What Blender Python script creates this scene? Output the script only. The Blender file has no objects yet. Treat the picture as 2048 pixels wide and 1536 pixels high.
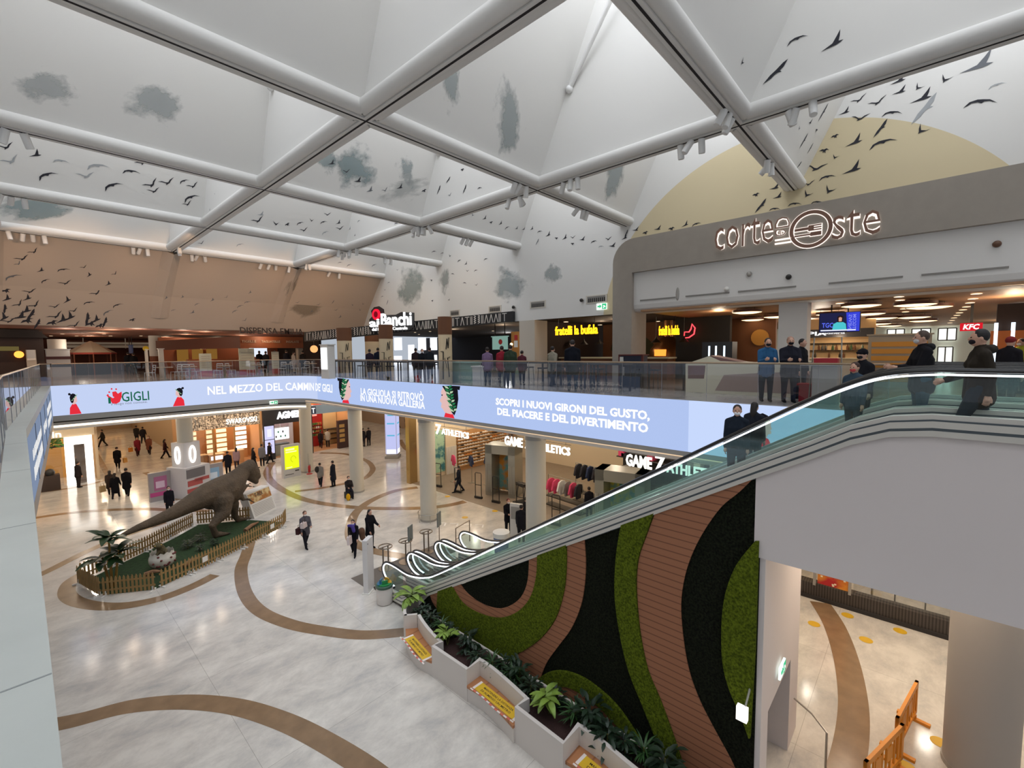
import bpy, bmesh, math, random
from mathutils import Vector, Matrix
from mathutils.bvhtree import BVHTree
from mathutils.geometry import tessellate_polygon
SC = bpy.context.scene
COL = SC.collection
PI = math.pi
random.seed(7)

# ---------------------------------------------------------------- camera
EYE = Vector((0.0, 0.0, 8.8))
FPX, CX, CY = 903.0, 1024.0, 768.0
def _camrot(yaw, pitch, roll):
    a = -yaw
    cp, sp = math.cos(pitch), math.sin(pitch)
    F = Vector((math.sin(a)*cp, math.cos(a)*cp, sp)); R = Vector((math.cos(a), -math.sin(a), 0)); U = R.cross(F)
    c, s = math.cos(roll), math.sin(roll)
    return c*R - s*U, s*R + c*U, F
CR, CU, CF = _camrot(-.8285, -.071, .0102)
cam = bpy.data.cameras.new('camera'); cam.sensor_width = 36.0; cam.lens = FPX/2048*36
cam.clip_start = .02; cam.clip_end = 300
co = bpy.data.objects.new('camera', cam); COL.objects.link(co)
co.matrix_world = Matrix(((CR.x, CU.x, -CF.x, EYE.x), (CR.y, CU.y, -CF.y, EYE.y), (CR.z, CU.z, -CF.z, EYE.z), (0, 0, 0, 1)))
SC.camera = co

# ---------------------------------------------------------------- world, exposure
W = bpy.data.worlds.new('overcast_daylight'); SC.world = W; W.use_nodes = True
W.node_tree.nodes['Background'].inputs[0].default_value = (.80, .88, 1.0, 1)
W.node_tree.nodes['Background'].inputs[1].default_value = .55
SC.view_settings.view_transform = 'Standard'; SC.view_settings.look = 'None'
SC.view_settings.gamma = 1; SC.view_settings.use_curve_mapping = False
SC.view_settings.exposure = 0.0
try:
    SC.cycles.max_bounces = 7; SC.cycles.diffuse_bounces = 3; SC.cycles.adaptive_threshold = .02; SC.cycles.glossy_bounces = 3
    SC.cycles.transparent_max_bounces = 16; SC.cycles.transmission_bounces = 3
    SC.cycles.sample_clamp_indirect = 4.0; SC.cycles.caustics_reflective = False; SC.cycles.caustics_refractive = False
    SC.cycles.use_denoising = True
except Exception:
    pass
SKY = 5.4          # radiance of the frosted skylights
WARM = (1.0, .76, .52)

# ---------------------------------------------------------------- photo pixel -> point on a real surface
def ray(p):
    return CR*((p[0]-CX)/FPX) - CU*((p[1]-CY)/FPX) + CF
def onz(p, z=0.0):
    r = ray(p); return EYE + r*((z-EYE.z)/r.z)
def onx(p, x):
    r = ray(p); return EYE + r*(x/r.x)
def ony(p, y):
    r = ray(p); return EYE + r*(y/r.y)
def onpl(p, o, n):
    r = ray(p); o = Vector(o); n = Vector(n); return EYE + r*((o-EYE).dot(n)/r.dot(n))
def atdepth(p, d):
    return EYE + ray(p)*d
def proj(P):
    v = Vector(P)-EYE; z = v.dot(CF)
    return CX + FPX*v.dot(CR)/z, CY - FPX*v.dot(CU)/z

# ---------------------------------------------------------------- materials
_M = {}
def lin(h):
    if not isinstance(h, str): return tuple(h)
    h = h.lstrip('#'); out = []
    for i in (0, 2, 4):
        c = int(h[i:i+2], 16)/255
        out.append(c/12.92 if c <= .04045 else ((c+.055)/1.055)**2.4)
    return tuple(out)
def mat(name, col='#cccccc', rough=.6, metal=0.0, em=None, es=1.0, noise=None, bump=None, spec=.5, wave=None):
    if name in _M: return _M[name]
    m = bpy.data.materials.new(name); m.use_nodes = True; _M[name] = m
    nt = m.node_tree; b = nt.nodes['Principled BSDF']; c = lin(col)
    b.inputs['Base Color'].default_value = (*c, 1); b.inputs['Roughness'].default_value = rough
    b.inputs['Metallic'].default_value = metal; b.inputs['Specular IOR Level'].default_value = spec
    if em is not None:
        b.inputs['Emission Color'].default_value = (*lin(em), 1); b.inputs['Emission Strength'].default_value = es
    tc = None
    if noise or bump or wave:
        tc = nt.nodes.new('ShaderNodeTexCoord')
    if noise:
        sc, amt = noise[0], noise[1]
        n = nt.nodes.new('ShaderNodeTexNoise'); n.inputs['Scale'].default_value = sc; n.inputs['Detail'].default_value = 5
        r = nt.nodes.new('ShaderNodeValToRGB'); nt.links.new(tc.outputs['Object'], n.inputs['Vector']); nt.links.new(n.outputs['Fac'], r.inputs['Fac'])
        lo, hi = noise[2:4] if len(noise) > 2 else (.3, .7)
        c2 = lin(noise[4]) if len(noise) > 4 else tuple(x*(1-amt) for x in c)
        r.color_ramp.elements[0].position = lo; r.color_ramp.elements[1].position = hi
        r.color_ramp.elements[0].color = (*c2, 1)
        r.color_ramp.elements[1].color = (*(c if len(noise) > 4 else tuple(min(1, x*(1+amt*.5)) for x in c)), 1)
        nt.links.new(r.outputs['Color'], b.inputs['Base Color'])
    if wave:
        w = nt.nodes.new('ShaderNodeTexWave'); w.bands_direction = wave[0]; w.inputs['Scale'].default_value = wave[1]
        w.inputs['Distortion'].default_value = 0
        r = nt.nodes.new('ShaderNodeValToRGB'); nt.links.new(tc.outputs['Object'], w.inputs['Vector']); nt.links.new(w.outputs['Fac'], r.inputs['Fac'])
        r.color_ramp.elements[0].position = wave[2]; r.color_ramp.elements[1].position = wave[3]
        r.color_ramp.elements[0].color = (*lin(wave[4]), 1); r.color_ramp.elements[1].color = (*c, 1)
        nt.links.new(r.outputs['Color'], b.inputs['Base Color'])
    if bump:
        n2 = nt.nodes.new('ShaderNodeTexNoise'); n2.inputs['Scale'].default_value = bump[0]; n2.inputs['Detail'].default_value = 4
        bp = nt.nodes.new('ShaderNodeBump'); bp.inputs['Strength'].default_value = bump[1]; bp.inputs['Distance'].default_value = .05
        nt.links.new(tc.outputs['Object'], n2.inputs['Vector']); nt.links.new(n2.outputs['Fac'], bp.inputs['Height']); nt.links.new(bp.outputs['Normal'], b.inputs['Normal'])
    return m
def emit(name, col, s=1.0):
    if name in _M: return _M[name]
    m = bpy.data.materials.new(name); m.use_nodes = True; _M[name] = m; nt = m.node_tree; nt.nodes.clear()
    o = nt.nodes.new('ShaderNodeOutputMaterial'); e = nt.nodes.new('ShaderNodeEmission')
    e.inputs[0].default_value = (*lin(col), 1); e.inputs[1].default_value = s; nt.links.new(e.outputs[0], o.inputs[0])
    return m
def glass(name, tint=(.93, .96, .96), refl=1.0, ior=1.5):
    if name in _M: return _M[name]
    m = bpy.data.materials.new(name); m.use_nodes = True; _M[name] = m; nt = m.node_tree; nt.nodes.clear()
    o = nt.nodes.new('ShaderNodeOutputMaterial'); t = nt.nodes.new('ShaderNodeBsdfTransparent'); g = nt.nodes.new('ShaderNodeBsdfGlossy')
    mx = nt.nodes.new('ShaderNodeMixShader'); lw = nt.nodes.new('ShaderNodeLayerWeight'); lw.inputs[0].default_value = .5
    pw = nt.nodes.new('ShaderNodeMath'); pw.operation = 'POWER'; pw.inputs[1].default_value = 5.0
    mu = nt.nodes.new('ShaderNodeMath'); mu.operation = 'MULTIPLY_ADD'; mu.inputs[1].default_value = .9*min(1, refl); mu.inputs[2].default_value = .075*refl; mu.use_clamp = True
    t.inputs[0].default_value = (*tint, 1); g.inputs['Roughness'].default_value = .01
    nt.links.new(lw.outputs['Facing'], pw.inputs[0]); nt.links.new(pw.outputs[0], mu.inputs[0]); nt.links.new(mu.outputs[0], mx.inputs[0]); nt.links.new(t.outputs[0], mx.inputs[1]); nt.links.new(g.outputs[0], mx.inputs[2])
    nt.links.new(mx.outputs[0], o.inputs[0]); return m
def cloudmat(name, col, seed, amt=.8):
    # a printed cloud: noise-edged patch, clear outside its own outline
    m = bpy.data.materials.new(name); m.use_nodes = True; nt = m.node_tree; b = nt.nodes['Principled BSDF']
    b.inputs['Base Color'].default_value = (*lin(col), 1); b.inputs['Roughness'].default_value = .9; b.inputs['Specular IOR Level'].default_value = .1
    tc = nt.nodes.new('ShaderNodeTexCoord'); mp = nt.nodes.new('ShaderNodeMapping'); mp.inputs['Location'].default_value = (seed*3.1, seed*1.7, seed)
    n = nt.nodes.new('ShaderNodeTexNoise'); n.inputs['Scale'].default_value = 3.2; n.inputs['Detail'].default_value = 7; n.inputs['Roughness'].default_value = .62
    nt.links.new(tc.outputs['UV'], mp.inputs[0]); nt.links.new(mp.outputs[0], n.inputs['Vector'])
    sub = nt.nodes.new('ShaderNodeVectorMath'); sub.operation = 'SUBTRACT'; sub.inputs[1].default_value = (.5, .5, 0); nt.links.new(tc.outputs['UV'], sub.inputs[0])
    ln = nt.nodes.new('ShaderNodeVectorMath'); ln.operation = 'LENGTH'; nt.links.new(sub.outputs[0], ln.inputs[0])
    a = nt.nodes.new('ShaderNodeMath'); a.operation = 'MULTIPLY'; a.inputs[1].default_value = 1.25; nt.links.new(ln.outputs['Value'], a.inputs[0])
    s = nt.nodes.new('ShaderNodeMath'); s.operation = 'SUBTRACT'; nt.links.new(n.outputs['Fac'], s.inputs[0]); nt.links.new(a.outputs[0], s.inputs[1])
    r = nt.nodes.new('ShaderNodeMapRange'); r.inputs['From Min'].default_value = .10; r.inputs['From Max'].default_value = .30; r.inputs['To Max'].default_value = amt
    nt.links.new(s.outputs[0], r.inputs['Value']); nt.links.new(r.outputs[0], b.inputs['Alpha'])
    return m

# ---------------------------------------------------------------- mesh builder
class MB:
    def __init__(s): s.v = []; s.f = []; s.mi = []; s.cur = 0; s.uv = None
    def mat(s, i): s.cur = i; return s
    def face(s, idx): s.f.append(tuple(idx)); s.mi.append(s.cur)
    def poly(s, pts):
        b = len(s.v); s.v += [tuple(p) for p in pts]; s.face(range(b, b+len(pts))); return s
    def box(s, x0, y0, z0, x1, y1, z1, M=None):
        b = len(s.v)
        for z in (z0, z1):
            for x, y in ((x0, y0), (x1, y0), (x1, y1), (x0, y1)):
                p = Vector((x, y, z)); s.v.append(tuple(M @ p if M else p))
        for q in ((3, 2, 1, 0), (4, 5, 6, 7), (0, 1, 5, 4), (1, 2, 6, 5), (2, 3, 7, 6), (3, 0, 4, 7)): s.face([b+i for i in q])
        return s
    def bar(s, p, q, w, h=None, up=(0, 0, 1)):
        p, q = Vector(p), Vector(q); d = q-p; L = d.length
        if L < 1e-6: return s
        d.normalize(); u = Vector(up)
        if abs(d.dot(u)) > .99: u = Vector((1, 0, 0))
        x = d.cross(u).normalized(); z = x.cross(d); h = h or w
        M = Matrix(((x.x, d.x, z.x, p.x), (x.y, d.y, z.y, p.y), (x.z, d.z, z.z, p.z), (0, 0, 0, 1)))
        return s.box(-w/2, 0, -h/2, w/2, L, h/2, M)
    def tube(s, pts, r, n=8, cap=True, up=None, closed=False, flat=1.0):
        pts = [Vector(p) for p in pts]; m = len(pts); rs = r if isinstance(r, (list, tuple)) else [r]*m
        b = len(s.v); pr = None
        for i, p in enumerate(pts):
            if closed: d = pts[(i+1) % m]-pts[i-1]
            else: d = pts[min(i+1, m-1)]-pts[max(i-1, 0)]
            d = d.normalized() if d.length > 1e-9 else Vector((0, 0, 1))
            if pr is None:
                u = Vector(up) if up else (Vector((0, 0, 1)) if abs(d.z) < .9 else Vector((0, 1, 0)))
                x = d.cross(u).normalized()
            else: x = (pr-d*pr.dot(d)).normalized()
            pr = x; y = d.cross(x)
            for k in range(n):
                a = 2*PI*k/n; s.v.append(tuple(p+(x*math.cos(a)+y*math.sin(a)*flat)*rs[i]))
        for i in range(m if closed else m-1):
            j = (i+1) % m
            for k in range(n): s.face((b+i*n+k, b+i*n+(k+1) % n, b+j*n+(k+1) % n, b+j*n+k))
        if cap and not closed:
            s.face([b+k for k in range(n)][::-1]); s.face([b+(m-1)*n+k for k in range(n)])
        return s
    def lathe(s, prof, c=(0, 0, 0), n=20, M=None):
        b = len(s.v); c = Vector(c); m = len(prof)
        for r, z in prof:
            for k in range(n):
                a = 2*PI*k/n; p = Vector((r*math.cos(a), r*math.sin(a), z)); s.v.append(tuple((M @ p if M else p)+c))
        for i in range(m-1):
            for k in range(n): s.face((b+i*n+k, b+i*n+(k+1) % n, b+(i+1)*n+(k+1) % n, b+(i+1)*n+k))
        if prof[0][0] > 1e-5: s.face([b+k for k in range(n)][::-1])
        if prof[-1][0] > 1e-5: s.face([b+(m-1)*n+k for k in range(n)])
        return s
    def ball(s, c, r, n=12, m=8, M=None):
        rx, ry, rz = r if isinstance(r, (list, tuple)) else (r, r, r); c = Vector(c); b = len(s.v)
        for i in range(m+1):
            t = PI*i/m
            for k in range(n):
                a = 2*PI*k/n; p = Vector((rx*math.sin(t)*math.cos(a), ry*math.sin(t)*math.sin(a), -rz*math.cos(t)))
                s.v.append(tuple((M @ p if M else p)+c))
        for i in range(m):
            for k in range(n): s.face((b+i*n+k, b+i*n+(k+1) % n, b+(i+1)*n+(k+1) % n, b+(i+1)*n+k))
        return s
    def prism(s, pts, off):
        # closed outline (3D points in one plane) pushed along off, any concave shape
        pts = [Vector(p) for p in pts]; off = Vector(off); n = len(pts); b = len(s.v)
        s.v += [tuple(p) for p in pts]+[tuple(p+off) for p in pts]
        for t in tessellate_polygon([pts]):
            s.face([b+i for i in t]); s.face([b+n+i for i in reversed(t)])
        for i in range(n): j = (i+1) % n; s.face((b+i, b+j, b+n+j, b+n+i))
        return s
    def build(s, name, mats, parent=None, smooth=False, angle=40, recalc=True):
        me = bpy.data.meshes.new(name); me.from_pydata(s.v, [], s.f)
        for m in (mats if isinstance(mats, (list, tuple)) else [mats]): me.materials.append(m)
        me.polygons.foreach_set('material_index', s.mi)
        if recalc:
            bm = bmesh.new(); bm.from_mesh(me); bmesh.ops.remove_doubles(bm, verts=bm.verts, dist=1e-5)
            bmesh.ops.recalc_face_normals(bm, faces=bm.faces); bm.to_mesh(me); bm.free()
        if smooth:
            me.polygons.foreach_set('use_smooth', [True]*len(me.polygons))
            try: me.set_sharp_from_angle(angle=math.radians(angle))
            except Exception: pass
        me.update()
        o = bpy.data.objects.new(name, me); COL.objects.link(o)
        if parent is not None:
            o.parent = parent; o.matrix_parent_inverse = Matrix.Translation(-parent.location) if parent.type == 'EMPTY' and parent.get('_wp') else Matrix()
        return o

def tag(o, label, cat, group=None, kind=None):
    o['label'] = label; o['category'] = cat
    if group: o['group'] = group
    if kind: o['kind'] = kind
    return o
def thing(name, label, cat, loc=(0, 0, 0), rz=0.0, group=None):
    o = bpy.data.objects.new(name, None); COL.objects.link(o); o.location = loc; o.rotation_euler = (0, 0, rz); o.empty_display_size = .1
    return tag(o, label, cat, group)
def struct(name, mb, m, smooth=False, recalc=True, parent=None):
    o = mb.build(name, m, parent, smooth, recalc=recalc)
    if parent is None: o['kind'] = 'structure'
    return o
def rep(o):
    # parts of o were modelled in world coordinates: keep them where they are
    inv = (Matrix.Translation(o.location) @ o.rotation_euler.to_matrix().to_4x4()).inverted()
    for c in o.children: c.matrix_parent_inverse = inv
    return o
def dup(root, loc, rz=0.0, label=None, group=None, scale=None):
    r = root.copy(); COL.objects.link(r); r.location = loc; r.rotation_euler = (0, 0, rz)
    if scale: r.scale = scale
    if label: r['label'] = label
    if group: r['group'] = group
    for ch in list(root.children):
        c = ch.copy(); COL.objects.link(c); c.parent = r
        for g in ch.children:
            d = g.copy(); COL.objects.link(d); d.parent = c
    return r
def catmull(pts, k=6, closed=False):
    pts = [Vector(p) for p in pts]; n = len(pts); out = []
    for i in range(n if closed else n-1):
        g = (lambda j: pts[j % n]) if closed else (lambda j: pts[max(0, min(n-1, j))])
        a, b, c, d = g(i-1), g(i), g(i+1), g(i+2)
        for q in range(k):
            t = q/k
            out.append(.5*((2*b)+(c-a)*t+(2*a-5*b+4*c-d)*t*t+(3*b-a-3*c+d)*t**3))
    if not closed: out.append(pts[-1])
    return out

# ---------------------------------------------------------------- lettering
def textmesh(s, bold=0.0, extrude=.01, res=2):
    cu = bpy.data.curves.new('t', 'FONT'); cu.body = s; cu.size = 1; cu.extrude = extrude; cu.offset = bold; cu.resolution_u = res
    cu.align_x = 'LEFT'
    o = bpy.data.objects.new('t', cu); me = o.to_mesh()
    v = [tuple(x.co) for x in me.vertices]; f = [tuple(p.vertices) for p in me.polygons]
    o.to_mesh_clear(); bpy.data.objects.remove(o); bpy.data.curves.remove(cu)
    return v, f
def lettering(name, s, m, parent, fn, w, h, bold=.0, depth=.02, slant=0.0):
    # fn maps (0..w, 0..h, 0..1 depth) to a world point
    v, f = textmesh(s, bold, .5)
    x0, x1 = min(p[0] for p in v), max(p[0] for p in v); y0, y1 = min(p[1] for p in v), max(p[1] for p in v)
    mb = MB()
    for p in v:
        yy = (p[1]-y0)/(y1-y0)
        mb.v.append(tuple(fn((p[0]-x0)/(x1-x0)*w+slant*yy*h, yy*h, (p[2]+.5)*depth)))
    for q in f: mb.face(q)
    return mb.build(name, m, parent, recalc=False)
def flat(o, xd, up, nrm=None):
    o, xd, up = Vector(o), Vector(xd).normalized(), Vector(up).normalized(); n = Vector(nrm) if nrm else xd.cross(up)
    return lambda a, b, c: o+xd*a+up*b+n*c
# ---------------------------------------------------------------- dimensions
ZF = 7.35                      # upper floor
XE, YN, ZT, ZB = 13.16, 32.25, 7.33, 5.81   # screen faces of the void edge
RC = 2.6                       # rounded corner of the void
ZR = 14.57                     # roof beams
AX = [-7.05, -.52, 6.0, 12.53]; XW = 18.85
BY = [-9.66, -2.99, 3.68, 10.2, 16.85, 23.65, 30.35]

white = mat('white_plaster', '#e4e0d8', .75, noise=(.6, .03), spec=.2)
cream = mat('cream_plaster', '#d6cfc2', .8, noise=(.8, .03), spec=.2)
offwhite = mat('off_white_paint', '#e4e0da', .6, spec=.3)
def marble():
    m = mat('polished_marble', '#d9d5ce', .13, spec=.55); nt = m.node_tree; b = nt.nodes['Principled BSDF']
    tc = nt.nodes.new('ShaderNodeTexCoord'); mp = nt.nodes.new('ShaderNodeMapping'); mp.inputs['Rotation'].default_value = (0, 0, .5); mp.inputs['Scale'].default_value = (1, 1.6, 1)
    nt.links.new(tc.outputs['Object'], mp.inputs[0])
    n = nt.nodes.new('ShaderNodeTexNoise'); n.inputs['Scale'].default_value = .8; n.inputs['Detail'].default_value = 10; n.inputs['Roughness'].default_value = .72; n.inputs['Distortion'].default_value = .25
    nt.links.new(mp.outputs[0], n.inputs['Vector'])
    r = nt.nodes.new('ShaderNodeValToRGB'); e = r.color_ramp.elements
    e[0].position = .3; e[0].color = (*lin('#b4b1ad'), 1); e[1].position = .62; e[1].color = (*lin('#e0dad0'), 1)
    k = e.new(.46); k.color = (*lin('#cdc7be'), 1)
    nt.links.new(n.outputs['Fac'], r.inputs['Fac'])
    # joints between the slabs
    br = nt.nodes.new('ShaderNodeTexBrick'); br.inputs['Scale'].default_value = 1.0; br.inputs['Mortar Size'].default_value = .006
    br.inputs['Brick Width'].default_value = 4.1; br.inputs['Row Height'].default_value = 4.1; br.offset = 0
    br.inputs['Color1'].default_value = (1, 1, 1, 1); br.inputs['Color2'].default_value = (.97, .97, .97, 1); br.inputs['Mortar'].default_value = (.66, .65, .63, 1)
    m2 = nt.nodes.new('ShaderNodeMapping'); m2.inputs['Location'].default_value = (1.1, 2.3, 0); nt.links.new(tc.outputs['Object'], m2.inputs[0]); nt.links.new(m2.outputs[0], br.inputs['Vector'])
    mx = nt.nodes.new('ShaderNodeMix'); mx.data_type = 'RGBA'; mx.blend_type = 'MULTIPLY'; mx.inputs[0].default_value = 1
    nt.links.new(r.outputs['Color'], mx.inputs[6]); nt.links.new(br.outputs['Color'], mx.inputs[7]); nt.links.new(mx.outputs[2], b.inputs['Base Color'])
    return m
MARBLE = marble()
upfloor = mat('grey_stone_tiles', '#a39c95', .18, noise=(1.5, .1), spec=.5)
# ---------------------------------------------------------------- floors and slabs
floor = struct('floor', MB().poly([(-14, -16, 0), (46, -16, 0), (46, 80, 0), (-14, 80, 0)]), MARBLE)
def path(s):
    # the edge of the void: along the north side, round the corner, down the east side
    L1 = XE-RC-1.0; L2 = RC*PI/2
    if s < L1: return Vector((1.0+s, YN, 0)), Vector((0, -1, 0))
    if s < L1+L2:
        a = (s-L1)/RC; return Vector((XE-RC+RC*math.sin(a), YN-RC+RC*math.cos(a), 0)), Vector((-math.sin(a), -math.cos(a), 0))
    return Vector((XE, YN-RC-(s-L1-L2), 0)), Vector((-1, 0, 0))
S1 = XE-RC-1.0; S2 = S1+RC*PI/2
SEND = S2+YN-RC-.6
def spath(off=0.0, s0=0.0, s1=None, step=.25):
    s1 = SEND if s1 is None else s1; ss = [s0]
    while ss[-1] < s1-1e-6:
        a = ss[-1]; d = step if (a > S1-.3 and a < S2+.3) else 1.5
        if a < S1-.3: d = min(d, S1-.25-a)
        ss.append(min(s1, a+d))
    return [(s, path(s)[0]+path(s)[1]*off) for s in ss]
def s_at(px, z=6.6):
    lo, hi = 0.0, SEND
    for _ in range(40):
        m = (lo+hi)/2; q = path(m)[0]; x = proj((q.x, q.y, z))[0]
        if x < px: lo = m
        else: hi = m
    return (lo+hi)/2
edge = [p for _, p in spath(0.0)]
def slab(z0, z1, off, m, name):
    ed = [p for _, p in spath(off)]
    out = [(p.x, p.y, z0) for p in ed]+[(XE-off, -16, z0), (46, -16, z0), (46, 80, z0), (-14, 80, z0), (-14, YN-off, z0)]
    return struct(name, MB().prism(out, (0, 0, z1-z0)), m, recalc=True)
slab(ZF-.12, ZF, -.02, upfloor, 'floor')
lowceil = mat('warm_white_soffit', '#d9cfc2', .8)
slab(5.5, 5.6, -.25, lowceil, 'ceiling')
# fascia below the screen: grey metal, dark shadow gap, cove light, soffit lip
def ribbon(name, off, za, zb, m, s0=0, s1=None, kind='structure'):
    mb = MB(); P = spath(off, s0, s1)
    for (a, p), (b, q) in zip(P, P[1:]):
        mb.poly([(p.x, p.y, za), (q.x, q.y, za), (q.x, q.y, zb), (p.x, p.y, zb)])
    o = mb.build(name, m, None, True)
    if kind: o['kind'] = kind
    return o
graym = mat('grey_fascia_metal', '#a8a39b', .45, .3)
SM = S2-1.2
ribbon('trim_1', -.02, 5.52, 5.82, graym, 0, SM)
ribbon('trim_2', -.08, 5.45, 5.52, mat('shadow_gap', '#1c1a18', .9), 0, SM)
ribbon('trim_3', -.05, 5.32, 5.45, graym, 0, SM)
ribbon('trim_4', -.10, 5.20, 5.31, emit('cove_light', '#fff0dc', 2.0), 0, SM)
ribbon('trim_5', -.16, 5.06, 5.20, lowceil, 0, SM)
ribbon('trim_10', -.02, 5.66, 5.82, graym, SM, SEND)
ribbon('trim_11', -.06, 5.62, 5.66, emit('cove_light_dim', '#ffdcb4', .9), SM, SEND)
ribbon('trim_12', -.1, 5.5, 5.62, lowceil, SM, SEND)
# ---------------------------------------------------------------- roof: deep skylight coffers
fab = mat('white_roof_fabric', '#e6e4df', .85, spec=.15, bump=(.35, .12))
skyg = emit('frosted_skylight', '#eef4ff', SKY)
gap = mat('dark_joint', '#2a2626', .9)
COFF = []
TR, TI = .175, .19
def coffer(x0, x1, y0, y1, east_open, nw):
    mb = MB(); r0, r1, s0, s1 = x0+TI, x1-TI, y0+TI, y1-TI
    if east_open: r1 = x1
    H = 6.3; z0 = ZR+.02; lean = .48
    el = 0.0 if not east_open else 0
    N = 6
    def quad(a, b, c, d): mb.poly([a, b, c, d])
    # north face leans in towards the skylight
    quad((r0, s1, z0), (r1, s1, z0), (r1, s1-lean*H, z0+H), (r0, s1-lean*H, z0+H))
    quad((r0, s0, z0), (r1, s0, z0), (r1, s0, z0+H), (r0, s0, z0+H))
    quad((r0, s0, z0), (r0, s1, z0), (r0, s1-lean*H, z0+H), (r0, s0, z0+H))
    if not east_open: quad((r1, s0, z0), (r1, s1, z0), (r1, s1-lean*H, z0+H), (r1, s0, z0+H))
    o = struct('ceiling', mb, fab, smooth=False, recalc=False); COFF.append(o)
    t = MB(); pts = [(r0, s0, ZR), (r1, s0, ZR), (r1, s1, ZR), (r0, s1, ZR)]
    if east_open:
        t.tube([(XW+.05, s0, ZR), (r0, s0, ZR)], TR, 14); t.tube([(XW+.05, s1, ZR), (r0, s1, ZR)], TR, 14); t.tube([(r0, s0, ZR), (r0, s1, ZR)], TR, 14)
    else:
        for i in range(4): t.tube([pts[i], pts[(i+1) % 4]], TR, 14)
    t.build('edge_beam', fab, o, True)
    w = MB().poly([(r0, s0, z0+H), (r1, s0, z0+H), (r1, s1-lean*H, z0+H), (r0, s1-lean*H, z0+H)])
    struct('window_%d' % (len(COFF)), w, skyg, recalc=False)
xs = AX+[XW]
for i in range(4):
    for j in range(6): coffer(xs[i], xs[i+1], BY[j], BY[j+1], i == 3, 0)
g = MB(); g2 = MB()
for x in AX[1:]: g2.box(x-.1, BY[0], ZR-.185, x+.1, BY[-1]+.1, ZR-.08)
for y in BY[1:]: g2.box(AX[0], y-.1, ZR-.186, XW, y+.1, ZR-.081)
struct('trim_14', g2, fab)
for x in AX[1:]: g.box(x-.024, BY[0], ZR-.192, x+.024, BY[-1], ZR-.184)
for y in BY[1:]: g.box(AX[0], y-.024, ZR-.193, XW, y+.024, ZR-.185)
struct('trim_6', g, gap)
# ---------------------------------------------------------------- north sloped wall below the last beam
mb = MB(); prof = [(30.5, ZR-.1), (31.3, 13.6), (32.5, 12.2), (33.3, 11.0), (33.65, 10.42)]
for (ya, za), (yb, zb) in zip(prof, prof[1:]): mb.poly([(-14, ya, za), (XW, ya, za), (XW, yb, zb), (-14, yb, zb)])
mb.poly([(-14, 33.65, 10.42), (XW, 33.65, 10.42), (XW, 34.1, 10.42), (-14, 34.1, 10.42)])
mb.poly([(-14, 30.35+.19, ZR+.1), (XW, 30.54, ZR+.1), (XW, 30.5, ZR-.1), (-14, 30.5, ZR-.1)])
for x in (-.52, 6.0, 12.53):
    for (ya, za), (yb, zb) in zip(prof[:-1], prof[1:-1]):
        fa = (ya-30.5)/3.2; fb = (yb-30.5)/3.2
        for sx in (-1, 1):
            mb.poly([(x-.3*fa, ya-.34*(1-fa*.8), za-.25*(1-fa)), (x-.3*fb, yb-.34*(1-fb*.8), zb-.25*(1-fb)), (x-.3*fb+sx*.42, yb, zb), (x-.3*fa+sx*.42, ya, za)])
wn = struct('wall_north', mb, mat('tan_shade_slope', '#bcae9f', .85, spec=.15), recalc=False)  # darker tan: the slope's weaker daylight is put into its colour
# ---------------------------------------------------------------- east wall with the painted sun
ZS = 10.5
def wall_mat():
    m = mat('painted_east_wall', '#e6e4df', .85, spec=.15); nt = m.node_tree; b = nt.nodes['Principled BSDF']
    tc = nt.nodes.new('ShaderNodeTexCoord'); d = nt.nodes.new('ShaderNodeVectorMath'); d.operation = 'DISTANCE'
    mp = nt.nodes.new('ShaderNodeMapping'); mp.inputs['Scale'].default_value = (0, 1, 1); nt.links.new(tc.outputs['Object'], mp.inputs[0])
    d.inputs[1].default_value = (0, 4.25, 9.45); nt.links.new(mp.outputs[0], d.inputs[0])
    l = nt.nodes.new('ShaderNodeMath'); l.operation = 'LESS_THAN'; l.inputs[1].default_value = 7.2; nt.links.new(d.outputs['Value'], l.inputs[0])
    mx = nt.nodes.new('ShaderNodeMix'); mx.data_type = 'RGBA'; mx.inputs[6].default_value = (*lin('#e6e4df'), 1); mx.inputs[7].default_value = (*lin('#dccda9'), 1)
    nt.links.new(l.outputs[0], mx.inputs[0]); nt.links.new(mx.outputs[2], b.inputs['Base Color']); return m
we = struct('wall_east', MB().poly([(XW, -16, ZS), (XW, 36, ZS), (XW, 36, ZR+6), (XW, -16, ZR+6)]).poly([(XW, -16, ZS), (XW+.35, -16, ZS), (XW+.35, 36, ZS), (XW, 36, ZS)]), wall_mat(), recalc=False)
# ---------------------------------------------------------------- west side and back of the void (near the camera)
WP = [(.02, -6), (.02, 13.3), (1.0, YN)]
capm = mat('pale_stone_coping', '#b9bdb7', .4, noise=(2, .05))
cap = MB()
for (xa, ya), (xb, yb) in zip(WP, WP[1:]):
    w0, w1 = (.2, .27) if ya < 0 else (.27, .36)
    cap.prism([(xa-w0, ya, ZF-.2), (xa, ya, ZF-.2), (xb, yb, ZF-.2), (xb-w1, yb, ZF-.2)], (0, 0, .2))
struct('trim_7', cap, capm)
j = MB()
for y in (2.9, 5.7, 8.5, 11.2): j.box(-.25, y-.006, ZF+.0005, .018, y+.006, ZF+.0015)
struct('trim_8', j, mat('coping_joint', '#8d918f', .7))
ws = MB().prism([(-14, -16, ZF-.14), (-.18, -16, ZF-.14), (-.22, 13.3, ZF-.14), (.7, YN+.02, ZF-.14), (-14, YN+.02, ZF-.14)], (0, 0, .13))
struct('floor', ws, upfloor)
ws = MB().prism([(-14, -16, 5.25), (-.2, -16, 5.25), (-.2, 13.3, 5.25), (.7, YN-.3, 5.25), (-14, YN-.3, 5.25)], (0, 0, .08))
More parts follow.
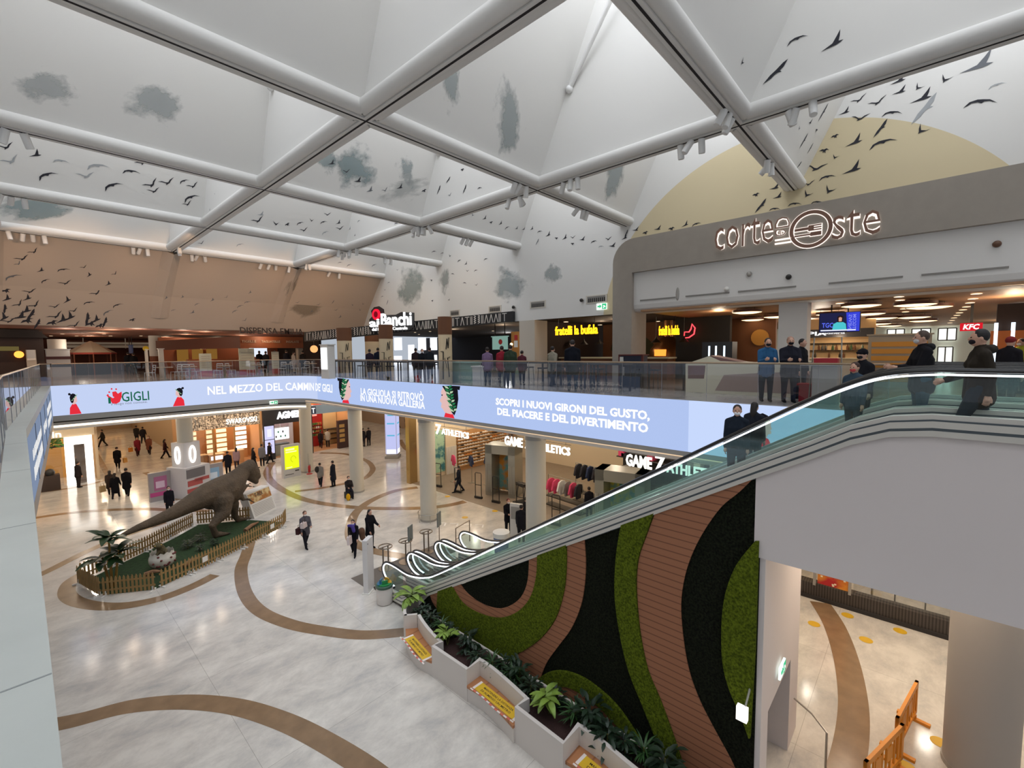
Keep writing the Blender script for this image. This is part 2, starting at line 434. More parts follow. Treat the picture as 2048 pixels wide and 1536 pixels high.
struct('ceiling', ws, lowceil)
# ---------------------------------------------------------------- the long screen round the void
ledA = emit('screen_pale_blue', '#c6d4f6', .98); ledB = emit('screen_mid_blue', '#b4c8f4', .96); ledC = emit('screen_light_blue', '#c8d9fd', 1.0)
tw = emit('screen_white', '#ffffff', 1.05)
LED = thing('led_screen', 'long pale blue advertising screen wrapping the far and right edges of the atrium', 'screen', (XE, YN, ZB))
SB = s_at(1377)
def ledband(s0, s1, m):
    mb = MB(); P = spath(0.0, s0, s1); Q = spath(-.1, s0, s1)
    for k in range(len(P)-1):
        p, q, a, b = P[k][1], P[k+1][1], Q[k][1], Q[k+1][1]
        mb.poly([(p.x, p.y, ZB), (q.x, q.y, ZB), (q.x, q.y, ZT), (p.x, p.y, ZT)])
        mb.poly([(p.x, p.y, ZT), (q.x, q.y, ZT), (b.x, b.y, ZT), (a.x, a.y, ZT)])
        mb.poly([(p.x, p.y, ZB), (q.x, q.y, ZB), (b.x, b.y, ZB), (a.x, a.y, ZB)])
    return mb.build('display_panel', m, LED, False)
ledband(0, S2+.2, ledA); ledband(S2+.2, SB, ledB); ledband(SB, SEND, ledC)
def onled(s0, z0):
    def f(a, b, c):
        p, n = path(s0+a); q = p+n*(.012+c); return Vector((q.x, q.y, z0+b))
    return f
def z_at(s, py):
    q = path(s)[0]; lo, hi = ZB-1, ZT+1
    for _ in range(40):
        m = (lo+hi)/2
        if proj((q.x, q.y, m))[1] > py: lo = m
        else: hi = m
    return lo
def ledtext(name, t, x0, x1, y0, y1, m=tw, bold=.02, at=None):
    # spans the pixel columns x0..x1; y0 (top), y1 (bottom) read at column 'at'
    a, b = s_at(x0), s_at(x1); sm = s_at(at or (x0+x1)/2); zb = z_at(sm, y1); zt = z_at(sm, y0)
    return lettering(name, t, m, LED, onled(a, zb), b-a, zt-zb, bold, .006)
ledtext('lettering', "NEL MEZZO DEL CAMMIN DE' GIGLI", 415, 665, 769, 786, at=480)
ledtext('lettering', "LA GIGLIOLA SI RITROVÒ", 722, 848, 773, 790, at=730)
ledtext('lettering', "IN UNA NUOVA GALLERIA", 721, 850, 790, 803, at=730)
ledtext('lettering', "SCOPRI I NUOVI GIRONI DEL GUSTO,", 992, 1300, 796, 813, at=1000, bold=.04)
ledtext('lettering', "DEL PIACERE E DEL DIVERTIMENTO", 995, 1297, 816, 831, at=1005, bold=.04)
green = emit('screen_dark_green', '#1d6b50', .9); redl = emit('screen_red', '#ec3140', .95); grayl = emit('screen_grey', '#7d8090', .9)
ledtext('lettering', "GIGLI", 243, 298, 783, 802, green, .01, at=270)
ledtext('lettering', "I", 216, 221, 795, 807, green, .02)
ledtext('lettering', "il luogo non comune.", 221, 294, 803.5, 809.5, grayl, .0, at=258)
def ledshape(name, pts, m, s0, z0, w, h, layer=0, ref=None):
    mb = MB(); f = onled(s0, z0); o = [f(x*w, y*h, .004*layer) for x, y in pts]
    n = path(s0+w/2)[1]; mb.prism(o, n*.003); return mb.build(name, m, ref or LED)
# red tulip logo
s0, z0 = s_at(212), z_at(s_at(228), 808); w = s_at(244)-s0; h = z_at(s_at(228), 777)-z0
ledshape('logo_flower', [(0, .62), (.18, .55), (.42, .38), (.62, .5), (.8, .68), (1, .78), (.98, .45), (.84, .12), (.6, 0), (.36, .04), (.22, .3), (.1, .5)], redl, s0, z0, w, h)
ledshape('logo_flower', [(.42, .5), (.58, .4), (.78, .62), (.62, .82), (.4, .78)], redl, s0, z0, w, h, 1)
for cx, cy in ((.22, .78), (.38, .98), (.66, .95), (.12, .6)):
    ledshape('logo_flower', [(cx+.06*math.cos(k*PI/3), cy+.06*math.sin(k*PI/3)) for k in range(6)], redl, s0, z0, w, h)
skinl = emit('screen_skin', '#eec4c0', .9); hairl = emit('screen_dark_hair', '#1c1b22', .8); leafl = emit('screen_leaf', '#2f8a58', .8); leaf2 = emit('screen_leaf_light', '#bcd8b4', .9)
def bust(s0, z0, w, h, face):
    # printed profile bust in a red cape with a leaf wreath; face=+1 looks along +s
    fx = (lambda x: x) if face > 0 else (lambda x: 1-x)
    S = lambda name, pts, m, ly: ledshape(name, [(fx(x), y) for x, y in pts], m, s0, z0, w, h, ly)
    S('portrait_cape', [(.12, 0), (1.0, 0), (.86, .2), (.66, .46), (.5, .5), (.34, .46), (.16, .3)], redl, 1)
    S('portrait_face', [(.42, .44), (.6, .48), (.64, .55), (.74, .57), (.74, .62), (.7, .64), (.76, .66), (.72, .72), (.72, .8), (.6, .88), (.42, .84), (.36, .64)], skinl, 2)
    S('portrait_hair', [(.34, .5), (.46, .56), (.5, .68), (.58, .8), (.7, .82), (.62, .92), (.46, .96), (.28, .92), (.2, .78), (.24, .6)], hairl, 3)
    S('portrait_hair', [(.2+.1*math.cos(k*PI/4), .93+.06*math.sin(k*PI/4)) for k in range(8)], hairl, 3)
    for k in range(7):
        x, y = .3+.06*k, .62+.04*k
        S('portrait_wreath', [(x, y), (x+.09, y+.01), (x+.14, y+.05), (x+.06, y+.05)], leafl if k % 2 else leaf2, 4)
    return
for px0, px1, yt, yb, fc in ((134, 161, 785, 827, 1), (344, 371, 774, 811, -1)):
    a = s_at(px0); zb = ZB+.02; zt = z_at(s_at((px0+px1)/2), yt); bust(a, zb, s_at(px1)-a, zt-zb, fc)
a = s_at(1496); bust(a, ZB+.02, s_at(1560)-a, 1.35, 1)
def bighead(px0, px1, face):
    a = s_at(px0); w = s_at(px1)-a; fx = (lambda x: x) if face > 0 else (lambda x: 1-x); h = ZT-ZB
    S = lambda name, pts, m, ly: ledshape(name, [(fx(x), y) for x, y in pts], m, a, ZB, w, h, ly)
    S('portrait_cape', [(.3, .01), (.8, .01), (.74, .14), (.52, .2), (.36, .12)], redl, 1)
    S('portrait_face', [(.42, .12), (.66, .14), (.76, .16), (.86, .26), (.94, .3), (.92, .38), (.9, .42), (1, .5), (.95, .56), (.9, .64), (.92, .78), (.8, .95), (.5, .95), (.4, .5)], skinl, 2)
    S('portrait_hair', [(.3, .1), (.44, .2), (.5, .4), (.58, .6), (.7, .8), (.86, .96), (.3, .985), (.12, .86), (.1, .6), (.18, .3)], hairl, 3)
    S('portrait_hair', [(.0, .985), (.3, .985), (.24, .88), (.04, .87)], hairl, 3)
    S('portrait_face', [(.84, .66), (.9, .66), (.9, .69), (.84, .7)], hairl, 4)
    for k in range(9):
        x, y = .3+.035*k*(1 if k < 5 else .8), .2+.085*k
        S('portrait_wreath', [(x, y), (x+.16, y+.02), (x+.24, y+.09), (x+.08, y+.07)], leafl if k % 2 else leaf2, 4)
        S('portrait_wreath', [(x+.02, y+.03), (x-.1, y+.06), (x-.14, y+.12), (x, y+.1)], leaf2 if k % 3 == 0 else leafl, 4)
bighead(676, 704, 1); bighead(880, 922, -1)
rep(LED)
# near-left screen on the west edge
(xa, ya), (xb, yb) = WP[1], WP[2]
d = Vector((xb-xa, yb-ya, 0)); Lw = d.length; d.normalize(); nw_ = Vector((d.y, -d.x, 0))
LW = thing('led_screen', 'blue-grey screen on the left edge of the atrium below the stone coping', 'screen', (xa, ya, 5.7))
mb = MB(); a = Vector((xa, ya, 0))-d*.0; b = Vector((xb, yb, 0))
mb.prism([(a.x, a.y, 5.72), (b.x, b.y, 5.72), (b.x, b.y, 7.14), (a.x, a.y, 7.14)], nw_*-.1); mb.build('display_panel', emit('screen_dim_blue', '#a5b8da', .55), LW)
mb = MB(); mb.prism([(.02, -6, 5.6), (.02, 13.3, 5.6), (.02, 13.3, 7.14), (.02, -6, 7.14)], (-.1, 0, 0)); struct('wall_west', mb, graym)
def onw(s0, z0): return lambda u, v, c: Vector((a.x, a.y, 0))+d*(s0+u)+nw_*(.01+c)+Vector((0, 0, z0+v))
twd = emit('screen_dim_white', '#ffffff', .8)
for t, s0_, w_, z_ in (("LA GIGLIOLA SI RITROVÒ", 1.2, 4.6, 6.5), ("IN UNA NUOVA GALLERIA", 1.2, 4.6, 6.05), ("DE' GIGLI", 7.5, 2.6, 6.3), ("SCOPRI I NUOVI GIRONI", 11.5, 5, 6.5), ("DEL PIACERE E DEL DIVERTIMENTO", 11.5, 5, 6.05)):
    lettering('lettering', t, twd, LW, onw(s0_, z_), w_, .3, .03, .006)
mb = MB()
for k in (3.1, 6.2, 9.3, 12.4, 15.5): mb.prism([(a+d*k+Vector((0, 0, 5.72))), (a+d*(k+.05)+Vector((0, 0, 5.72))), (a+d*(k+.05)+Vector((0, 0, 7.14))), (a+d*k+Vector((0, 0, 7.14)))], nw_*.012)
mb.build('panel_joint', mat('screen_joint', '#5b6472', .6), LW)
mb = MB(); mb.prism([a+Vector((0, 0, 5.35)), b+Vector((0, 0, 5.35)), b+Vector((0, 0, 5.72)), a+Vector((0, 0, 5.72))], nw_*-.12); mb.build('lower_fascia', graym, LW)
rep(LW)
# ---------------------------------------------------------------- glass balustrades
railg = glass('railing_glass', (.80, .83, .87), 1.7)
steel = mat('brushed_steel', '#b6b2aa', .3, .9)
bronze = mat('bronze_rail', '#a59079', .35, .7)
def railing(label, P, hgt=1.06, pw=1.35):
    L = sum((Vector(P[k+1])-Vector(P[k])).length for k in range(len(P)-1))
    t = thing('glass_railing', label, 'railing', (P[0][0], P[0][1], ZF))
    cum = [0]
    for k in range(len(P)-1): cum.append(cum[-1]+(Vector(P[k+1])-Vector(P[k])).length)
    def at(s):
        for k in range(len(P)-1):
            if s <= cum[k+1]+1e-6:
                return Vector(P[k]).lerp(Vector(P[k+1]), (s-cum[k])/max(1e-6, cum[k+1]-cum[k]))
        return Vector(P[-1])
    n = max(1, round(L/pw))
    for k in range(n):
        s0, s1 = L*k/n+.012, L*(k+1)/n-.012; q = [at(s0)]
        for c in cum[1:-1]:
            if s0 < c < s1: q.append(at(c))
        q.append(at(s1)); m = MB()
        for u, v in zip(q, q[1:]): m.poly([(u.x, u.y, ZF-.02), (v.x, v.y, ZF-.02), (v.x, v.y, ZF+hgt), (u.x, u.y, ZF+hgt)])
        m.build('glass_pane', railg, t)
    ph = [(p[0], p[1], ZF+hgt+.02) for p in P]
    MB().tube(ph, .026, 8).build('top_rail', bronze, t, True)
    for k in range(n+1):
        p = at(L*k/n); MB().box(p.x-.006, p.y-.006, ZF-.02, p.x+.006, p.y+.006, ZF+hgt).build('pane_joint', mat('joint_grey', '#8c8c92', .5, .3), t)
    return rep(t)
pe = [tuple(p) for _, p in spath(-.1, .1, SEND, .3)]
railing('long glass railing with bronze top rail above the big blue screen', [(p[0], p[1]) + (0,) for p in pe])
railing('short glass railing in the far left corner above the stone coping', [(-.25, 9.4, 0), (-.25, 13.3, 0), (.68, YN-.1, 0), (1.05, YN+.1, 0)])
# ---------------------------------------------------------------- round columns
colm = mat('beige_column_paint', '#cdc6b6', .55, spec=.35)
def column(x, y, label, r=.42, ring=False, z1=5.5, low=0.0):
    t = thing('round_column', label, 'column', (x, y, low))
    MB().lathe([(r, low), (r, z1)], (x, y, 0), 28).build('shaft', colm, t, True)
    MB().lathe([(r+.03, z1-.28), (r+.03, z1)], (x, y, 0), 28).build('collar', graym, t, True)
    if ring:
        MB().tube([(x+(r+.16)*math.cos(k*PI/14), y+(r+.16)*math.sin(k*PI/14), .42) for k in range(28)], .018, 6, closed=True).build('guard_ring', steel, t, True)
        m = MB()
        for k in range(6):
            a = k*PI/3; m.bar((x+(r+.16)*math.cos(a), y+(r+.16)*math.sin(a), 0), (x+(r+.16)*math.cos(a), y+(r+.16)*math.sin(a), .42), .025)
        m.build('ring_post', steel, t)
    MB().lathe([(r+.02, 0), (r+.02, .1), (r, .1)], (x, y, 0), 28).build('skirting', graym, t, True)
    return rep(t)
column(14.15, 11.7, 'thick beige column right behind the escalators in front of the sports shop', ring=True)
column(14.15, 19.05, 'beige column with a steel guard ring at the left corner of the sports shop', ring=True)
column(14.15, 26.5, 'beige column the seated man leans against')
column(14.15, 33.9, 'beige column beside the yellow advertising totem')
column(6.75, 34.0, 'beige column rising out of the white clock kiosk')
column(14.15, 4.3, 'beige column hidden behind the upper escalators', ring=False)
p = onz((1962, 1536), 0.0)
pc = EYE + ray((1962, 1300))*12.2
bigcol = mat('grey_column_paint', '#aaa59f', .6, spec=.3)
# ---------------------------------------------------------------- escalators (X 8.5 .. 12.2, rising towards -Y)
XG = 8.5
def hpath():
    P = [(13.55, .52), (13.85, .56), (14.12, .70), (14.28, .92), (14.26, 1.12), (14.1, 1.28), (13.85, 1.35), (13.4, 1.36), (12.75, 1.33), (12.2, 1.42), (11.7, 1.58), (11.0, 1.94), (8, 3.83), (5, 5.70), (2.2, 7.46), (1.4, 7.96), (.9, 8.24), (.45, 8.42), (-.1, 8.49), (-.8, 8.49), (-6, 8.49)]
    return P
HP = hpath()
LOWP = [(14.3, .06), (13.0, .16), (12.6, .38), (11.58, .98), (2.05, 6.63), (1.3, 7.06), (.8, 7.36), (.35, 7.54), (-.1, 7.6), (-6, 7.6)]
def interp(P, y):
    for (a, za), (b, zb) in zip(P, P[1:]):
        if a >= y >= b: return za+(zb-za)*(a-y)/(a-b)
    return P[0][1] if y > P[0][0] else P[-1][1]
DK = .27
rubber = mat('black_rubber', '#121214', .35); strip = emit('handrail_light', '#f4f7ff', 2.6)
alu = mat('brushed_aluminium', '#d0cbc1', .4, .25); alud = mat('dark_aluminium', '#5d6468', .4, .6)
eg = glass('escalator_glass', (.86, .955, .94), .9)
stepm = mat('grooved_step_metal', '#4c4f52', .45, .6, wave=('X', 22, .3, .6, '#26282a'))
plate = mat('dark_floor_plate', '#5a5550', .45, .4)
ysamp = [13.9, 13.0, 12.6, 12.2, 11.6, 8, 5, 2.05, 1.6, 1.3, 1.0, .8, .5, .35, .1, -.1, -3, -6]
def balustrade(t, X, side, near=False):
    H2 = [(X, y, z) for y, z in HP]; Hs = catmull(H2, 4)
    hr = MB().tube(Hs, .042, 8, flat=.8).build('handrail', rubber, t, True)
    st = [(X, y, z) for x, y, z in [(v.x, v.y, v.z) for v in Hs]]
    m = MB()
    n = len(Hs)
    inner = []
    for k, v in enumerate(Hs):
        d = (Hs[min(k+1, n-1)]-Hs[max(0, k-1)]).normalized(); up = Vector((0, -d.z, d.y)); up = -up if k < 0 else up
        # inward direction = left of travel so that it points inside the loop
        inner.append(v+Vector((0, d.z, -d.y))*-.062 if False else v+Vector((0, -d.z, d.y))*.062)
    for o, w, h, mm, nm in ((0, .05, .045, strip, 'light_strip'),):
        m = MB()
        for k in range(n-1):
            p, q = inner[k], inner[k+1]; e = (q-p).normalized(); u = Vector((0, -e.z, e.y))
            for sx in (-1, 1):
                m.poly([p+Vector((sx*.022, 0, 0))-u*.013, q+Vector((sx*.022, 0, 0))-u*.013, q+Vector((sx*.022, 0, 0))+u*.013, p+Vector((sx*.022, 0, 0))+u*.013])
            m.poly([p+Vector((-.022, 0, 0))+u*.013, q+Vector((-.022, 0, 0))+u*.013, q+Vector((.022, 0, 0))+u*.013, p+Vector((.022, 0, 0))+u*.013])
        m.build(nm, mm, hr, recalc=False)
    # glass infill
    top = [(y, z-.1) for y, z in HP if y < 13.0]
    ys = sorted(set([round(y, 3) for y, _ in top]+[y for y in ysamp if y < 12.9]), reverse=True); m = MB()
    tp = [(13.0, 1.26)]+top
    arc = [(13.55, .60), (13.82, .63), (14.05, .75), (14.2, .93), (14.18, 1.08), (14.05, 1.2), (13.85, 1.27), (13.4, 1.28), (13.0, 1.26)]
    m.prism([(X, y, z) for y, z in arc]+[(X, 12.98, .42), (X, 13.6, .33)], (.008, 0, 0))
    for u, v in zip(ys, ys[1:]):
        m.poly([(X, u, interp(LOWP, u)+DK), (X, v, interp(LOWP, v)+DK), (X, v, interp(tp, v)), (X, u, interp(tp, u))])
    m.build('glass_panel', eg, t)
    # skirt cladding: light face, dark reveal, light deck
    def band(d0, d1, w, mm, nm):
        m = MB(); L = sorted(set([y for y, _ in LOWP]+ysamp), reverse=True)
        for u, v in zip(L, L[1:]):
            a0, a1, b0, b1 = interp(LOWP, u)+d0, interp(LOWP, u)+d1, interp(LOWP, v)+d0, interp(LOWP, v)+d1
            for sx in (-w, w): m.poly([(X+sx, u, a0), (X+sx, v, b0), (X+sx, v, b1), (X+sx, u, a1)])
            m.poly([(X-w, u, a1), (X-w, v, b1), (X+w, v, b1), (X+w, u, a1)]); m.poly([(X-w, u, a0), (X-w, v, b0), (X+w, v, b0), (X+w, u, a0)])
        m.build(nm, mm, t, recalc=False)
    band(-.02, .06, .085, alu, 'skirt_cladding'); band(.06, .10, .07, alud, 'skirt_reveal'); band(.10, .19, .08, alu, 'skirt_cladding'); band(.19, .215, .07, alud, 'skirt_reveal'); band(.215, DK+.01, .06, alu, 'deck_profile')
def escalator(x0, x1, label, people_gap=0):
    t = thing('escalator', label, 'escalator', (x0, 13.5, 0))
    balustrade(t, x0, -1); balustrade(t, x1, 1)
    n = 36; y0, ya = 12.35, .45; rise = ZF/n; run = (y0-ya)/n
    for k in range(n):
        m = MB(); y = y0-k*run; z = (k+1)*rise-.02
        m.box(x0+.1, y-run, z-rise-.06, x1-.1, y, z); m.build('step', stepm, t)
    MB().box(x0-.02, 12.3, .002, x1+.02, 15.0, .03).build('floor_plate', plate, t)
    MB().box(x0+.1, -3, ZF-.05, x1-.1, .5, ZF+.015).build('floor_plate', plate, t)
    MB().prism([(x0+.05, 12.3, .0), (x0+.05, .3, 7.0), (x0+.05, .3, 6.4), (x0+.05, 11.2, .0)], (x1-x0-.1, 0, 0)).build('truss_soffit', alud, t)
    return rep(t)
escalator(8.5, 9.55, 'nearest escalator with glowing handrail above the moss wall')
escalator(9.78, 10.86, 'middle escalator of the three behind the glass')
escalator(11.1, 12.18, 'farthest escalator of the three next to the sports shop')
MB_ = MB().box(8.3, 15.02, .001, 12.6, 16.3, .006); tag(MB_.build('entrance_mat', mat('dark_mat', '#6a625a', .8)), 'dark floor mat in front of the three escalator entrances', 'mat')
# ---------------------------------------------------------------- body under the escalators, landing, south end wall with a door
pinkw = mat('pinkish_white_paint', '#d9d0cc', .6, spec=.3)
mb = MB()
mb.prism([(XG+.02, 12.6, 0), (XG+.02, 1.98, 0), (XG+.02, 1.98, 6.6), (XG+.02, 11.5, .95)], (.1, 0, 0))
struct('wall_green', mb, mat('dark_backing', '#1b1c18', .9))
mb = MB()   # end wall facing the camera side, with a door opening
x0, x1 = XG, 11.75; ye = 1.9
mb.prism([(x0, ye, 0), (9.0, ye, 0), (9.0, ye, 2.1), (10.9, ye, 2.1), (10.9, ye, 0), (x1, ye, 0), (x1, ye, 5.25), (x0, ye, 5.25)], (0, .16, 0))
mb.box(9.0, ye+.9, 0, 10.9, ye+.95, 2.3); mb.box(8.98, ye+.16, 0, 9.0, ye+.95, 2.2); mb.box(10.9, ye+.16, 0, 10.92, ye+.95, 2.2); mb.box(9, ye+.1, 2.1, 10.9, ye+.95, 2.2)
struct('wall_south', mb, pinkw)
dm = mat('grey_door_paint', '#8f8681', .5)
mb = MB().box(9.1, ye+.82, .01, 10.8, ye+.88, 2.06); dr = struct('door_1', mb, dm)
MB().tube([(10.6, ye+.8, 1.0), (10.6, ye+.75, 1.0), (10.45, ye+.75, 1.0)], .014, 8).build('door_handle', steel, dr, True)
MB().box(10.62, ye+.84, .9, 10.68, ye+.86, 1.12).build('lock_plate', steel, dr)
# landing fascia (white box below the top of the escalators)
mb = MB(); top = [(XG-.04, y, interp(LOWP, y)+.0) for y in (2.08, 1.3, .8, .35, -.1, -6)]
mb.prism([(XG-.04, -6, 5.2)]+[(XG-.04, 2.08, 5.2)]+top, (.3, 0, 0))
struct('wall_landing', mb, pinkw)
struct('ceiling', MB().poly([(XG+.2, -8, 5.2), (XE+.4, -8, 5.2), (XE+.4, 1.98, 5.2), (XG+.2, 1.98, 5.2)]), lowceil, recalc=False)
struct('floor', MB().box(XG+.25, -8, ZF-.1, XE+.05, .4, ZF-.005), upfloor)
# ---------------------------------------------------------------- the moss and timber wall
GW = thing('green_wall', 'tall living wall of moss bands and curved timber strips below the escalator', 'green wall', (XG, 7, 0))
def mossm(name, c, c2): return mat(name, c, .95, noise=(26, .5, .35, .7, c2), bump=(60, 1.0), spec=.1)
mdark = mossm('dark_moss', '#262a1c', '#0f110c'); mlight = mossm('bright_moss', '#788822', '#434f10')
wood = mat('red_brown_timber', '#9c694c', .65, wave=('Z', 2.2, .0, .10, '#704936'), spec=.3)
def gp(px): q = onx(px, XG); return (q.y, q.z)
def clip(y, z):
    return (min(y, 12.55), max(.2, z))
def gshape(name, pts, m, off, th, smooth=True, trim=True):
    P = [gp(p) for p in pts]; P = [clip(*q) for q in P]
    out = MB().prism([(XG-off, y, z) for y, z in P], (-th, 0, 0)).build(name, m, GW); return out
def sm(pts, k=4): return [(v.x, v.y) for v in catmull([(p[0], p[1], 0) for p in pts], k)]
mb = MB(); mb.prism([(XG+.02, 12.5, .02), (XG+.02, 1.99, .02), (XG+.02, 1.99, 6.62), (XG+.02, 11.55, .95)], (-.05, 0, 0)); mb.build('moss_panel', mdark, GW)
def tr(x):  # lower edge of the escalator cladding in the picture plane of the wall
    for y in (x,): return 1191+(x-856)*(952.7-1191)/(1515-856)-2
def band(name, left, right, m, off, th):
    gshape(name, left+right[::-1], m, off, th)
w2L = sm([(1313, tr(1313)), (1294, 1075), (1282, 1110), (1277, 1150), (1278, 1200), (1285, 1267), (1300, 1337), (1325, 1397), (1355, 1479), (1373, 1536), (1390, 1590), (1420, 1680)])
w2R = sm([(1512, tr(1512)), (1480, 983), (1444, 1013), (1409, 1062), (1384, 1112), (1369, 1163), (1364, 1216), (1370, 1285), (1382, 1346), (1402, 1400), (1430, 1455), (1470, 1530), (1490, 1590), (1500, 1680)])
band('timber_strip', w2L, w2R, wood, .03, .03)
g1L = sm([(1246, tr(1246)), (1238, 1095), (1234, 1140), (1234, 1194), (1243, 1261), (1261, 1337), (1291, 1412), (1325, 1497), (1342, 1540), (1370, 1620)])
g1R = sm([(1311, tr(1311)), (1293, 1075), (1281, 1110), (1276, 1150), (1277, 1200), (1284, 1267), (1299, 1337), (1324, 1397), (1354, 1479), (1372, 1536), (1395, 1610)])
band('moss_strip', g1L, g1R, mlight, .03, .07)
w1L = sm([(1137, tr(1137)), (1137, 1130), (1132, 1180), (1115, 1235), (1085, 1275), (1050, 1300), (1030, 1310), (1024, 1330)])
w1R = sm([(1171, tr(1171)), (1174, 1120), (1172, 1165), (1164, 1210), (1145, 1255), (1118, 1292), (1095, 1325), (1080, 1365)])
band('timber_strip', w1L, w1R, wood, .03, .03)
g0 = sm([(880, tr(880)), (880, 1225), (905, 1246), (950, 1277), (1010, 1316), (1035, 1325), (1040, 1303), (1050, 1299), (1085, 1274), (1115, 1234), (1132, 1180), (1137, 1130), (1136, tr(1136))])
g0i = sm([(1079, tr(1079)), (1077, 1150), (1065, 1192), (1040, 1220), (1005, 1233), (965, 1225), (930, 1204), (908, tr(908))])
gshape('moss_strip', g0+g0i, mlight, .03, .07)
w0 = sm([(908, tr(908)), (930, 1204), (965, 1225), (1005, 1233), (1040, 1220), (1065, 1192), (1077, 1150), (1079, tr(1079))])
w0i = sm([(1061, tr(1061)), (1058, 1160), (1045, 1192), (1020, 1211), (995, 1215), (965, 1205), (938, 1186), (922, tr(922))])
gshape('timber_strip', w0+w0i, wood, .03, .03)
wl = sm([(862, tr(862)), (872, 1210), (900, 1240)]); wr = sm([(882, tr(882)), (905, 1222), (930, 1248)])
band('timber_strip', wl, wr, wood, .03, .03)
g2 = sm([(1512, 1080), (1477, 1124), (1457, 1172), (1448, 1220), (1446, 1275), (1449, 1326), (1462, 1375), (1483, 1423), (1500, 1470)])
gshape('moss_strip', g2+[(1503, 1470), (1513, 1300), (1520, 1080)], mlight, .03, .07)
g3o = sm([(1060, 1372), (1083, 1352), (1107, 1340), (1137, 1340), (1174, 1355), (1210, 1382), (1240, 1412), (1270, 1455), (1300, 1505), (1330, 1560)])
g3i = sm([(1075, 1388), (1110, 1373), (1137, 1370), (1168, 1385), (1204, 1412), (1234, 1443), (1261, 1476), (1290, 1520), (1310, 1560)])
band('moss_strip', g3o, g3i, mlight, .03, .07)
gshape('timber_strip', sm([(1085, 1395), (1110, 1374), (1137, 1371), (1168, 1386), (1204, 1413), (1234, 1444), (1261, 1477), (1290, 1520)])+[(1230, 1500), (1160, 1440)], wood, .03, .03)
rep(GW)
# ---------------------------------------------------------------- warm lamps under the low ceilings
def lamp(x, y, z, e, col=WARM, r=.16):
    l = bpy.data.lights.new('downlight_or_fill', 'POINT'); l.energy = e*.75; l.color = col; l.shadow_soft_size = r
    o = bpy.data.objects.new('downlight_or_fill', l); COL.objects.link(o); o.location = (x, y, z); return o
NEUT = (1.0, .86, .70)
for x in (-4.5, -1, 2.2):
    for y in (35.5, 39.5): lamp(x, y, 5.0, 120, NEUT)
for x in (5.2, 9.5, 12.5): lamp(x, 36.8, 5.0, 150, NEUT)
for y in (46, 51, 56, 61, 66):
    for x in (4.6, 6.8): lamp(x, y, 5.0, 85, (1, .80, .58), .3)
for y in (22, 26, 30.5): lamp(16.4, y, 5.0, 110, NEUT)
for x, y in ((18.5, 36), (23, 30), (23.5, 36), (26, 42), (27, 50), (28, 58)): lamp(x, y, 5.0, 150, NEUT)
for y in (17, 13, 8): lamp(15.6, y, 5.0, 80, NEUT)
for x, y in ((11, -1), (14, -.5), (16.6, 1.6), (16.8, -2.2), (13.5, -4), (11.5, .8)): lamp(x, y, 4.9, 55, (1, .80, .60))
def striplight(x, y, rz, L, e):
    l = bpy.data.lights.new('strip_light', 'AREA'); l.shape = 'RECTANGLE'; l.size = L; l.size_y = .05; l.energy = e; l.color = (1, .84, .68)
    o = bpy.data.objects.new('strip_light', l); COL.objects.link(o); o.location = (x, y, 5.15); o.rotation_euler = (0, 0, rz)
for k in range(6):
    for j in range(4): striplight(12.6+k*1.05, -2.4+j*1.2+.25*(k % 2), .05, .8, 9)
# ---------------------------------------------------------------- floor inlays
inl = mat('brown_stone_inlay', '#8d7256', .2, noise=(2.5, .16), spec=.5)
ZI = .002
def inlay(pts, w=.48, wl=None):
    global ZI; ZI += .0004
    P = catmull([(*onz(p)[:2], 0) for p in pts], 8); mb = MB(); n = len(P); L = []
    for k, p in enumerate(P):
        d = (P[min(n-1, k+1)]-P[max(0, k-1)]).normalized(); s = Vector((-d.y, d.x, 0)); ww = w if wl is None else w+(wl-w)*k/(n-1)
        L.append((p-s*ww/2, p+s*ww/2))
    for (a, b), (c, d) in zip(L, L[1:]): mb.poly([(a.x, a.y, ZI), (c.x, c.y, ZI), (d.x, d.y, ZI), (b.x, b.y, ZI)])
    return mb.build('inlay_band', inl, floor, recalc=False)
inlay([(60, 1458), (150, 1441), (260, 1413), (370, 1404), (470, 1413), (560, 1440), (640, 1478), (740, 1540), (820, 1610)], .5)
inlay([(500, 1085), (492, 1110), (482, 1140), (490, 1185), (520, 1222), (580, 1248), (650, 1262), (730, 1270), (830, 1262)], .46)
inlay([(430, 1150), (380, 1175), (310, 1200), (230, 1213), (165, 1207), (135, 1190), (140, 1165), (170, 1145)], .5)
inlay([(60, 1158), (100, 1140), (170, 1105), (240, 1075), (330, 1045)], .42)
inlay([(70, 1036), (140, 1026), (220, 1020), (290, 1018), (340, 1020), (420, 1022)], .42)
inlay([(545, 925), (534, 945), (545, 965), (575, 985), (620, 1002), (690, 1013), (760, 1017), (850, 1016), (900, 1010), (930, 1003)], .5)
inlay([(590, 983), (650, 975), (720, 960), (740, 948), (745, 935), (730, 920), (690, 908), (640, 906)], .42)
inlay([(835, 975), (790, 982), (745, 1000), (715, 1022), (702, 1048), (704, 1080), (740, 1100), (800, 1112), (830, 1118)], .5)
inlay([(75, 985), (130, 978), (190, 966), (215, 955), (205, 930), (190, 905)], .35)
inlay([(290, 945), (320, 960), (350, 985), (358, 1000)], .35)
inlay([(800, 880), (815, 900), (850, 905)], .45)
inlay([(1640, 1205), (1668, 1250), (1690, 1310), (1704, 1380), (1706, 1450), (1690, 1540), (1650, 1640)], .62)
chev = mat('white_floor_sticker', '#f4efe6', .4); yel = mat('yellow_floor_sticker', '#d9ad2c', .45)
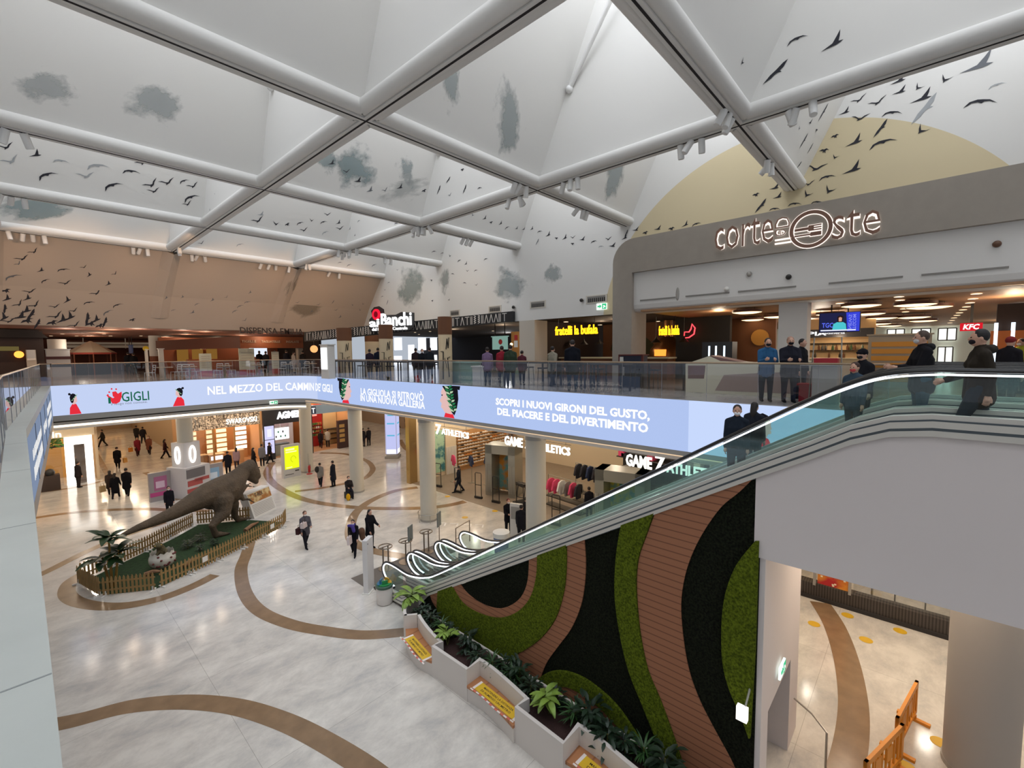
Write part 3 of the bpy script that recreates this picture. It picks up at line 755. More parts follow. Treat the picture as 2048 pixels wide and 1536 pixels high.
for k, x in enumerate((888, 912, 938, 963)):
    c = onz((x, 1047+k*1.2)); m = MB()
    m.bar((c.x-.2, c.y+.28, .006), (c.x+.12, c.y, .006), .09, .002); m.bar((c.x+.12, c.y, .006), (c.x-.2, c.y-.28, .006), .09, .002)
    tag(m.build('floor_arrow', chev), ['first', 'second', 'third', 'fourth'][k]+' white chevron sticker on the floor counting from the ringed column', 'sticker', 'white floor arrows')
for k, (x, y, t) in enumerate(((895, 993, 'in front of the sports shop entrance beside the column'), (1695, 1231, 'near the red shop window below the landing'), (1628, 1248, 'beside the brown inlay below the landing'), (1732, 1280, 'right of the brown inlay below the landing'), (1800, 1262, 'below the white shop window ledge'), (1880, 1485, 'at the foot of the grey column'), (1812, 1534, 'next to the orange barriers'), (930, 1035, 'between the column and the sports shop'), (990, 1022, 'at the sports shop threshold'))):
    c = onz((x, y)); m = MB().lathe([(.17, 0), (.17, .003)], (c.x, c.y, .005), 16); tag(m.build('floor_dot', yel), 'yellow round floor sticker '+t, 'sticker', 'yellow floor dots')
# ---------------------------------------------------------------- sports shop, X 17.5 .. 26, behind the columns
shopfl = mat('grey_brown_shop_floor', '#8a7c6c', .45, noise=(2, .08))
warmw = mat('warm_cream_shop_wall', '#d6c3a4', .7); darkw = mat('dark_shop_wall', '#2e2a28', .8)
struct('floor', MB().box(17.5, 4.6, .0, 28, 25.3, .012), shopfl)
YS = 25.3
mb = MB().box(28, 4.6, 0, 28.2, YS, 5.4).box(17.5, YS, 0, 28.2, YS+.2, 5.4).box(17.5, 4.4, 0, 28.2, 4.6, 5.4)
struct('wall_sports_shop', mb, warmw)
struct('trim_9', MB().box(17.35, 4.5, 5.0, 17.55, YS, 5.5), warmw)
tag(MB().box(17.3, YS-.05, 0, 17.9, YS+.35, 5.3).build('gold_pillar', mat('gold_mirror', '#b89a68', .2, .8)), 'gold mirrored pillar at the left end of the sports shop', 'pillar')
for y in (7, 10.5, 14, 18, 22, 24):
    for x in (19.2, 22, 24.8): lamp(x, y, 4.9, 80, (1, .86, .70))
shelfm = mat('pale_wood_shelf', '#c89a66', .6)
sw = thing('shoe_wall', 'tall wooden shoe display wall on the left side of the sports shop', 'shelf', (23.5, YS, 0))
mb = MB(); p, q = Vector((21.4, YS-.02, 0)), Vector((27.8, YS-.02, 0)); dd = Vector((1, 0, 0)); nn = Vector((0, -1, 0)); LL = 6.4
mb.prism([p, q, q+Vector((0, 0, 3.0)), p+Vector((0, 0, 3.0))], nn*.02); mb.build('back_panel', mat('shoe_wall_board', '#b98a58', .7), sw)
shz = [.4+.24*k for k in range(10)]
for z in shz: MB().prism([p+Vector((0, 0, z)), q+Vector((0, 0, z)), q+nn*.26+Vector((0, 0, z)), p+nn*.26+Vector((0, 0, z))], (0, 0, .02)).build('shelf', shelfm, sw)
rep(sw)
shcol = [mat('shoe_white', '#f2ece2', .5), mat('shoe_grey', '#8d8a88', .5), mat('shoe_orange', '#d9873c', .5), mat('shoe_black', '#35302f', .5)]
def shoebm():
    m = MB(); prof = [(-.14, 0, .05), (-.1, .0, .1), (-.02, 0, .09), (.06, 0, .055), (.13, 0, .03), (.15, 0, .015)]
    n = 8; b = 0
    for x, y, h in prof:
        for k in range(n):
            a = PI*2*k/n; m.v.append((x, .045*math.cos(a), max(0, h*(.5+.5*math.sin(a)))))
    for i in range(len(prof)-1):
        for k in range(n): m.face((i*n+k, i*n+(k+1) % n, (i+1)*n+(k+1) % n, (i+1)*n+k))
    m.face(range(n)); m.face([(len(prof)-1)*n+k for k in range(n)][::-1]); return m
shoes = []
for c in shcol:
    o = shoebm().build('sports_shoe', c, None, True); shoes.append(o)
rz = math.atan2(dd.y, dd.x); cnt = 0
for z in shz:
    for k in range(22):
        o = shoes[0 if random.random() < .55 else random.randrange(4)]
        c = o if cnt < 0 else o.copy()
        COL.objects.link(c); pp = p+dd*(.25+k*(LL-.4)/22)+nn*.14; c.location = (pp.x, pp.y, z+.02); c.rotation_euler = (0, 0, rz+random.uniform(-.15, .15)); c.scale = (1.15, 1.15, 1.15)
        tag(c, 'sports shoe standing on the wooden shoe display wall', 'shoe', 'shoes on the display wall'); cnt += 1
for o in shoes: bpy.data.objects.remove(o)
# teal mural panel at the left end, slatted changing wall
def noisepanel(name, c1, c2, sc=5): return mat(name, c1, .6, noise=(sc, .5, .42, .58, c2))
mur = thing('wall_mural', 'teal and white splash mural left inside the sports shop', 'mural', (18.6, YS, .4)); 
MB().box(18.9, YS-.06, .3, 20.3, YS-.01, 3.3).build('mural_panel', noisepanel('teal_mural', '#2f6f78', '#a9c9a8', 2.2), mur); rep(mur)
mb = MB()
for k in range(12): mb.box(20.4+k*.08, YS-.16, 0, 20.44+k*.08, YS-.1, 2.0)
galv = mat('galvanised_metal', '#a3a196', .35, .7)
t = thing('slatted_partition', 'silver slatted partition left of the shoe display wall', 'partition', (20, YS, 0))
MB().box(20.35, YS-.1, 0, 21.35, YS-.02, 3.4).build('backing', warmw, t); mb.build('slat', mat('white_slat', '#e8e2d8', .4), t); rep(t)
def kiosk(name, label, c, ux, w, d, h, doorcol):
    t = thing(name, label, 'display kiosk', (c[0], c[1], 0)); u = Vector((math.cos(ux), math.sin(ux), 0)); v = Vector((-u.y, u.x, 0)); C = Vector((c[0], c[1], 0)); Z = Vector((0, 0, 1))
    def blk(a0, a1, b0, b1, z0, z1, m, nm): MB().prism([C+u*a0+v*b0+Z*z0, C+u*a1+v*b0+Z*z0, C+u*a1+v*b1+Z*z0, C+u*a0+v*b1+Z*z0], Z*(z1-z0)).build(nm, m, t)
    blk(-w/2, -w/2+.45, -d/2, d/2, 0, h, galv, 'pillar'); blk(w/2-.45, w/2, -d/2, d/2, 0, h, galv, 'pillar')
    blk(-w/2, w/2, -d/2, d/2, h-.55, h, galv, 'lintel'); blk(-w/2+.45, w/2-.45, d/2-.12, d/2, .1, h-.5, doorcol, 'back_panel')
    m = MB()
    for k in range(5):
        for s in (-1, 1):
            o = C+v*(-d/2-.012)+u*(s*(w/2-.4+k*.085)-.0); m.prism([o+Z*.25, o+u*.035+Z*.25, o+u*.035+Z*(h*.62), o+Z*(h*.62)], v*-.02)
    for k in range(7):
        o = C+u*(-w/2-.012)+v*(-d/2+.1+k*(d-.2)/7); m.prism([o+Z*.25, o+v*.04+Z*.25, o+v*.04+Z*(h-.8), o+Z*(h-.8)], u*-.02)
    m.build('ribbing', mat('bright_rib', '#cfccc2', .3, .8), t); return rep(t)
kiosk('display_kiosk', 'galvanised metal display kiosk with ribbed sides at the sports shop front', (19.9, 19.0), -1.25, 2.0, 1.2, 3.15, noisepanel('mural_orange_teal', '#d98f2c', '#6fa7a2', 2.0))
kiosk('display_kiosk', 'second metal display kiosk half hidden behind the escalator handrail', (19.4, 10.6), -1.35, 2.4, 1.2, 3.1, noisepanel('mural_green', '#54a39a', '#d9d24c', 2.6))
# hanging shop letters
gl = emit('sign_white', '#fffaf0', 1.6)
def hangsign(label, y0, y1, z0, z1, parts):
    t = thing('hanging_sign', label, 'sign', (17.35, y0, z0))
    L = y0-y1
    for s, a, b, hh in parts:
        lettering('lettering', s, gl, t, flat((17.33, y0-a*L, z0-(hh-1)*.1), (0, -1, 0), (0, 0, 1), (-1, 0, 0)), (b-a)*L, (z1-z0)*hh, .03, .05, .05 if s == '7' else 0)
    m = MB()
    for z in (z1+.02, z0+.3): m.box(17.36, y1, z, 17.385, y0, z+.02)
    for y in (y1+.3, (y0+y1)/2, y0-.3): m.box(17.365, y, z1, 17.38, y+.012, 5.01)
    m.build('mounting_rail', mat('dark_rail', '#4a443e', .5), t); return rep(t)
GP = [('GAME', 0, .30, 1), ('7', .33, .44, 1.35), ('ATHLETICS', .46, 1, .8)]
hangsign('white illuminated sports shop letters hanging left of the ringed column', 23.9, 19.3, 3.78, 4.25, GP)
hangsign('white illuminated sports shop letters broken by the middle column', 16.45, 12.2, 3.85, 4.35, GP)
hangsign('white illuminated sports shop letters behind the escalator glass', 9.3, 5.4, 3.9, 4.42, GP)
# antitheft gates
gm = mat('black_gate_plastic', '#26221f', .4)
def gate():
    t = thing('security_gate', '', 'gate', (0, 0, 0)); m = MB(); m.tube([(0, -.22, .12), (0, -.22, 1.5), (0, -.18, 1.56), (0, .18, 1.56), (0, .22, 1.5), (0, .22, .12)], .025, 8); m.build('frame', gm, t, True)
    MB().box(-.06, -.27, 0, .06, .27, .13).build('base', gm, t); MB().box(-.012, -.2, .8, .012, .2, .84).build('crossbar', gm, t); return t
g0_ = gate(); first = True
for (x, y), l in zip(((877, 974), (916, 985), (957, 997), (992, 1006), (1040, 1024), (1110, 1052)), ('next to the ringed column', 'beside the walking man in the sports shop', 'left of the metal kiosk', 'right front of the metal kiosk', 'by the treadmill', 'behind the escalator handrail')):
    c = onz((x, y)); tgt = g0_ if first else dup(g0_, (0, 0, 0)); first = False
    tgt.location = (max(17.9, c.x), c.y, .012); tgt.rotation_euler = (0, 0, .2); tgt['label'] = 'black antitheft gate '+l; tgt['group'] = 'antitheft gates'
# treadmill
t = thing('treadmill', 'black treadmill standing beside the metal kiosk in the sports shop', 'treadmill', (19.5, 16.7, .012), -.25)
MB().box(-.85, -.36, .02, .85, .36, .2).build('deck', gm, t); MB().box(-.8, -.25, .2, .8, .25, .215).build('belt', mat('belt_rubber', '#151515', .8), t)
for s in (-1, 1): MB().tube([(-.6, s*.36, .2), (-.45, s*.36, 1.15), (-.2, s*.34, 1.2), (.25, s*.34, 1.0)], .03, 8).build('upright', gm, t, True)
MB().box(-.62, -.38, 1.12, -.38, .38, 1.3).build('console', gm, t)
# clothes racks with garments
def garment(col, name):
    m = MB(); m.prism([(-.22, 0, 0), (.22, 0, 0), (.24, 0, .55), (.42, 0, .2), (.5, 0, .28), (.3, 0, .72), (.1, 0, .78), (-.1, 0, .78), (-.3, 0, .72), (-.5, 0, .28), (-.42, 0, .2), (-.24, 0, .55)], (0, .09, 0))
    return m.build(name, col, None)
gcols = [('black', '#22222a'), ('orange', '#e08a2a'), ('pink', '#d8466e'), ('white', '#e6e2dc'), ('navy', '#23304f'), ('grey', '#8c8884')]
gm_ = {n: garment(mat('cloth_'+n, c, .85), 'jacket') for n, c in gcols}
used = set()
def hang(n, loc, rz, label, s=1.0):
    o = gm_[n]
    if n in used: o = o.copy(); COL.objects.link(o)
    used.add(n); o.location = loc; o.rotation_euler = (0, 0, rz); o.scale = (s, s, s); tag(o, label, 'garment', 'garments in the sports shop')
def rack(x, y, L, rz, label, h=1.7):
    t = thing('clothes_rack', label, 'clothes rack', (x, y, .012), rz)
    MB().tube([(-L/2, 0, .02), (-L/2, 0, h), (L/2, 0, h), (L/2, 0, .02)], .02, 8).build('frame', galv, t, True)
    MB().box(-L/2, -.25, .5, L/2, .25, .54).build('shelf', gm, t); MB().box(-L/2-.02, -.28, 0, L/2+.02, .28, .04).build('base', gm, t); return t
rack(20.2, 14.6, 2.6, 1.45, 'clothes rack with bright pink and white garments behind the middle column'); rack(21.8, 13.6, 3.0, 1.45, 'clothes rack with dark and orange jackets deep in the sports shop', 2.2)
for k in range(6): hang(['pink', 'pink', 'white', 'grey', 'pink', 'black'][k], (20.15, 15.6-k*.38, .8), .1+PI, ['left pink shirt', 'second pink shirt', 'white patterned shirt', 'grey hoodie', 'pink sweatshirt', 'black shirt'][k]+' on the front clothes rack')
for k in range(7): hang(['black', 'black', 'navy', 'black', 'orange', 'orange', 'grey'][k], (21.75, 14.8-k*.4, 1.4), .1+PI, ['first black', 'second black', 'navy', 'third black', 'left orange', 'right orange', 'grey'][k]+' jacket on the tall rack behind', 1.05)
for k, (n, x, y) in enumerate((('pink', 19.6, 23.4), ('navy', 20.2, 22.3), ('navy', 20.6, 21.2))): hang(n, (x, y, 1.15), 1.2, ['red and black jersey', 'navy jersey behind the walking man', 'navy jersey left of the kiosk'][k]+' on a stand', .9)
for k, (x, y) in enumerate(((19.6, 23.4), (20.2, 22.3), (20.6, 21.2))):
    t = MB().tube([(x, y, .015), (x, y, 1.75)], .02, 6).box(x-.2, y-.2, .012, x+.2, y+.2, .03).build('display_stand', galv); tag(t, 'thin metal stand carrying the '+['red jersey', 'navy jersey behind the walker', 'navy jersey by the kiosk'][k], 'stand')
# upper stock shelves at the right end, mannequin
t = thing('stock_shelf', 'dark shelf full of folded clothes at the right of the sports shop', 'shelf', (24, 8.5, 0))
for z in (.5, 1.2, 1.9, 2.6, 3.3, 4.0): MB().box(23.4, 5.2, z, 24.2, 13.2, z+.05).build('shelf_board', gm, t)
MB().box(24.2, 5.2, 0, 24.3, 13.2, 4.6).build('back_panel', darkw, t)
for k in range(44):
    z = random.choice((.55, 1.25, 1.95, 2.65, 3.35, 4.05)); y = random.uniform(5.4, 12.8); MB().box(23.5, y, z, 24.1, y+.34, z+random.uniform(.12, .4)).build('folded_clothes', random.choice([mat('cloth_'+n, c, .85) for n, c in gcols]), t)
rep(t)
# promotional light boxes above the shoe wall
for k, (y, c, l) in enumerate(((22.6, '#fff3dd', 'warm white'), (17.6, '#eef2b8', 'pale yellow'))):
    t = thing('light_box', l+' advertising light box high in the sports shop', 'light box', (22.2, y, 3.6)); MB().box(22.2, y-1.6, 3.65, 22.3, y+.2, 4.7).build('panel', emit('lightbox%d' % k, c, 1.3), t); MB().box(22.19, y-1.64, 3.61, 22.29, y-1.6, 4.74).build('frame', gm, t); rep(t)
# ---------------------------------------------------------------- north row of shops (Y 40.3)
def sign(name, label, cat, parts, m, o, xd, up, n, board=None):
    t = thing(name, label, cat, tuple(o))
    for s, a, b, w, h, bold in parts: lettering('lettering', s, m, t, flat(Vector(o)+Vector(xd)*a+Vector(up)*b, xd, up, n), w, h, bold, .04)
    if board:
        a0, a1, b0, b1, bm_ = board; O = Vector(o)-Vector(n)*.03; X, U = Vector(xd), Vector(up)
        MB().prism([O+X*a0+U*b0, O+X*a1+U*b0, O+X*a1+U*b1, O+X*a0+U*b1], Vector(n)*-.06).build('board', bm_, t)
    return rep(t)
tan = mat('tan_shop_wall', '#c99a6a', .6); gold = mat('gold_trim', '#b98a50', .35, .6)
YF = 40.3
mb = MB().box(8.2, YF+5, 0, 13.3, YF+5.2, 5.25).box(8.2, YF, 0, 8.35, YF+5, 5.25).box(13.15, YF, 0, 13.3, YF+5, 5.25).box(20.9, YF-.4, 0, 21.1, YF+6, 5.25).box(13.3, YF+5, 0, 21, YF+5.2, 5.25)
struct('wall_north_shops', mb, tan)
struct('floor', MB().box(8.3, YF+.02, 0, 21, YF+5, .012), mat('tan_shop_floor', '#b08a66', .35))
for x in (9.5, 11.8): lamp(x, YF+1.5, 4.6, 170, WARM); lamp(x, YF+3.6, 4.6, 120, WARM)
for x in (14.2, 16): lamp(x, YF+2, 4.6, 170, (1, .95, .9))
for x in (18.2, 20): lamp(x, YF+1.8, 4.6, 130, (1, .72, .5))
for x in (9.5, 12): lamp(x, YF-1.6, 5.0, 70, WARM)
# crystal shop
cs = thing('shop_facade', 'warm lit crystal jewellery shop front with mirrored header', 'shop front', (10.8, YF, 0))
MB().box(8.35, YF, 3.1, 13.15, YF+.1, 5.2).build('mirror_header', noisepanel('mirror_facets', '#d9c9b4', '#5d5046', 9), cs)
for x in (8.35, 9.75, 11.2, 13.05): MB().box(x, YF, .0, x+.1, YF+.12, 3.1).build('mullion', gold, cs)
m = MB()
for k in range(60): x = random.uniform(8.4, 13); z = random.uniform(3.2, 5.0); m.box(x, YF-.03, z, x+.05, YF, z+random.uniform(.2, .5))
m.build('mirror_facet', mat('mirror_strip', '#e8dccb', .1, 1), cs)
MB().poly([(8.4, YF+.06, 0), (9.8, YF+.06, 0), (9.8, YF+.06, 3.1), (8.4, YF+.06, 3.1)]).build('shop_window', railg, cs); rep(cs)
sign('shop_sign', 'white letters of the crystal shop on its mirrored header', 'sign', [('SWAROVSKI', 0, 0, 2.2, .42, .02)], gl, (10.7, YF-.06, 3.35), (1, 0, 0), (0, 0, 1), (0, -1, 0))
glow = emit('glowing_display', '#ffe2b0', 1.7); glow2 = emit('glowing_display_white', '#fff6ea', 1.8)
for k, (x, w) in enumerate(((8.6, .7), (9.9, .5), (10.6, .8), (12.0, .9))):
    t = thing('display_cabinet', ['left', 'narrow left', 'middle', 'right'][k]+' glowing jewellery cabinet inside the crystal shop', 'cabinet', (x, YF+2.6, 0))
    MB().box(x, YF+2.6, 0, x+w, YF+2.95, 2.7).build('carcass', tan, t)
    for z in (.8, 1.2, 1.6, 2.0, 2.4): MB().box(x+.04, YF+2.56, z, x+w-.04, YF+2.6, z+.27).build('lit_shelf', glow if k != 3 else glow2, t)
    rep(t)
for k, (x, y) in enumerate(((10.1, YF+.9), (11.6, YF+1.2), (9.0, YF+1.2))):
    t = thing('counter', ['middle', 'right', 'left'][k]+' pale wooden counter in the crystal shop', 'counter', (x, y, .012)); MB().box(-.5, -.3, 0, .5, .3, .95).build('body', tan, t); MB().box(-.55, -.35, .95, .55, .35, 1.0).build('top', mat('pale_top', '#e6c9a0', .4), t)
    if k == 0: MB().box(-.4, -.34, .55, .4, -.31, .85).build('screen', emit('counter_screen', '#fbf4ff', 1.6), t)
# phone shop with black header
blk = mat('black_header', '#1d1b20', .5)
ps = thing('shop_facade', 'black framed phone shop front with two lilac screens', 'shop front', (15.1, YF, 0))
MB().box(13.3, YF-.25, 2.95, 17.0, YF, 5.25).build('header', blk, ps); MB().box(13.3, YF-.25, 0, 14.15, YF-.05, 2.95).build('side_panel', blk, ps)
for z0_, z1_ in ((.55, 1.68), (1.74, 2.85)): MB().box(13.36, YF-.29, z0_, 14.08, YF-.25, z1_).build('screen', emit('lilac_screen', '#d2d0f4', 1.1), ps)
lil = emit('lilac_grey', '#9a98b8', .8)
MB().box(13.55, YF-.3, 1.95, 13.9, YF-.292, 2.6).build('screen_graphic', emit('screen_panel_white', '#ecebfb', 1.1), ps); MB().lathe([(.16, 0), (.16, .01)], (13.72, YF-.3, 1.2), 16, Matrix.Rotation(PI/2, 3, 'X')).build('screen_graphic', lil, ps)
rep(ps)
sign('shop_sign', 'glowing white script letters on the black header', 'sign', [('AGMEN', 0, 0, 2.1, .62, .06)], emit('sign_glow', '#ffffff', 2.2), (14.35, YF-.3, 3.35), (1, 0, 0), (0, 0, 1), (0, -1, 0))
t = thing('display_wall', 'bright white wall of small gadgets in the phone shop', 'shelf', (15.5, YF+3, 0))
MB().box(14.2, YF+3.2, 0, 17, YF+3.4, 4.2).build('wall_panel', mat('shop_white', '#d9d6da', .5), t)
for k in range(3): MB().box(14.3+k*.8, YF+3.15, 2.2, 15.0+k*.8, YF+3.2, 3.1).build('poster', mat('mauve_poster', '#b3a3ad', .6), t)
MB().box(14.25, YF+3.15, 1.0, 16.6, YF+3.2, 2.05).build('lit_panel', emit('lit_white', '#fdfdff', 1.5), t)
for k in range(10): MB().box(14.4+.2*k, YF+3.08, 1.2 if k % 2 else 1.62, 14.5+.2*k, YF+3.14, (1.2 if k % 2 else 1.62)+.18).build('gadget', random.choice([blk, green_ := mat('gadget_green', '#3f8f7a', .5), lil]), t)
rep(t)
t = thing('counter', 'glass fronted counter of the phone shop', 'counter', (14.8, YF+1.2, .012)); MB().box(-.6, -.3, 0, .9, .3, .95).build('body', mat('grey_counter', '#9aa39c', .4), t); MB().box(-.65, -.33, .95, .95, .33, 1.0).build('top', blk, t)
t = MB().ball((16.8, YF-.35, 2.75), .14); tag(t.build('globe_light', emit('globe', '#fff4f4', 2.2), None, True), 'round white globe light at the right end of the phone shop', 'lamp')
# red gift shop
rs = thing('shop_facade', 'warm shop front with red display wall behind the column', 'shop front', (18.8, YF-.4, 0))
MB().box(17.0, YF-.45, 3.45, 20.9, YF-.2, 4.25).build('header', mat('slate_blue_header', '#8ea3b4', .6), rs); MB().box(17.0, YF-.45, 0, 17.25, YF, 3.45).build('side_panel', darkw, rs); MB().box(19.6, YF-.45, 0, 20.9, YF-.1, 2.6).build('open_door', mat('dark_red_door', '#3a2018', .5), rs)
for k in range(4): MB().box(19.7, YF-.48, .6+k*.45, 20.2, YF-.45, .9+k*.45).build('door_display', mat('gold_tins', '#b08a4c', .5), rs)
rep(rs)
sign('shop_sign', 'dark blue square shop emblem on the slate header', 'sign', [('T', .1, .08, .3, .45, .02)], tw, (17.1, YF-.5, 3.5), (1, 0, 0), (0, 0, 1), (0, -1, 0), (0, .5, 0, .65, mat('navy_sign', '#27304a', .5)))
t = thing('display_wall', 'red wall unit with rows of gift boxes in the shop behind the column', 'shelf', (18.3, YF+2.4, 0)); red = mat('shop_red', '#b3211f', .5)
MB().box(17.4, YF+2.4, 0, 19.4, YF+2.6, 4.0).build('wall_panel', red, t)
for r in range(4):
    MB().box(17.5, YF+2.1, 1.0+r*.35, 19.3, YF+2.4, 1.03+r*.35).build('shelf', red, t)
    for k in range(9): MB().box(17.55+k*.19, YF+2.12, 1.03+r*.35, 17.68+k*.19, YF+2.3, 1.23+r*.35).build('gift_box', random.choice([mat('gold_tins', '#b08a4c', .5), shcol[0], mat('green_box', '#5c7a3a', .6)]), t)
MB().box(17.8, YF+2.36, 2.9, 18.9, YF+2.39, 3.2).build('lit_letters', emit('red_glow', '#ff9a86', 1.4), t); rep(t)
t = thing('shelf_unit', 'cream shelf unit on the right inside the red gift shop', 'shelf', (20.2, YF+2.5, 0)); MB().box(19.5, YF+2.4, 0, 20.85, YF+2.6, 4.0).build('panel', mat('cream_lit', '#f0d8a4', .6), t)
for z in (.5, 1.0, 1.5): MB().box(19.5, YF+2.0, z, 20.85, YF+2.4, z+.05).build('shelf_board', darkw, t)
rep(t)
# digital column, corridor walls
t = thing('digital_column', 'square column wrapped in lilac advertising screens', 'advertising column', (20.9, 32.9, 0), .75)
MB().box(-.55, -.55, 0, .55, .55, .22).build('base', graym, t); MB().box(-.45, -.45, .22, .45, .45, 5.2).build('core', alu, t)
for k in range(4):
    R = Matrix.Rotation(k*PI/2, 4, 'Z'); MB().box(-.42, -.49, .4, .42, -.45, 4.9, R).build('screen', emit('column_screen', '#bfc3ee', 1.05), t)
    m = MB()
    for z, w in ((3.6, .5), (2.9, .62), (1.9, .62)): m.box(-w/2, -.5, z, w/2, -.492, z+.12, R)
    m.build('screen_graphic', emit('cyan_graphic', '#6fc2e6', .9), t); MB().box(-.4, -.5, .42, .4, -.492, .8, R).build('screen_base', tw, t)
tcw = mat('tan_corridor_wall', '#b59c7c', .6); struct('wall_corridor_right', MB().box(8.9, YF+5.2, 0, 9.1, 72, 5.4), tcw); struct('wall_corridor_left', MB().box(3.3, 43.2, 0, 3.45, 72, 5.4), tcw); struct('wall_corridor_end', MB().box(-14, 72, 0, 14, 72.2, 5.4), tcw)
struct('wall_far_right', MB().box(30, 33, 0, 30.2, 76, 5.25).box(21, YF+6, 0, 21.2, 76, 5.25).box(21, 76, 0, 30.2, 76.2, 5.25), mat('beige_corridor_wall', '#b59a80', .6))
t = thing('shop_window', 'orange glowing clothes shop window at the end of the left corridor', 'shop window', (8, 71.9, 0)); MB().box(5.7, 71.9, .9, 8.2, 72, 4.2).build('lit_back', emit('amber_glow', '#f0a85a', .9), t)
for k in range(6): MB().lathe([(.05, 0), (.2, .3), (.24, .9), (.14, 1.5), (.06, 1.75)], (5.9+k*.42, 71.7, 1.0), 10).build('mannequin', random.choice([shcol[0], gm, mat('rust_dress', '#a8512f', .8), mat('grey_suit', '#5d5a60', .8)]), t, True)
rep(t)
# white lettered department store on the far left
cf = thing('department_store', 'department store front with glowing white portal on the far left', 'shop front', (2, 43, 0))
MB().box(-8, 43, 3.3, 3.3, 43.2, 5.25).build('header', warmw, cf)
for a, b, z0_, z1_ in ((1.75, 2.2, 0, 3.0), (2.75, 3.15, 0, 3.0), (1.75, 3.15, 2.75, 3.3)): MB().box(a, 42.9, z0_, b, 43, z1_).build('lit_portal', emit('portal_white', '#fff8ee', 2.6), cf)
MB().box(2.2, 43.0, 0, 2.75, 43.1, 2.75).build('door', mat('mirror_door', '#8a7f78', .1, .8), cf)
MB().poly([(-6, 43.05, 0), (1.6, 43.05, 0), (1.6, 43.05, 3.3), (-6, 43.05, 3.3)]).build('shop_window', railg, cf); MB().box(-8, 46, 0, 3.3, 46.1, 5.2).build('interior_wall', mat('amber_wall', '#d3a25a', .7), cf); rep(cf)
for x in (-4, -1, 1.4): lamp(x, 44.4, 4.4, 130, WARM)
sign('store_sign', 'small white store letters beside the hanging greenery', 'sign', [('coin', 0, 0, 1.1, .4, .02)], gl, (.55, 42.97, 3.36), (1, 0, 0), (0, 0, 1), (0, -1, 0))
t = thing('hanging_greenery', 'mass of green leaves hanging above the store window on the far left', 'plant', (.2, 43.6, 2.7)); m = MB()
for k in range(420):
    c = Vector((random.uniform(-1.8, 1.6), random.uniform(-.3, .3), random.uniform(-.1, 1.3)*random.random()**.3)); a = random.uniform(0, 6.28); s = .16; u = Vector((math.cos(a), math.sin(a), random.uniform(-.5, .5)))*s; v = Vector((0, 0, s*.6)); m.poly([c-u, c-v*.6, c+u, c+v*.6])
m.build('leaves', mat('shop_leaf', '#5b8a2c', .6, noise=(3, .5)), t, recalc=False)
MB().box(-1.9, -.05, -.1, 1.7, .05, 0).build('planter_rail', gm, t)
for k, (x, y) in enumerate(((-.2, 42.3), (.95, 42.4), (-1.2, 42.2))):
    t = thing('display_plinth', ['middle', 'right', 'left'][k]+' dark plinth with a black bag in the store window', 'plinth', (x, y-.1, 0)); MB().box(-.45, -.3, 0, .45, .3, 1.0).build('plinth', mat('dark_brown_plinth', '#3a2c26', .6), t); MB().lathe([(.22, 0), (.26, .18), (.18, .36), (.06, .42)], (0, 0, 1.0), 12).build('bag', gm, t, True)
# ================================================================ upper level, east side
copper = mat('copper_ceiling', '#a9805c', .55, spec=.4); darkc = mat('dark_ceiling', '#33261f', .8); brownw = mat('warm_brown_wall', '#6b4226', .7); browndk = mat('dark_brown_wall', '#30201a', .7)
struct('ceiling', MB().box(XW+.02, 8.9, 10.5, 34, 40, 10.6), darkc)
struct('ceiling', MB().box(17.72, -14, 10.42, 46, 8.9, 10.5), copper)
struct('ceiling', MB().box(-14, 34.1, 10.42, XW, 62, 10.5), mat('red_brown_ceiling', '#7a4632', .8))
struct('wall_east_back', MB().box(34, 16.6, ZF, 34.2, 46, 10.6), mat('black_grey_wall', '#2b2a30', .8))
struct('wall_shop_divider', MB().box(XW+1.1, 16.0, ZF, 29, 16.3, 10.5), browndk); struct('wall_pillar', MB().box(XW, 15.6, ZF, XW+1.1, 16.7, 10.5), mat('cream_pillar', '#c9c0b2', .7))
struct('wall_pizzeria_back', MB().box(26, 9.0, ZF, 26.2, 15.7, 10.5), brownw)
struct('wall_foodcourt_back', MB().box(46, -14, ZF, 46.2, 9, 10.5).box(33.5, 8.9, ZF, 46, 9.1, 10.5), mat('pale_green_white_wall', '#e4e6d8', .7))
struct('wall_north_back', MB().box(-14, 62, ZF, 20, 62.2, 10.5), mat('red_brown_wall', '#6e3b2b', .8))
struct('wall_north_side', MB().box(18.2, 40, ZF, 18.4, 62, 10.5), browndk)
day = emit('daylight_window', '#f6f9ff', 2.2)
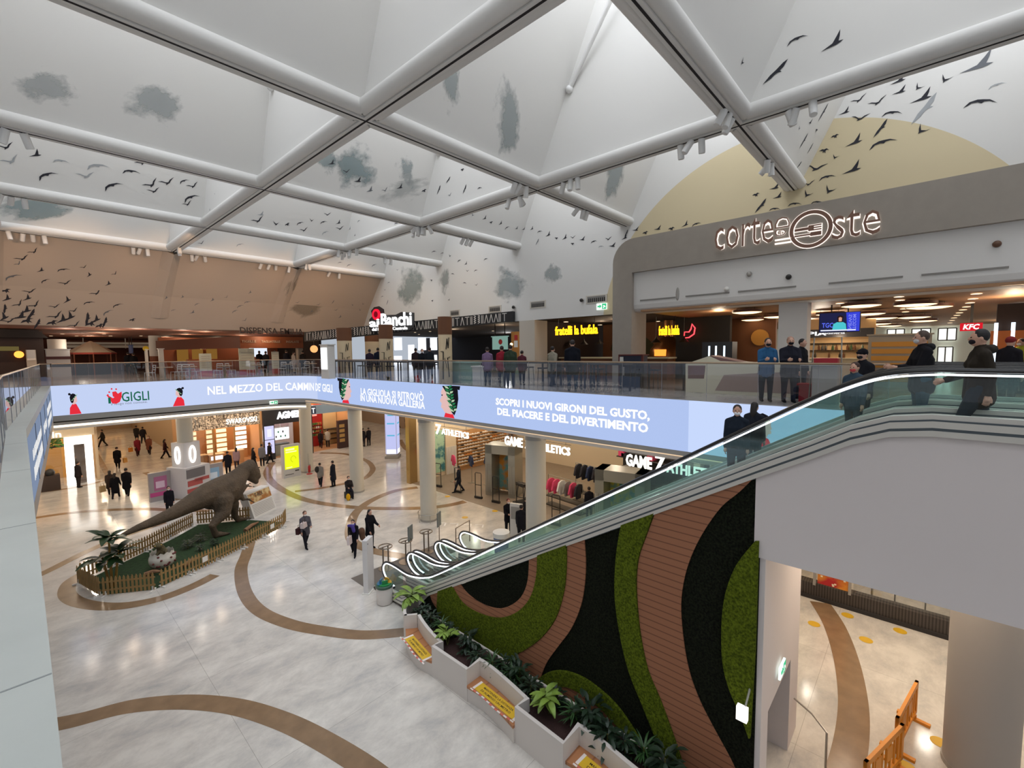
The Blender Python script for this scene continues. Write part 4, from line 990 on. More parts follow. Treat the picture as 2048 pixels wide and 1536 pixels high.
# windows of the hall behind the market stalls, and of the far food court wall
for k, (x0_, y0_, x1_, y1_) in enumerate(((788, 676, 803, 700), (788, 712, 803, 729), (836, 676, 851, 700), (836, 710, 851, 728), (860, 676, 873, 700), (860, 710, 873, 728), (816, 690, 828, 726))):
    p = onx((x0_, y0_), 33.9); q = onx((x1_, y1_), 33.9); o = struct('window_%d' % (40+k), MB().box(33.9, q.y, q.z, 34.0, p.y, p.z), day)
    MB().box(33.86, q.y, (p.z+q.z)/2-.02, 33.9, p.y, (p.z+q.z)/2+.02).build('glazing_bar', darkc, o)
for k, (x0_, y0_, x1_, y1_) in enumerate(((1775, 659, 1808, 680), (1824, 658, 1860, 681), (1877, 657, 1912, 680), (1876, 694, 1904, 729))):
    p = onx((x0_, y0_), 45.8); q = onx((x1_, y1_), 45.8); o = struct('window_%d' % (50+k), MB().box(45.8, q.y, q.z, 45.95, p.y, p.z), emit('daylight_far', '#f8fdf4', 1.5))
    m = MB()
    for y in (q.y, p.y, (p.y+q.y)/2): m.box(45.7, y-.04, q.z, 45.8, y+.04, p.z)
    for z in (q.z, p.z): m.box(45.7, q.y, z-.04, 45.8, p.y, z+.04)
    m.build('window_frame', mat('grey_frame', '#6d6a66', .5), o)
for k, (x, y, z, e, c) in enumerate(((22, 12.5, 10.2, 50, WARM), (23, 14, 10.2, 40, WARM), (21, 20, 10.2, 60, WARM), (22, 26, 10.2, 60, WARM), (26, 22, 10.2, 80, NEUT), (30, 20, 10, 130, (1, 1, 1)), (30, 28, 10, 130, (1, 1, 1)), (21, 32, 10.2, 60, WARM), (30, 5, 9.9, 160, NEUT), (38, 3, 9.9, 220, (1, .97, .9)), (24, 3.5, 9.9, 120, NEUT), (28, -4, 9.9, 120, NEUT), (40, -4, 9.9, 200, (1, .97, .9)), (21.5, -2, 9.9, 110, WARM), (20, 6.5, 10.2, 60, WARM))): lamp(x, y, z, e, c, .2)
for x in (-8, -2, 4, 9, 13):
    for y in (37.5, 43, 50): lamp(x, y, 10.1, 75, WARM, .2)
# ---------------------------------------------------------------- grey portal frame with the food court name
taupe = mat('taupe_plaster', '#a59c91', .8, noise=(3, .05), spec=.2)
XF = 17.5
t = thing('portal_frame', 'big grey rounded portal frame around the food court opening', 'portal', (XF, 9.6, ZF))
out = [(10.1, ZF), (10.1, 12.5)]+[(10.1-.95+.95*math.cos(a), 12.5+.95*math.sin(a)) for a in [k*PI/16 for k in range(1, 9)]]+[(-14, 13.45), (-14, 12.05), (9.2, 12.05), (9.2, ZF)]
MB().prism([(XF, y, z) for y, z in out], (XW-XF-.01, 0, 0)).build('frame', taupe, t); rep(t)
def bulk(): 
    pr = [(XF+.18, 12.06), (XF+.18, 10.72), (XF+.22, 10.56), (XF+.32, 10.45), (XF+.5, 10.41), (XW-.1, 10.41), (XW-.1, 12.06)]
    return MB().prism([(x, 9.2, z) for x, z in pr], (0, -23.2, 0))
struct('wall_bulkhead', bulk(), offwhite)
m = MB()
for a, b in ((8.9, 7.4), (7.0, 5.4), (5.1, 3.3), (2.4, .6), (.2, -1.5), (-1.9, -3.8)): m.box(XF+.15, b, 10.86, XF+.18, a, 10.91)
struct('trim_13', m, mat('slot_diffuser', '#8c8780', .6))
for k, (x, y, l) in enumerate(((1498, 548, 'above the white band left of the camera dome'), (1577, 554, 'dark dome on the white band'), (1994, 488, 'brown round one at the right end of the white band'), (1453, 578, 'small white one near the left slot'))):
    p = onx((x, y), XF+.15); t = thing('ceiling_camera', 'small round surveillance camera, '+l, 'camera', tuple(p)); MB().ball((0, 0, 0), .09, 12, 8).build('dome', [graym, gm, mat('brown_dome', '#6a4a36', .5), white][k], t, True); MB().box(0, -.05, -.05, .06, .05, .05).build('base', white, t)
p = onx((1355, 588), XF+.17); t = tag(MB().ball((p.x, p.y, p.z), (.03, .07, .26), 10, 8).build('wall_sensor', graym, None, True), 'slim grey upright sensor at the left of the white band', 'sensor')
letm = mat('brown_sign_letter', '#8a6655', .4, .2); halo = emit('sign_halo', '#fff3ea', 1.25)
cs = thing('food_court_sign', 'brown back-lit food court name on the grey portal frame', 'sign', (XF, 3, 12.3))
def osign(s, px0, px1, ytop, ybot, up=1, **k):
    a = onx((px0, ybot), XF-.04); b = onx((px1, ybot-(px1-px0)*.165), XF-.04); h = onx((px0, ytop), XF).z-a.z; d_ = (b-a); L = d_.length; z = a.z
    f = flat((XF-.05, a.y, z), (0, -1, 0), (0, 0, 1), (-1, 0, 0)); f2 = flat((XF-.03, a.y, z), (0, -1, 0), (0, 0, 1), (-1, 0, 0))
    lettering('lettering', s, letm, cs, f, L, h, -.012, .05); lettering('light_halo', s, halo, cs, f2, L, h, .008, .015)
osign('corte', 1430, 1546, 452, 502); osign('ste', 1664, 1760, 428, 480)
c = onx((1621, 458), XF-.05); R = (onx((1621, 422), XF).z-onx((1621, 496), XF).z)/2
for r0, r1, dx, mm, nm in ((R*.82, R*1.0, .05, letm, 'letter_o'), (R*.78, R*1.04, .02, halo, 'light_halo')):
    m = MB(); n = 40
    for k in range(n):
        a, b = 2*PI*k/n, 2*PI*(k+1)/n; P = lambda r, t_: (XF-.01-dx, c.y+r*math.cos(t_), c.z+r*math.sin(t_)); Q = lambda r, t_: (XF-.005, c.y+r*math.cos(t_), c.z+r*math.sin(t_))
        m.poly([P(r0, a), P(r1, a), P(r1, b), P(r0, b)]); m.poly([P(r0, a), P(r0, b), Q(r0, b), Q(r0, a)]); m.poly([P(r1, a), P(r1, b), Q(r1, b), Q(r1, a)])
    m.build(nm, mm, cs)
def fork(dx, g):
    m = MB(); X = XF-.01-dx
    def rc(y0, y1, z0, z1): m.box(X, c.y-y1*R-g, c.z+z0*R-g, X+dx, c.y-y0*R+g, c.z+z1*R+g)
    rc(-.75, -.1, -.02, .12); rc(-.1, .15, -.1, .2)
    for z in (-.1, .02, .14): rc(.15, .5, z, z+.06)
    rc(-.75, 0, -.32, -.24); rc(0, .5, -.38, -.18); return m
fork(.05, 0).build('fork_emblem', letm, cs); fork(.02, .02).build('light_halo', halo, cs)
# the small upright word between: a vertical "Del" with table lines
a = onx((1548, 496), XF-.05); h = onx((1548, 436), XF).z-a.z
for s, z0_, hh, w_ in (('D', .62, .34, .42), ('e', .36, .2, .32)):
    f = lambda u, v, w2, z0_=z0_: Vector((XF-.05-w2, a.y-.02-v, a.z+z0_*h+u)); lettering('lettering', s, letm, cs, f, hh*h, w_, -.02, .04)
    f = lambda u, v, w2, z0_=z0_: Vector((XF-.03-w2, a.y-.02-v, a.z+z0_*h+u)); lettering('light_halo', s, halo, cs, f, hh*h, w_, .012, .012)
m = MB(); m.box(XF-.06, a.y-.5, a.z+.1*h, XF-.02, a.y-.02, a.z+.15*h).box(XF-.06, a.y-.5, a.z+.22*h, XF-.02, a.y-.02, a.z+.27*h); m.build('emblem_line', halo, cs); rep(cs)
# white square pillar of the food court
p0 = onx((1555, 700), 18.5); p1 = onx((1612, 700), 18.5)
t = thing('square_pillar', 'white square pillar standing in the food court opening', 'pillar', (18.8, (p0.y+p1.y)/2, ZF)); MB().box(18.5, p1.y, ZF, 19.2, p0.y, 10.42).build('shaft', offwhite, t); MB().box(18.48, p1.y-.02, ZF, 19.22, p0.y+.02, ZF+.12).build('skirting', graym, t); rep(t)
# round hanging lamps of the food court
ring = mat('brown_lamp_ring', '#6a3f2c', .5); diff = emit('warm_diffuser', '#ffdca8', 2.4)
t0 = thing('pendant_lamp', '', 'lamp', (0, 0, 0)); MB().lathe([(1, 0), (1, .1), (.97, .1), (.97, 0)], (0, 0, 0), 36).build('ring', ring, t0, True); MB().lathe([(.0, -.05), (.6, -.04), (.97, .0)], (0, 0, 0), 36).build('diffuser', diff, t0); MB().lathe([(.97, .095), (0, .095)], (0, 0, 0), 36).build('top_cover', ring, t0)
m = MB()
for k in range(3): m.tube([(.7*math.cos(k*2.1), .7*math.sin(k*2.1), .09), (.7*math.cos(k*2.1), .7*math.sin(k*2.1), .17)], .012, 5)
m.build('suspension_wire', gm, t0)
LP = [(1494, 625, 54, 'left of the white pillar, upper'), (1552, 634, 44, 'touching the white pillar'), (1505, 640, 38, 'left of the white pillar, lower'), (1722, 612, 66, 'large one above the television'), (1830, 610, 68, 'large front one right of centre'), (1858, 615, 72, 'large bright one beside the duct'), (1660, 629, 46, 'left above the television'), (1740, 628, 50, 'right above the television'), (1760, 637, 56, 'right of the television'), (1828, 635, 52, 'middle of the food court'), (1846, 642, 44, 'lower middle of the food court'), (1758, 648, 40, 'lower right of the television'), (1778, 652, 40, 'lowest row near the far windows'), (1625, 644, 30, 'behind the white pillar'), (1620, 660, 26, 'behind the pillar, lowest')]
for k, (x, y, w, l) in enumerate(LP):
    p = onz((x, y), 10.25-.004*k)
    if p.x < 19: p = onx((x, y), 19.0+.02*k)
    d = (p-EYE).dot(CF); r = w*d/FPX/2
    o = t0 if k == 0 else dup(t0, (0, 0, 0)); o.location = p; s = min(1.6, max(.5, r)); o.scale = (s, s, 1)
    tag(o, 'round glowing pendant lamp, '+l, 'lamp', 'round lamps of the food court')
dl = emit('downlight_disc', '#ffe6bd', 3.0)
def downlights(pts, z, what, r=.11):
    base = None
    for k, p in enumerate(pts):
        q = onz(p, z-.012)
        if q.length > 90 or (q.x < 18.95 and 'far ceiling' not in what and 'food court' not in what) or ('far ceiling' in what and (q.y < 34.4 or q.y > 61 or q.x < -13)): continue
        if base is None: base = MB().lathe([(0, 0), (r, 0)], (0, 0, 0), 14).build('downlight_or_fill', dl); o = base
        else: o = base.copy(); COL.objects.link(o)
        o.location = q; tag(o, 'small round recessed spotlight '+what, 'lamp', 'recessed spotlights '+what)
downlights([(1953, 588), (1946, 598), (1940, 606), (1933, 614), (1926, 620), (1919, 626), (1914, 631), (1908, 636), (1904, 641), (1900, 646)], 10.41, 'in the right row of the food court ceiling', .13)
downlights([(1798, 594), (1800, 601), (1680, 607), (1808, 618), (1811, 624)], 10.41, 'scattered in the middle of the food court ceiling', .13)
downlights([(1288, 640), (1316, 643), (1351, 648), (1400, 655), (1426, 658), (1475, 655), (1489, 657)], 10.49, 'over the pizzeria beside the portal', .12)
downlights([(1132, 644), (1200, 650)], 10.49, 'over the pizzeria counter', .14)
downlights([(749, 678), (830, 665), (838, 669), (860, 663), (986, 662)], 10.49, 'over the market stalls', .1)
downlights([(105+9*k+random.randint(-4, 4), random.choice((668, 672, 692, 697, 703))) for k in range(22)], 10.41, 'in the red-brown far ceiling', .12)
# television, canopies, counters, signs
TX = 20.5; a = onx((1637, 666), TX); b = onx((1722, 622), TX)
t = thing('television', 'hanging flat television showing a newsreader in turquoise', 'television', (TX, a.y, a.z))
MB().box(TX+.02, b.y, a.z, TX+.1, a.y, b.z).build('housing', gm, t); tvs = MB().box(TX, b.y+.02, a.z+.02, TX+.02, a.y-.02, b.z-.02).build('screen', emit('tv_dark', '#23264a', .9), t)
W_, H_ = a.y-b.y, b.z-a.z; tv = lambda pts, col, nm, l=1: MB().prism([(TX-.002*l, a.y-x*W_, a.z+y*H_) for x, y in pts], (-.002, 0, 0)).build(nm, emit('tv_'+col, col, 1.0), tvs)
tv([(.7, .05), (.98, .05), (.98, .97), (.66, .97)], '#3a45d8', 'screen_graphic'); tv([(.05, .08), (.9, .08), (.9, .14), (.05, .14)], '#e8ecff', 'screen_graphic', 2)
tv([(.34, .14), (.68, .14), (.66, .42), (.58, .52), (.46, .52), (.36, .42)], '#4fc6d0', 'screen_person', 2); tv([(.46, .5), (.58, .5), (.6, .78), (.52, .84), (.45, .78)], '#2a1b18', 'screen_person', 3); tv([(.49, .54), (.56, .54), (.565, .72), (.52, .76), (.485, .72)], '#d9a288', 'screen_person', 4)
lettering('lettering', 'TGC', emit('tv_letters', '#5a6cf0', 1.1), t, flat((TX-.006, a.y-.08*W_, a.z+.25*H_), (0, -1, 0), (0, 0, 1), (-1, 0, 0)), .28*W_, .24*H_, .02, .004)
for k, (y_, s) in enumerate(((.72, 'NEWS'), (.82, 'TGCOM'))): lettering('lettering', s, emit('tv_letters2', '#8f98ff', .9), t, (lambda u, v, w2, y_=y_: Vector((TX-.006-w2, a.y-y_*W_-v, a.z+.16*H_+u))), .7*H_, .08*W_, .01, .003)
for y in (a.y-.3*W_, a.y-.7*W_): MB().box(TX+.04, y-.02, b.z, TX+.08, y+.02, 10.42).build('ceiling_pole', gm, t)
rep(t)
def cbox(name, label, cat, px, py, w, d, h, m, top=None, z=ZF, rz=0.0, depth=None):
    c = atdepth((px, py), depth) if depth else onz((px, py), z); t = thing(name, label, cat, (c.x, c.y, z), rz)
    MB().box(-d/2, -w/2, 0, d/2, w/2, h-.05).build('body', m, t); MB().box(-d/2-.05, -w/2-.05, h-.05, d/2+.05, w/2+.05, h).build('top', top or m, t); return t
beige = mat('beige_laminate', '#d9d2b8', .5); mauve = mat('mauve_laminate', '#7a5a55', .5)
# geometric cream kiosk
kx = onx((1371, 800), 15.6); ky = onx((1660, 800), 15.6)
t = thing('geometric_counter', 'cream and mauve angular counter behind the glass railing', 'counter', (15.8, kx.y, ZF))
K = lambda pts, m, nm, off=0, th=.6: MB().prism([(15.6-off, onx(p, 15.6).y, max(ZF+.002, onx(p, 15.6).z)) for p in pts], (th, 0, 0)).build(nm, m, t)
K([(1371, 798), (1371, 728), (1418, 712), (1440, 722), (1500, 725), (1660, 722), (1660, 812)], beige, 'body')
K([(1376, 757), (1376, 731), (1411, 731), (1408, 757)], mauve, 'inset_panel', .01, .02); K([(1430, 781), (1448, 750), (1520, 746), (1640, 742), (1640, 790)], mat('mauve_light', '#a08a80', .5), 'inset_panel', .01, .02)
MB().prism([(15.62, kx.y, onx((1371, 728), 15.6).z), (15.62, onx((1420, 712), 15.6).y, onx((1420, 711), 15.6).z), (15.62, onx((1500, 726), 15.6).y, onx((1500, 728), 15.6).z)], (.8, 0, 0)).build('roof_panel', mauve, t); rep(t)
cbox('long_counter', 'long cream counter in front of the food stall below the television', 'counter', 1690, 752, 3.2, .7, 1.05, beige, depth=19)
cbox('information_board', 'tall orange price board behind the man in the grey mask', 'board', 1795, 745, 1.7, .15, 1.95, mat('board_grey', '#b0a595', .5), depth=16)
c = atdepth((1795, 745), 16); t = MB()
for k in range(6): t.box(c.x-.1, c.y-.75, ZF+.25+k*.25, c.x-.085, c.y+.75, ZF+.42+k*.25)
tag(t.build('price_panels', mat('amber_panel', '#d99a3e', .5)), 'amber striped panels fixed on the tall price board', 'panel')
# food stall under the television
fs = thing('food_stall', 'lit food stall with bottle shelves below the television', 'stall', (27, 3.5, ZF)); a = onx((1615, 665), 27); b = onx((1745, 735), 27)
MB().box(27.6, b.y, ZF, 27.8, a.y, 10.3).build('back_wall', mat('stall_cream', '#d9b583', .7), fs); MB().box(26.9, b.y, 9.35, 27.0, a.y, 9.75).build('header', blk, fs)
for z in (8.3, 8.7, 9.05): MB().box(27.3, b.y, z, 27.6, a.y, z+.03).build('shelf', darkc, fs)
for k in range(16): MB().lathe([(.05, 0), (.05, .16), (.02, .22), (.02, .28)], (27.42, b.y+.15+k*(a.y-b.y-.3)/16, random.choice((8.33, 8.73))), 8).build('bottle', random.choice([gm, brownw, mat('bottle_green', '#33502a', .3)]), fs, True)
lettering('lettering', 'PIA', tw, fs, flat((26.88, onx((1617, 670), 26.9).y, 9.45), (0, -1, 0), (0, 0, 1), (-1, 0, 0)), .75, .2, .03, .02); lettering('lettering', 'piadineria', tw, fs, flat((26.88, onx((1640, 670), 26.9).y, 9.47), (0, -1, 0), (0, 0, 1), (-1, 0, 0)), 1.0, .16, .02, .02); rep(fs); lamp(26.6, (a.y+b.y)/2, 9.3, 35, WARM)
# red fast food sign on the right
a = onx((1920, 662), 24); b = onx((1966, 645), 24); t = thing('fast_food_sign', 'red illuminated fast food sign with white slanted letters', 'sign', tuple(a))
MB().box(24, b.y, a.z, 24.25, a.y, b.z).build('board', emit('sign_red', '#d81f2c', 1.0), t); lettering('lettering', 'KFC', tw, t, flat((23.99, a.y-.12*(a.y-b.y), a.z+.15*(b.z-a.z)), (0, -1, 0), (0, 0, 1), (-1, 0, 0)), (a.y-b.y)*.7, (b.z-a.z)*.7, .04, .02, .15); MB().box(24.1, (a.y+b.y)/2-.04, b.z, 24.16, (a.y+b.y)/2+.04, 10.42).build('ceiling_pole', gm, t); rep(t)
t = thing('wall_cabinet_row', 'dark shop fronts with upright light tubes at the far right', 'shop front', (25, -4, ZF)); MB().box(25, -9, ZF, 25.2, -1.9, 10.4).build('wall_panel', browndk, t)
for x in (1953, 1990, 2024): p = onx((x, 690), 24.9); MB().box(24.85, p.y-.05, 8.1, 24.95, p.y+.05, 9.7).build('light_tube', emit('cool_tube', '#dff0ff', 1.8), t)
p = onx((2010, 700), 24.9); MB().box(24.86, p.y-.5, 8.0, 24.98, p.y+.4, 9.4).build('lit_niche', mat('amber_niche', '#b3672a', .6), t); rep(t)
# stand with red trays, ladder-like racks
t = cbox('tray_stand', 'grey marble stand with a red tray beside the escalator top', 'stand', 1650, 806, .55, .5, 1.05, mat('grey_marble_stand', '#a8a49c', .4)); MB().box(-.2, -.26, 1.06, .2, .26, 1.2).build('tray', mat('red_plastic', '#a8202c', .5), t)
for s in (-1, 1): MB().tube([(-.1, s*.36, 0), (.05, s*.3, 1.75)], .018, 6).build('side_pole', galv, t)
t = cbox('trolley', 'red shopping basket trolley standing left of the marble stand', 'trolley', 1617, 803, .42, .34, .5, mat('red_plastic', '#a8202c', .5)); MB().tube([(0, .2, .5), (0, .22, 1.0), (0, -.1, 1.0)], .015, 6).build('handle', galv, t)
c_ = onx((1268, 768), 16.9); t = cbox('menu_stand', 'dark red bordered menu stand at the foot of the portal frame', 'stand', 1268, 700, .95, .5, 1.3, mat('dark_blue_panel', '#20283c', .5), mat('dark_red_frame', '#5d211c', .5), depth=10); t.location = (16.85, c_.y, ZF)
for s in (-1, 1): MB().box(-.27, s*.5-.04, 0, -.2, s*.5+.04, 1.3).build('side_frame', mat('dark_red_frame', '#5d211c', .5), t)
MB().box(-.3, .25, .45, -.285, .45, .8).build('paper_notice', white, t); MB().box(-.3, .3, .95, -.285, .46, 1.2).build('paper_notice', white, t)
# ---------------------------------------------------------------- pizzeria
neon = emit('yellow_neon', '#ffb81e', 2.2)
def neons(label, px0, px1, ytop, ybot, X, s='fratelli la bufala', xd=None):
    a = onx((px0, ybot), X); b = onx((px1, ybot), X); h = onx((px0, ytop), X).z-a.z
    t = thing('neon_sign', label, 'sign', tuple(a)); lettering('lettering', s, neon, t, flat(a, (0, -1, 0), (0, 0, 1), (-1, 0, 0)), a.y-b.y, h, .02, .05)
    for y in (a.y-.2, b.y+.2): MB().box(X-.01, y, a.z+h, X+.01, y+.015, 10.49).build('suspension_wire', gm, t)
    return rep(t)
neons('yellow neon pizzeria name left of the portal frame', 1111, 1196, 653, 671, 19.6)
neons('yellow neon pizzeria name seen through the portal opening', 1318, 1359, 652, 671, 21.0)
neons('small distant yellow neon sign in the food court', 1464, 1485, 670, 678, 26)
t = thing('neon_sign', 'red neon slice shaped emblem on the dark wall', 'sign', tuple(onx((1384, 660), 22.4))); P = [onx(p, 22.4) for p in ((1384, 648), (1390, 656), (1388, 668), (1378, 675), (1368, 676), (1369, 664), (1378, 664), (1382, 658))]
MB().tube(P, .035, 6, closed=True).build('neon_tube', emit('red_neon', '#ff4a52', 2.0), t, True); MB().tube([P[3], P[3]+Vector((.23, 0, 0))], .03, 6).build('bracket', gm, t); rep(t)
t = thing('dark_partition', 'tall black partition with niches behind the portal opening', 'partition', (22.6, 7.5, ZF)); a = onx((1352, 650), 22.6); b = onx((1460, 650), 22.6); MB().box(22.6, b.y, ZF, 22.9, a.y, 10.4).build('panel', mat('black_panel', '#141210', .6), t); rep(t)
t = thing('brown_partition', 'warm brown partition with an amber lit round niche', 'partition', (25, 5.5, ZF)); a = onx((1456, 650), 25); b = onx((1552, 650), 25); MB().box(25, b.y, ZF, 25.2, a.y, 10.4).build('panel', brownw, t); c_ = onx((1520, 675), 24.97); MB().lathe([(0, 0), (.4, 0), (.4, .05)], tuple(c_), 20, Matrix.Rotation(-PI/2, 3, 'Y')).build('round_niche', mat('amber_disc', '#b98436', .5), t); rep(t)
t = thing('vending_fridge', 'glass fronted drinks fridge with white light tubes', 'fridge', tuple(onz((1438, 748), ZF))); c_ = atdepth((1438, 745), 17.5); t.location = (c_.x, c_.y, ZF); MB().box(-.3, -.55, 0, .3, .55, 1.75).build('body', gm, t)
for y in (-.3, 0, .25): MB().box(-.32, y, .9, -.3, y+.06, 1.6).build('light_tube', emit('cool_tube', '#dff0ff', 1.8), t)
pl0 = thing('pendant_lamp', '', 'lamp', (0, 0, 0)); MB().lathe([(.26, 0), (.2, .06), (.05, .2), (.03, .3)], (0, 0, 0), 16).build('shade', gm, pl0, True); MB().lathe([(0, .01), (.22, .01)], (0, 0, 0), 16).build('diffuser', emit('bulb_amber', '#ffcf7e', 2.6), pl0); MB().tube([(0, 0, .3), (0, 0, 1.3)], .01, 5).build('cord', gm, pl0)
for k, x in enumerate((1083, 1110, 1138, 1168, 1199, 1312, 1368)):
    o = pl0 if k == 0 else dup(pl0, (0, 0, 0)); p = onx((x, 686), 22.3 if x < 1250 else 22); o.location = (p.x, p.y, 9.19 if x < 1250 else 9.19); tag(o, 'dark bell pendant lamp over the pizzeria counter, '+['first', 'second', 'third', 'fourth', 'fifth'][k]+' from the cream pillar' if k < 5 else 'dark bell pendant lamp seen through the portal, '+('left' if k == 5 else 'right'), 'lamp', 'pendant lamps of the pizzeria')
c_ = thing('pizzeria_counter', 'long counter of the pizzeria with a dark front', 'counter', (21.5, 12.3, ZF)); MB().box(-.4, -3.1, 0, .4, 3.2, 1.05).build('body', brownw, c_); MB().box(-.5, -3.2, 1.05, .5, 3.3, 1.12).build('top', beige, c_)
t = thing('pizza_oven', 'copper domed pizza oven at the right end of the pizzeria', 'oven', (24.4, 10.6, ZF)); MB().lathe([(1.0, 0), (1.0, 1.1), (.95, 1.5), (.6, 1.95), (.28, 2.2), (.25, 3.1)], (0, 0, 0), 24).build('dome', mat('copper_oven', '#8a5a34', .35, .7), t, True); MB().box(-1.06, -.3, 1.15, -.9, .3, 1.5).build('oven_mouth', emit('oven_glow', '#ff9a3a', 1.6), t)
t = thing('buffalo_mural', 'dark animal shaped mural on the pizzeria back wall', 'mural', (25.95, 13, 8.2)); MB().prism([(25.97, y, z) for y, z in ((14.8, 7.6), (14.7, 8.4), (15.1, 8.9), (14.9, 9.6), (14.0, 10.0), (12.9, 9.8), (12.2, 9.2), (12.0, 8.3), (12.1, 7.6), (12.6, 7.6), (12.7, 8.4), (13.9, 8.3), (14.2, 7.6))], (-.02, 0, 0)).build('painted_shape', mat('olive_paint', '#3a3618', .8), t); rep(t)
# ---------------------------------------------------------------- market stalls
PA, QA = Vector((14.5, 34.3, 0)), Vector((18.55, 16.9, 0)); fd = (QA-PA).normalized(); fnn = Vector((fd.y, -fd.x, 0)); fnn = fnn if fnn.x < 0 else -fnn; FL = (QA-PA).length
t = thing('market_fascia', 'long black fascia with white line drawings above the market stalls', 'fascia', (16.5, 26, 10)); zt = lambda s: 10.42+.62*s/FL; zb_ = lambda s: 9.72+.75*s/FL
m = MB(); m.prism([PA+Vector((0, 0, zb_(0))), QA+Vector((0, 0, zb_(FL))), QA+Vector((0, 0, zt(FL))), PA+Vector((0, 0, zt(0)))], fnn*-.25); m.build('board', mat('black_board', '#17171a', .6), t)
m = MB(); F = lambda s, v, off=.012: PA+fd*s+fnn*off+Vector((0, 0, zb_(s)+(zt(s)-zb_(s))*v))
s = .3
while s < FL-.4:
    k = random.random(); w_ = .035
    def ln(p, q): a_, b_ = F(s+p[0], p[1]), F(s+q[0], q[1]); m.bar(a_, b_, w_, .01, fnn)
    if k < .3: ln((0, .1), (0, .9)); ln((.09, .1), (.09, .9)); s += .2
    elif k < .55: ln((0, .1), (.12, .9)); ln((.12, .9), (.24, .1)); s += .32
    elif k < .75: ln((0, .85), (.3, .85)); ln((.15, .85), (.15, .1)); s += .4
    else:
        for q in range(4): ln((.02, .15+.2*q), (.16, .25+.2*q)); ln((.16, .25+.2*q), (.02, .35+.2*q))
        s += .28
m.build('line_drawing', mat('chalk_white', '#d9d6cf', .7), t); rep(t)
def fpt(px, off=.3):
    o = PA+fnn*off; return onpl(px, o, fnn)
a, b = fpt((740, 657)), fpt((824, 655)); xd = (b-a); xd.z = 0; wS = xd.length; xd.normalize()
t = thing('market_sign', 'white lettered market sign with red round fruit emblem standing out from the black fascia', 'sign', tuple(a)); bl = mat('black_board', '#17171a', .6)
for s_, x_, z0_, w_, h_ in (('ai', .0, .08, .24, .52), ('Banchi', .29, .08, .71, .84)):
    f = flat(a+xd*x_*wS+Vector((0, 0, z0_)), xd, (0, 0, 1), fnn); lettering('lettering', s_, emit('sign_bright', '#ffffff', 1.7), t, f, w_*wS, h_, .02, .06)
lettering('lettering', 'del Mercato Centrale', emit('sign_bright', '#ffffff', 1.7), t, flat(a+xd*.06*wS+Vector((0, 0, -.17)), xd, (0, 0, 1), fnn), .84*wS, .2, .01, .05)
m = MB(); A_ = a-fnn*.06
m.prism([A_+xd*x+Vector((0, 0, z)) for x, z in ((-.12, .0), (.0, -.22), (wS*.95, -.22), (wS+.1, 0), (wS+.12, .85), (wS*.75, .95), (wS*.62, .8), (wS*.34, .82), (wS*.33, 1.2), (wS*.22, 1.42), (wS*.1, 1.38), (wS*.02, 1.15), (wS*.05, .8), (-.1, .6))], fnn*-.06); m.build('backing_board', bl, t)
c_ = fpt((753, 629)); m = MB(); m.prism([c_+xd*.36*math.cos(k*PI/12)+Vector((0, 0, .36*math.sin(k*PI/12))) for k in range(24)], fnn*.05); m.build('fruit_emblem', emit('emblem_red', '#e6203a', 1.2), t); m = MB(); m.prism([c_+fnn*.06+xd*.17*math.cos(k*PI/8)+Vector((0, 0, .2*math.sin(k*PI/8))) for k in range(16)], fnn*.02); m.build('fruit_emblem', emit('emblem_dark', '#8c1020', .8), t)
for q in (.2, .8): p = a+xd*wS*q-fnn*.12+Vector((0, 0, .5)); MB().tube([p, p-fnn*.35], .03, 6).build('bracket', gm, t)
rep(t)
warmbulb = emit('warm_bulb', '#ffd9a0', 3.0)
for k, x in enumerate((671, 686, 692, 705, 713, 721)):
    p = onz((x, 663+(721-x)*.04), 9.9); t = tag(MB().ball((0, 0, 0), .09, 10, 8).build('round_bulb', warmbulb, None, True), ['first', 'second', 'third', 'fourth', 'fifth', 'sixth'][k]+' warm round bulb from the left under the black fascia', 'lamp', 'warm bulbs under the fascia'); t.location = fpt((x, 664), -.5)
creamc = mat('cream_column', '#d9c4a0', .7); blkln = mat('black_line', '#1a1817', .7)
for k, (x, w, dpt, l) in enumerate(((891, 27, 21.5, 'nearest to the sports shop side, with zigzag lines'), (773, 27, 27, 'middle one, with angular lines'), (690, 28, 30, 'left one beside the white light box'), (745, 27, 33, 'far one, plain grey and cream'))):
    p = atdepth((x, 720), dpt); r = w*dpt/FPX/2; t = thing('round_column', 'cream column with black line drawings, '+l, 'column', (p.x, p.y, ZF)); MB().lathe([(r, 0), (r, 2.3)], (0, 0, 0), 24).build('shaft', creamc, t, True); MB().lathe([(r+.01, 2.3), (r+.01, 3.13)], (0, 0, 0), 24).build('upper_shaft', brownw, t, True)
    if k < 3:
        m = MB(); f_ = lambda an, z: Vector(((r+.012)*math.cos(an), (r+.012)*math.sin(an), z)); a0 = math.atan2(-p.y, -p.x)
        for z0_, z1_, a1, a2 in ((.2, 1.5, -.4, -.3), (1.5, 1.5, -.7, -.3), (1.6, 2.1, .1, .25), (2.1, 1.65, .25, .4), (1.65, 2.15, .4, .55), (.3, 1.2, .5, .3), (1.2, 1.25, .3, .7), (1.2, .7, -.1, .2)): m.bar(f_(a0+a1, z0_), f_(a0+a2, z1_), .05, .02)
        m.build('line_drawing', blkln, t)
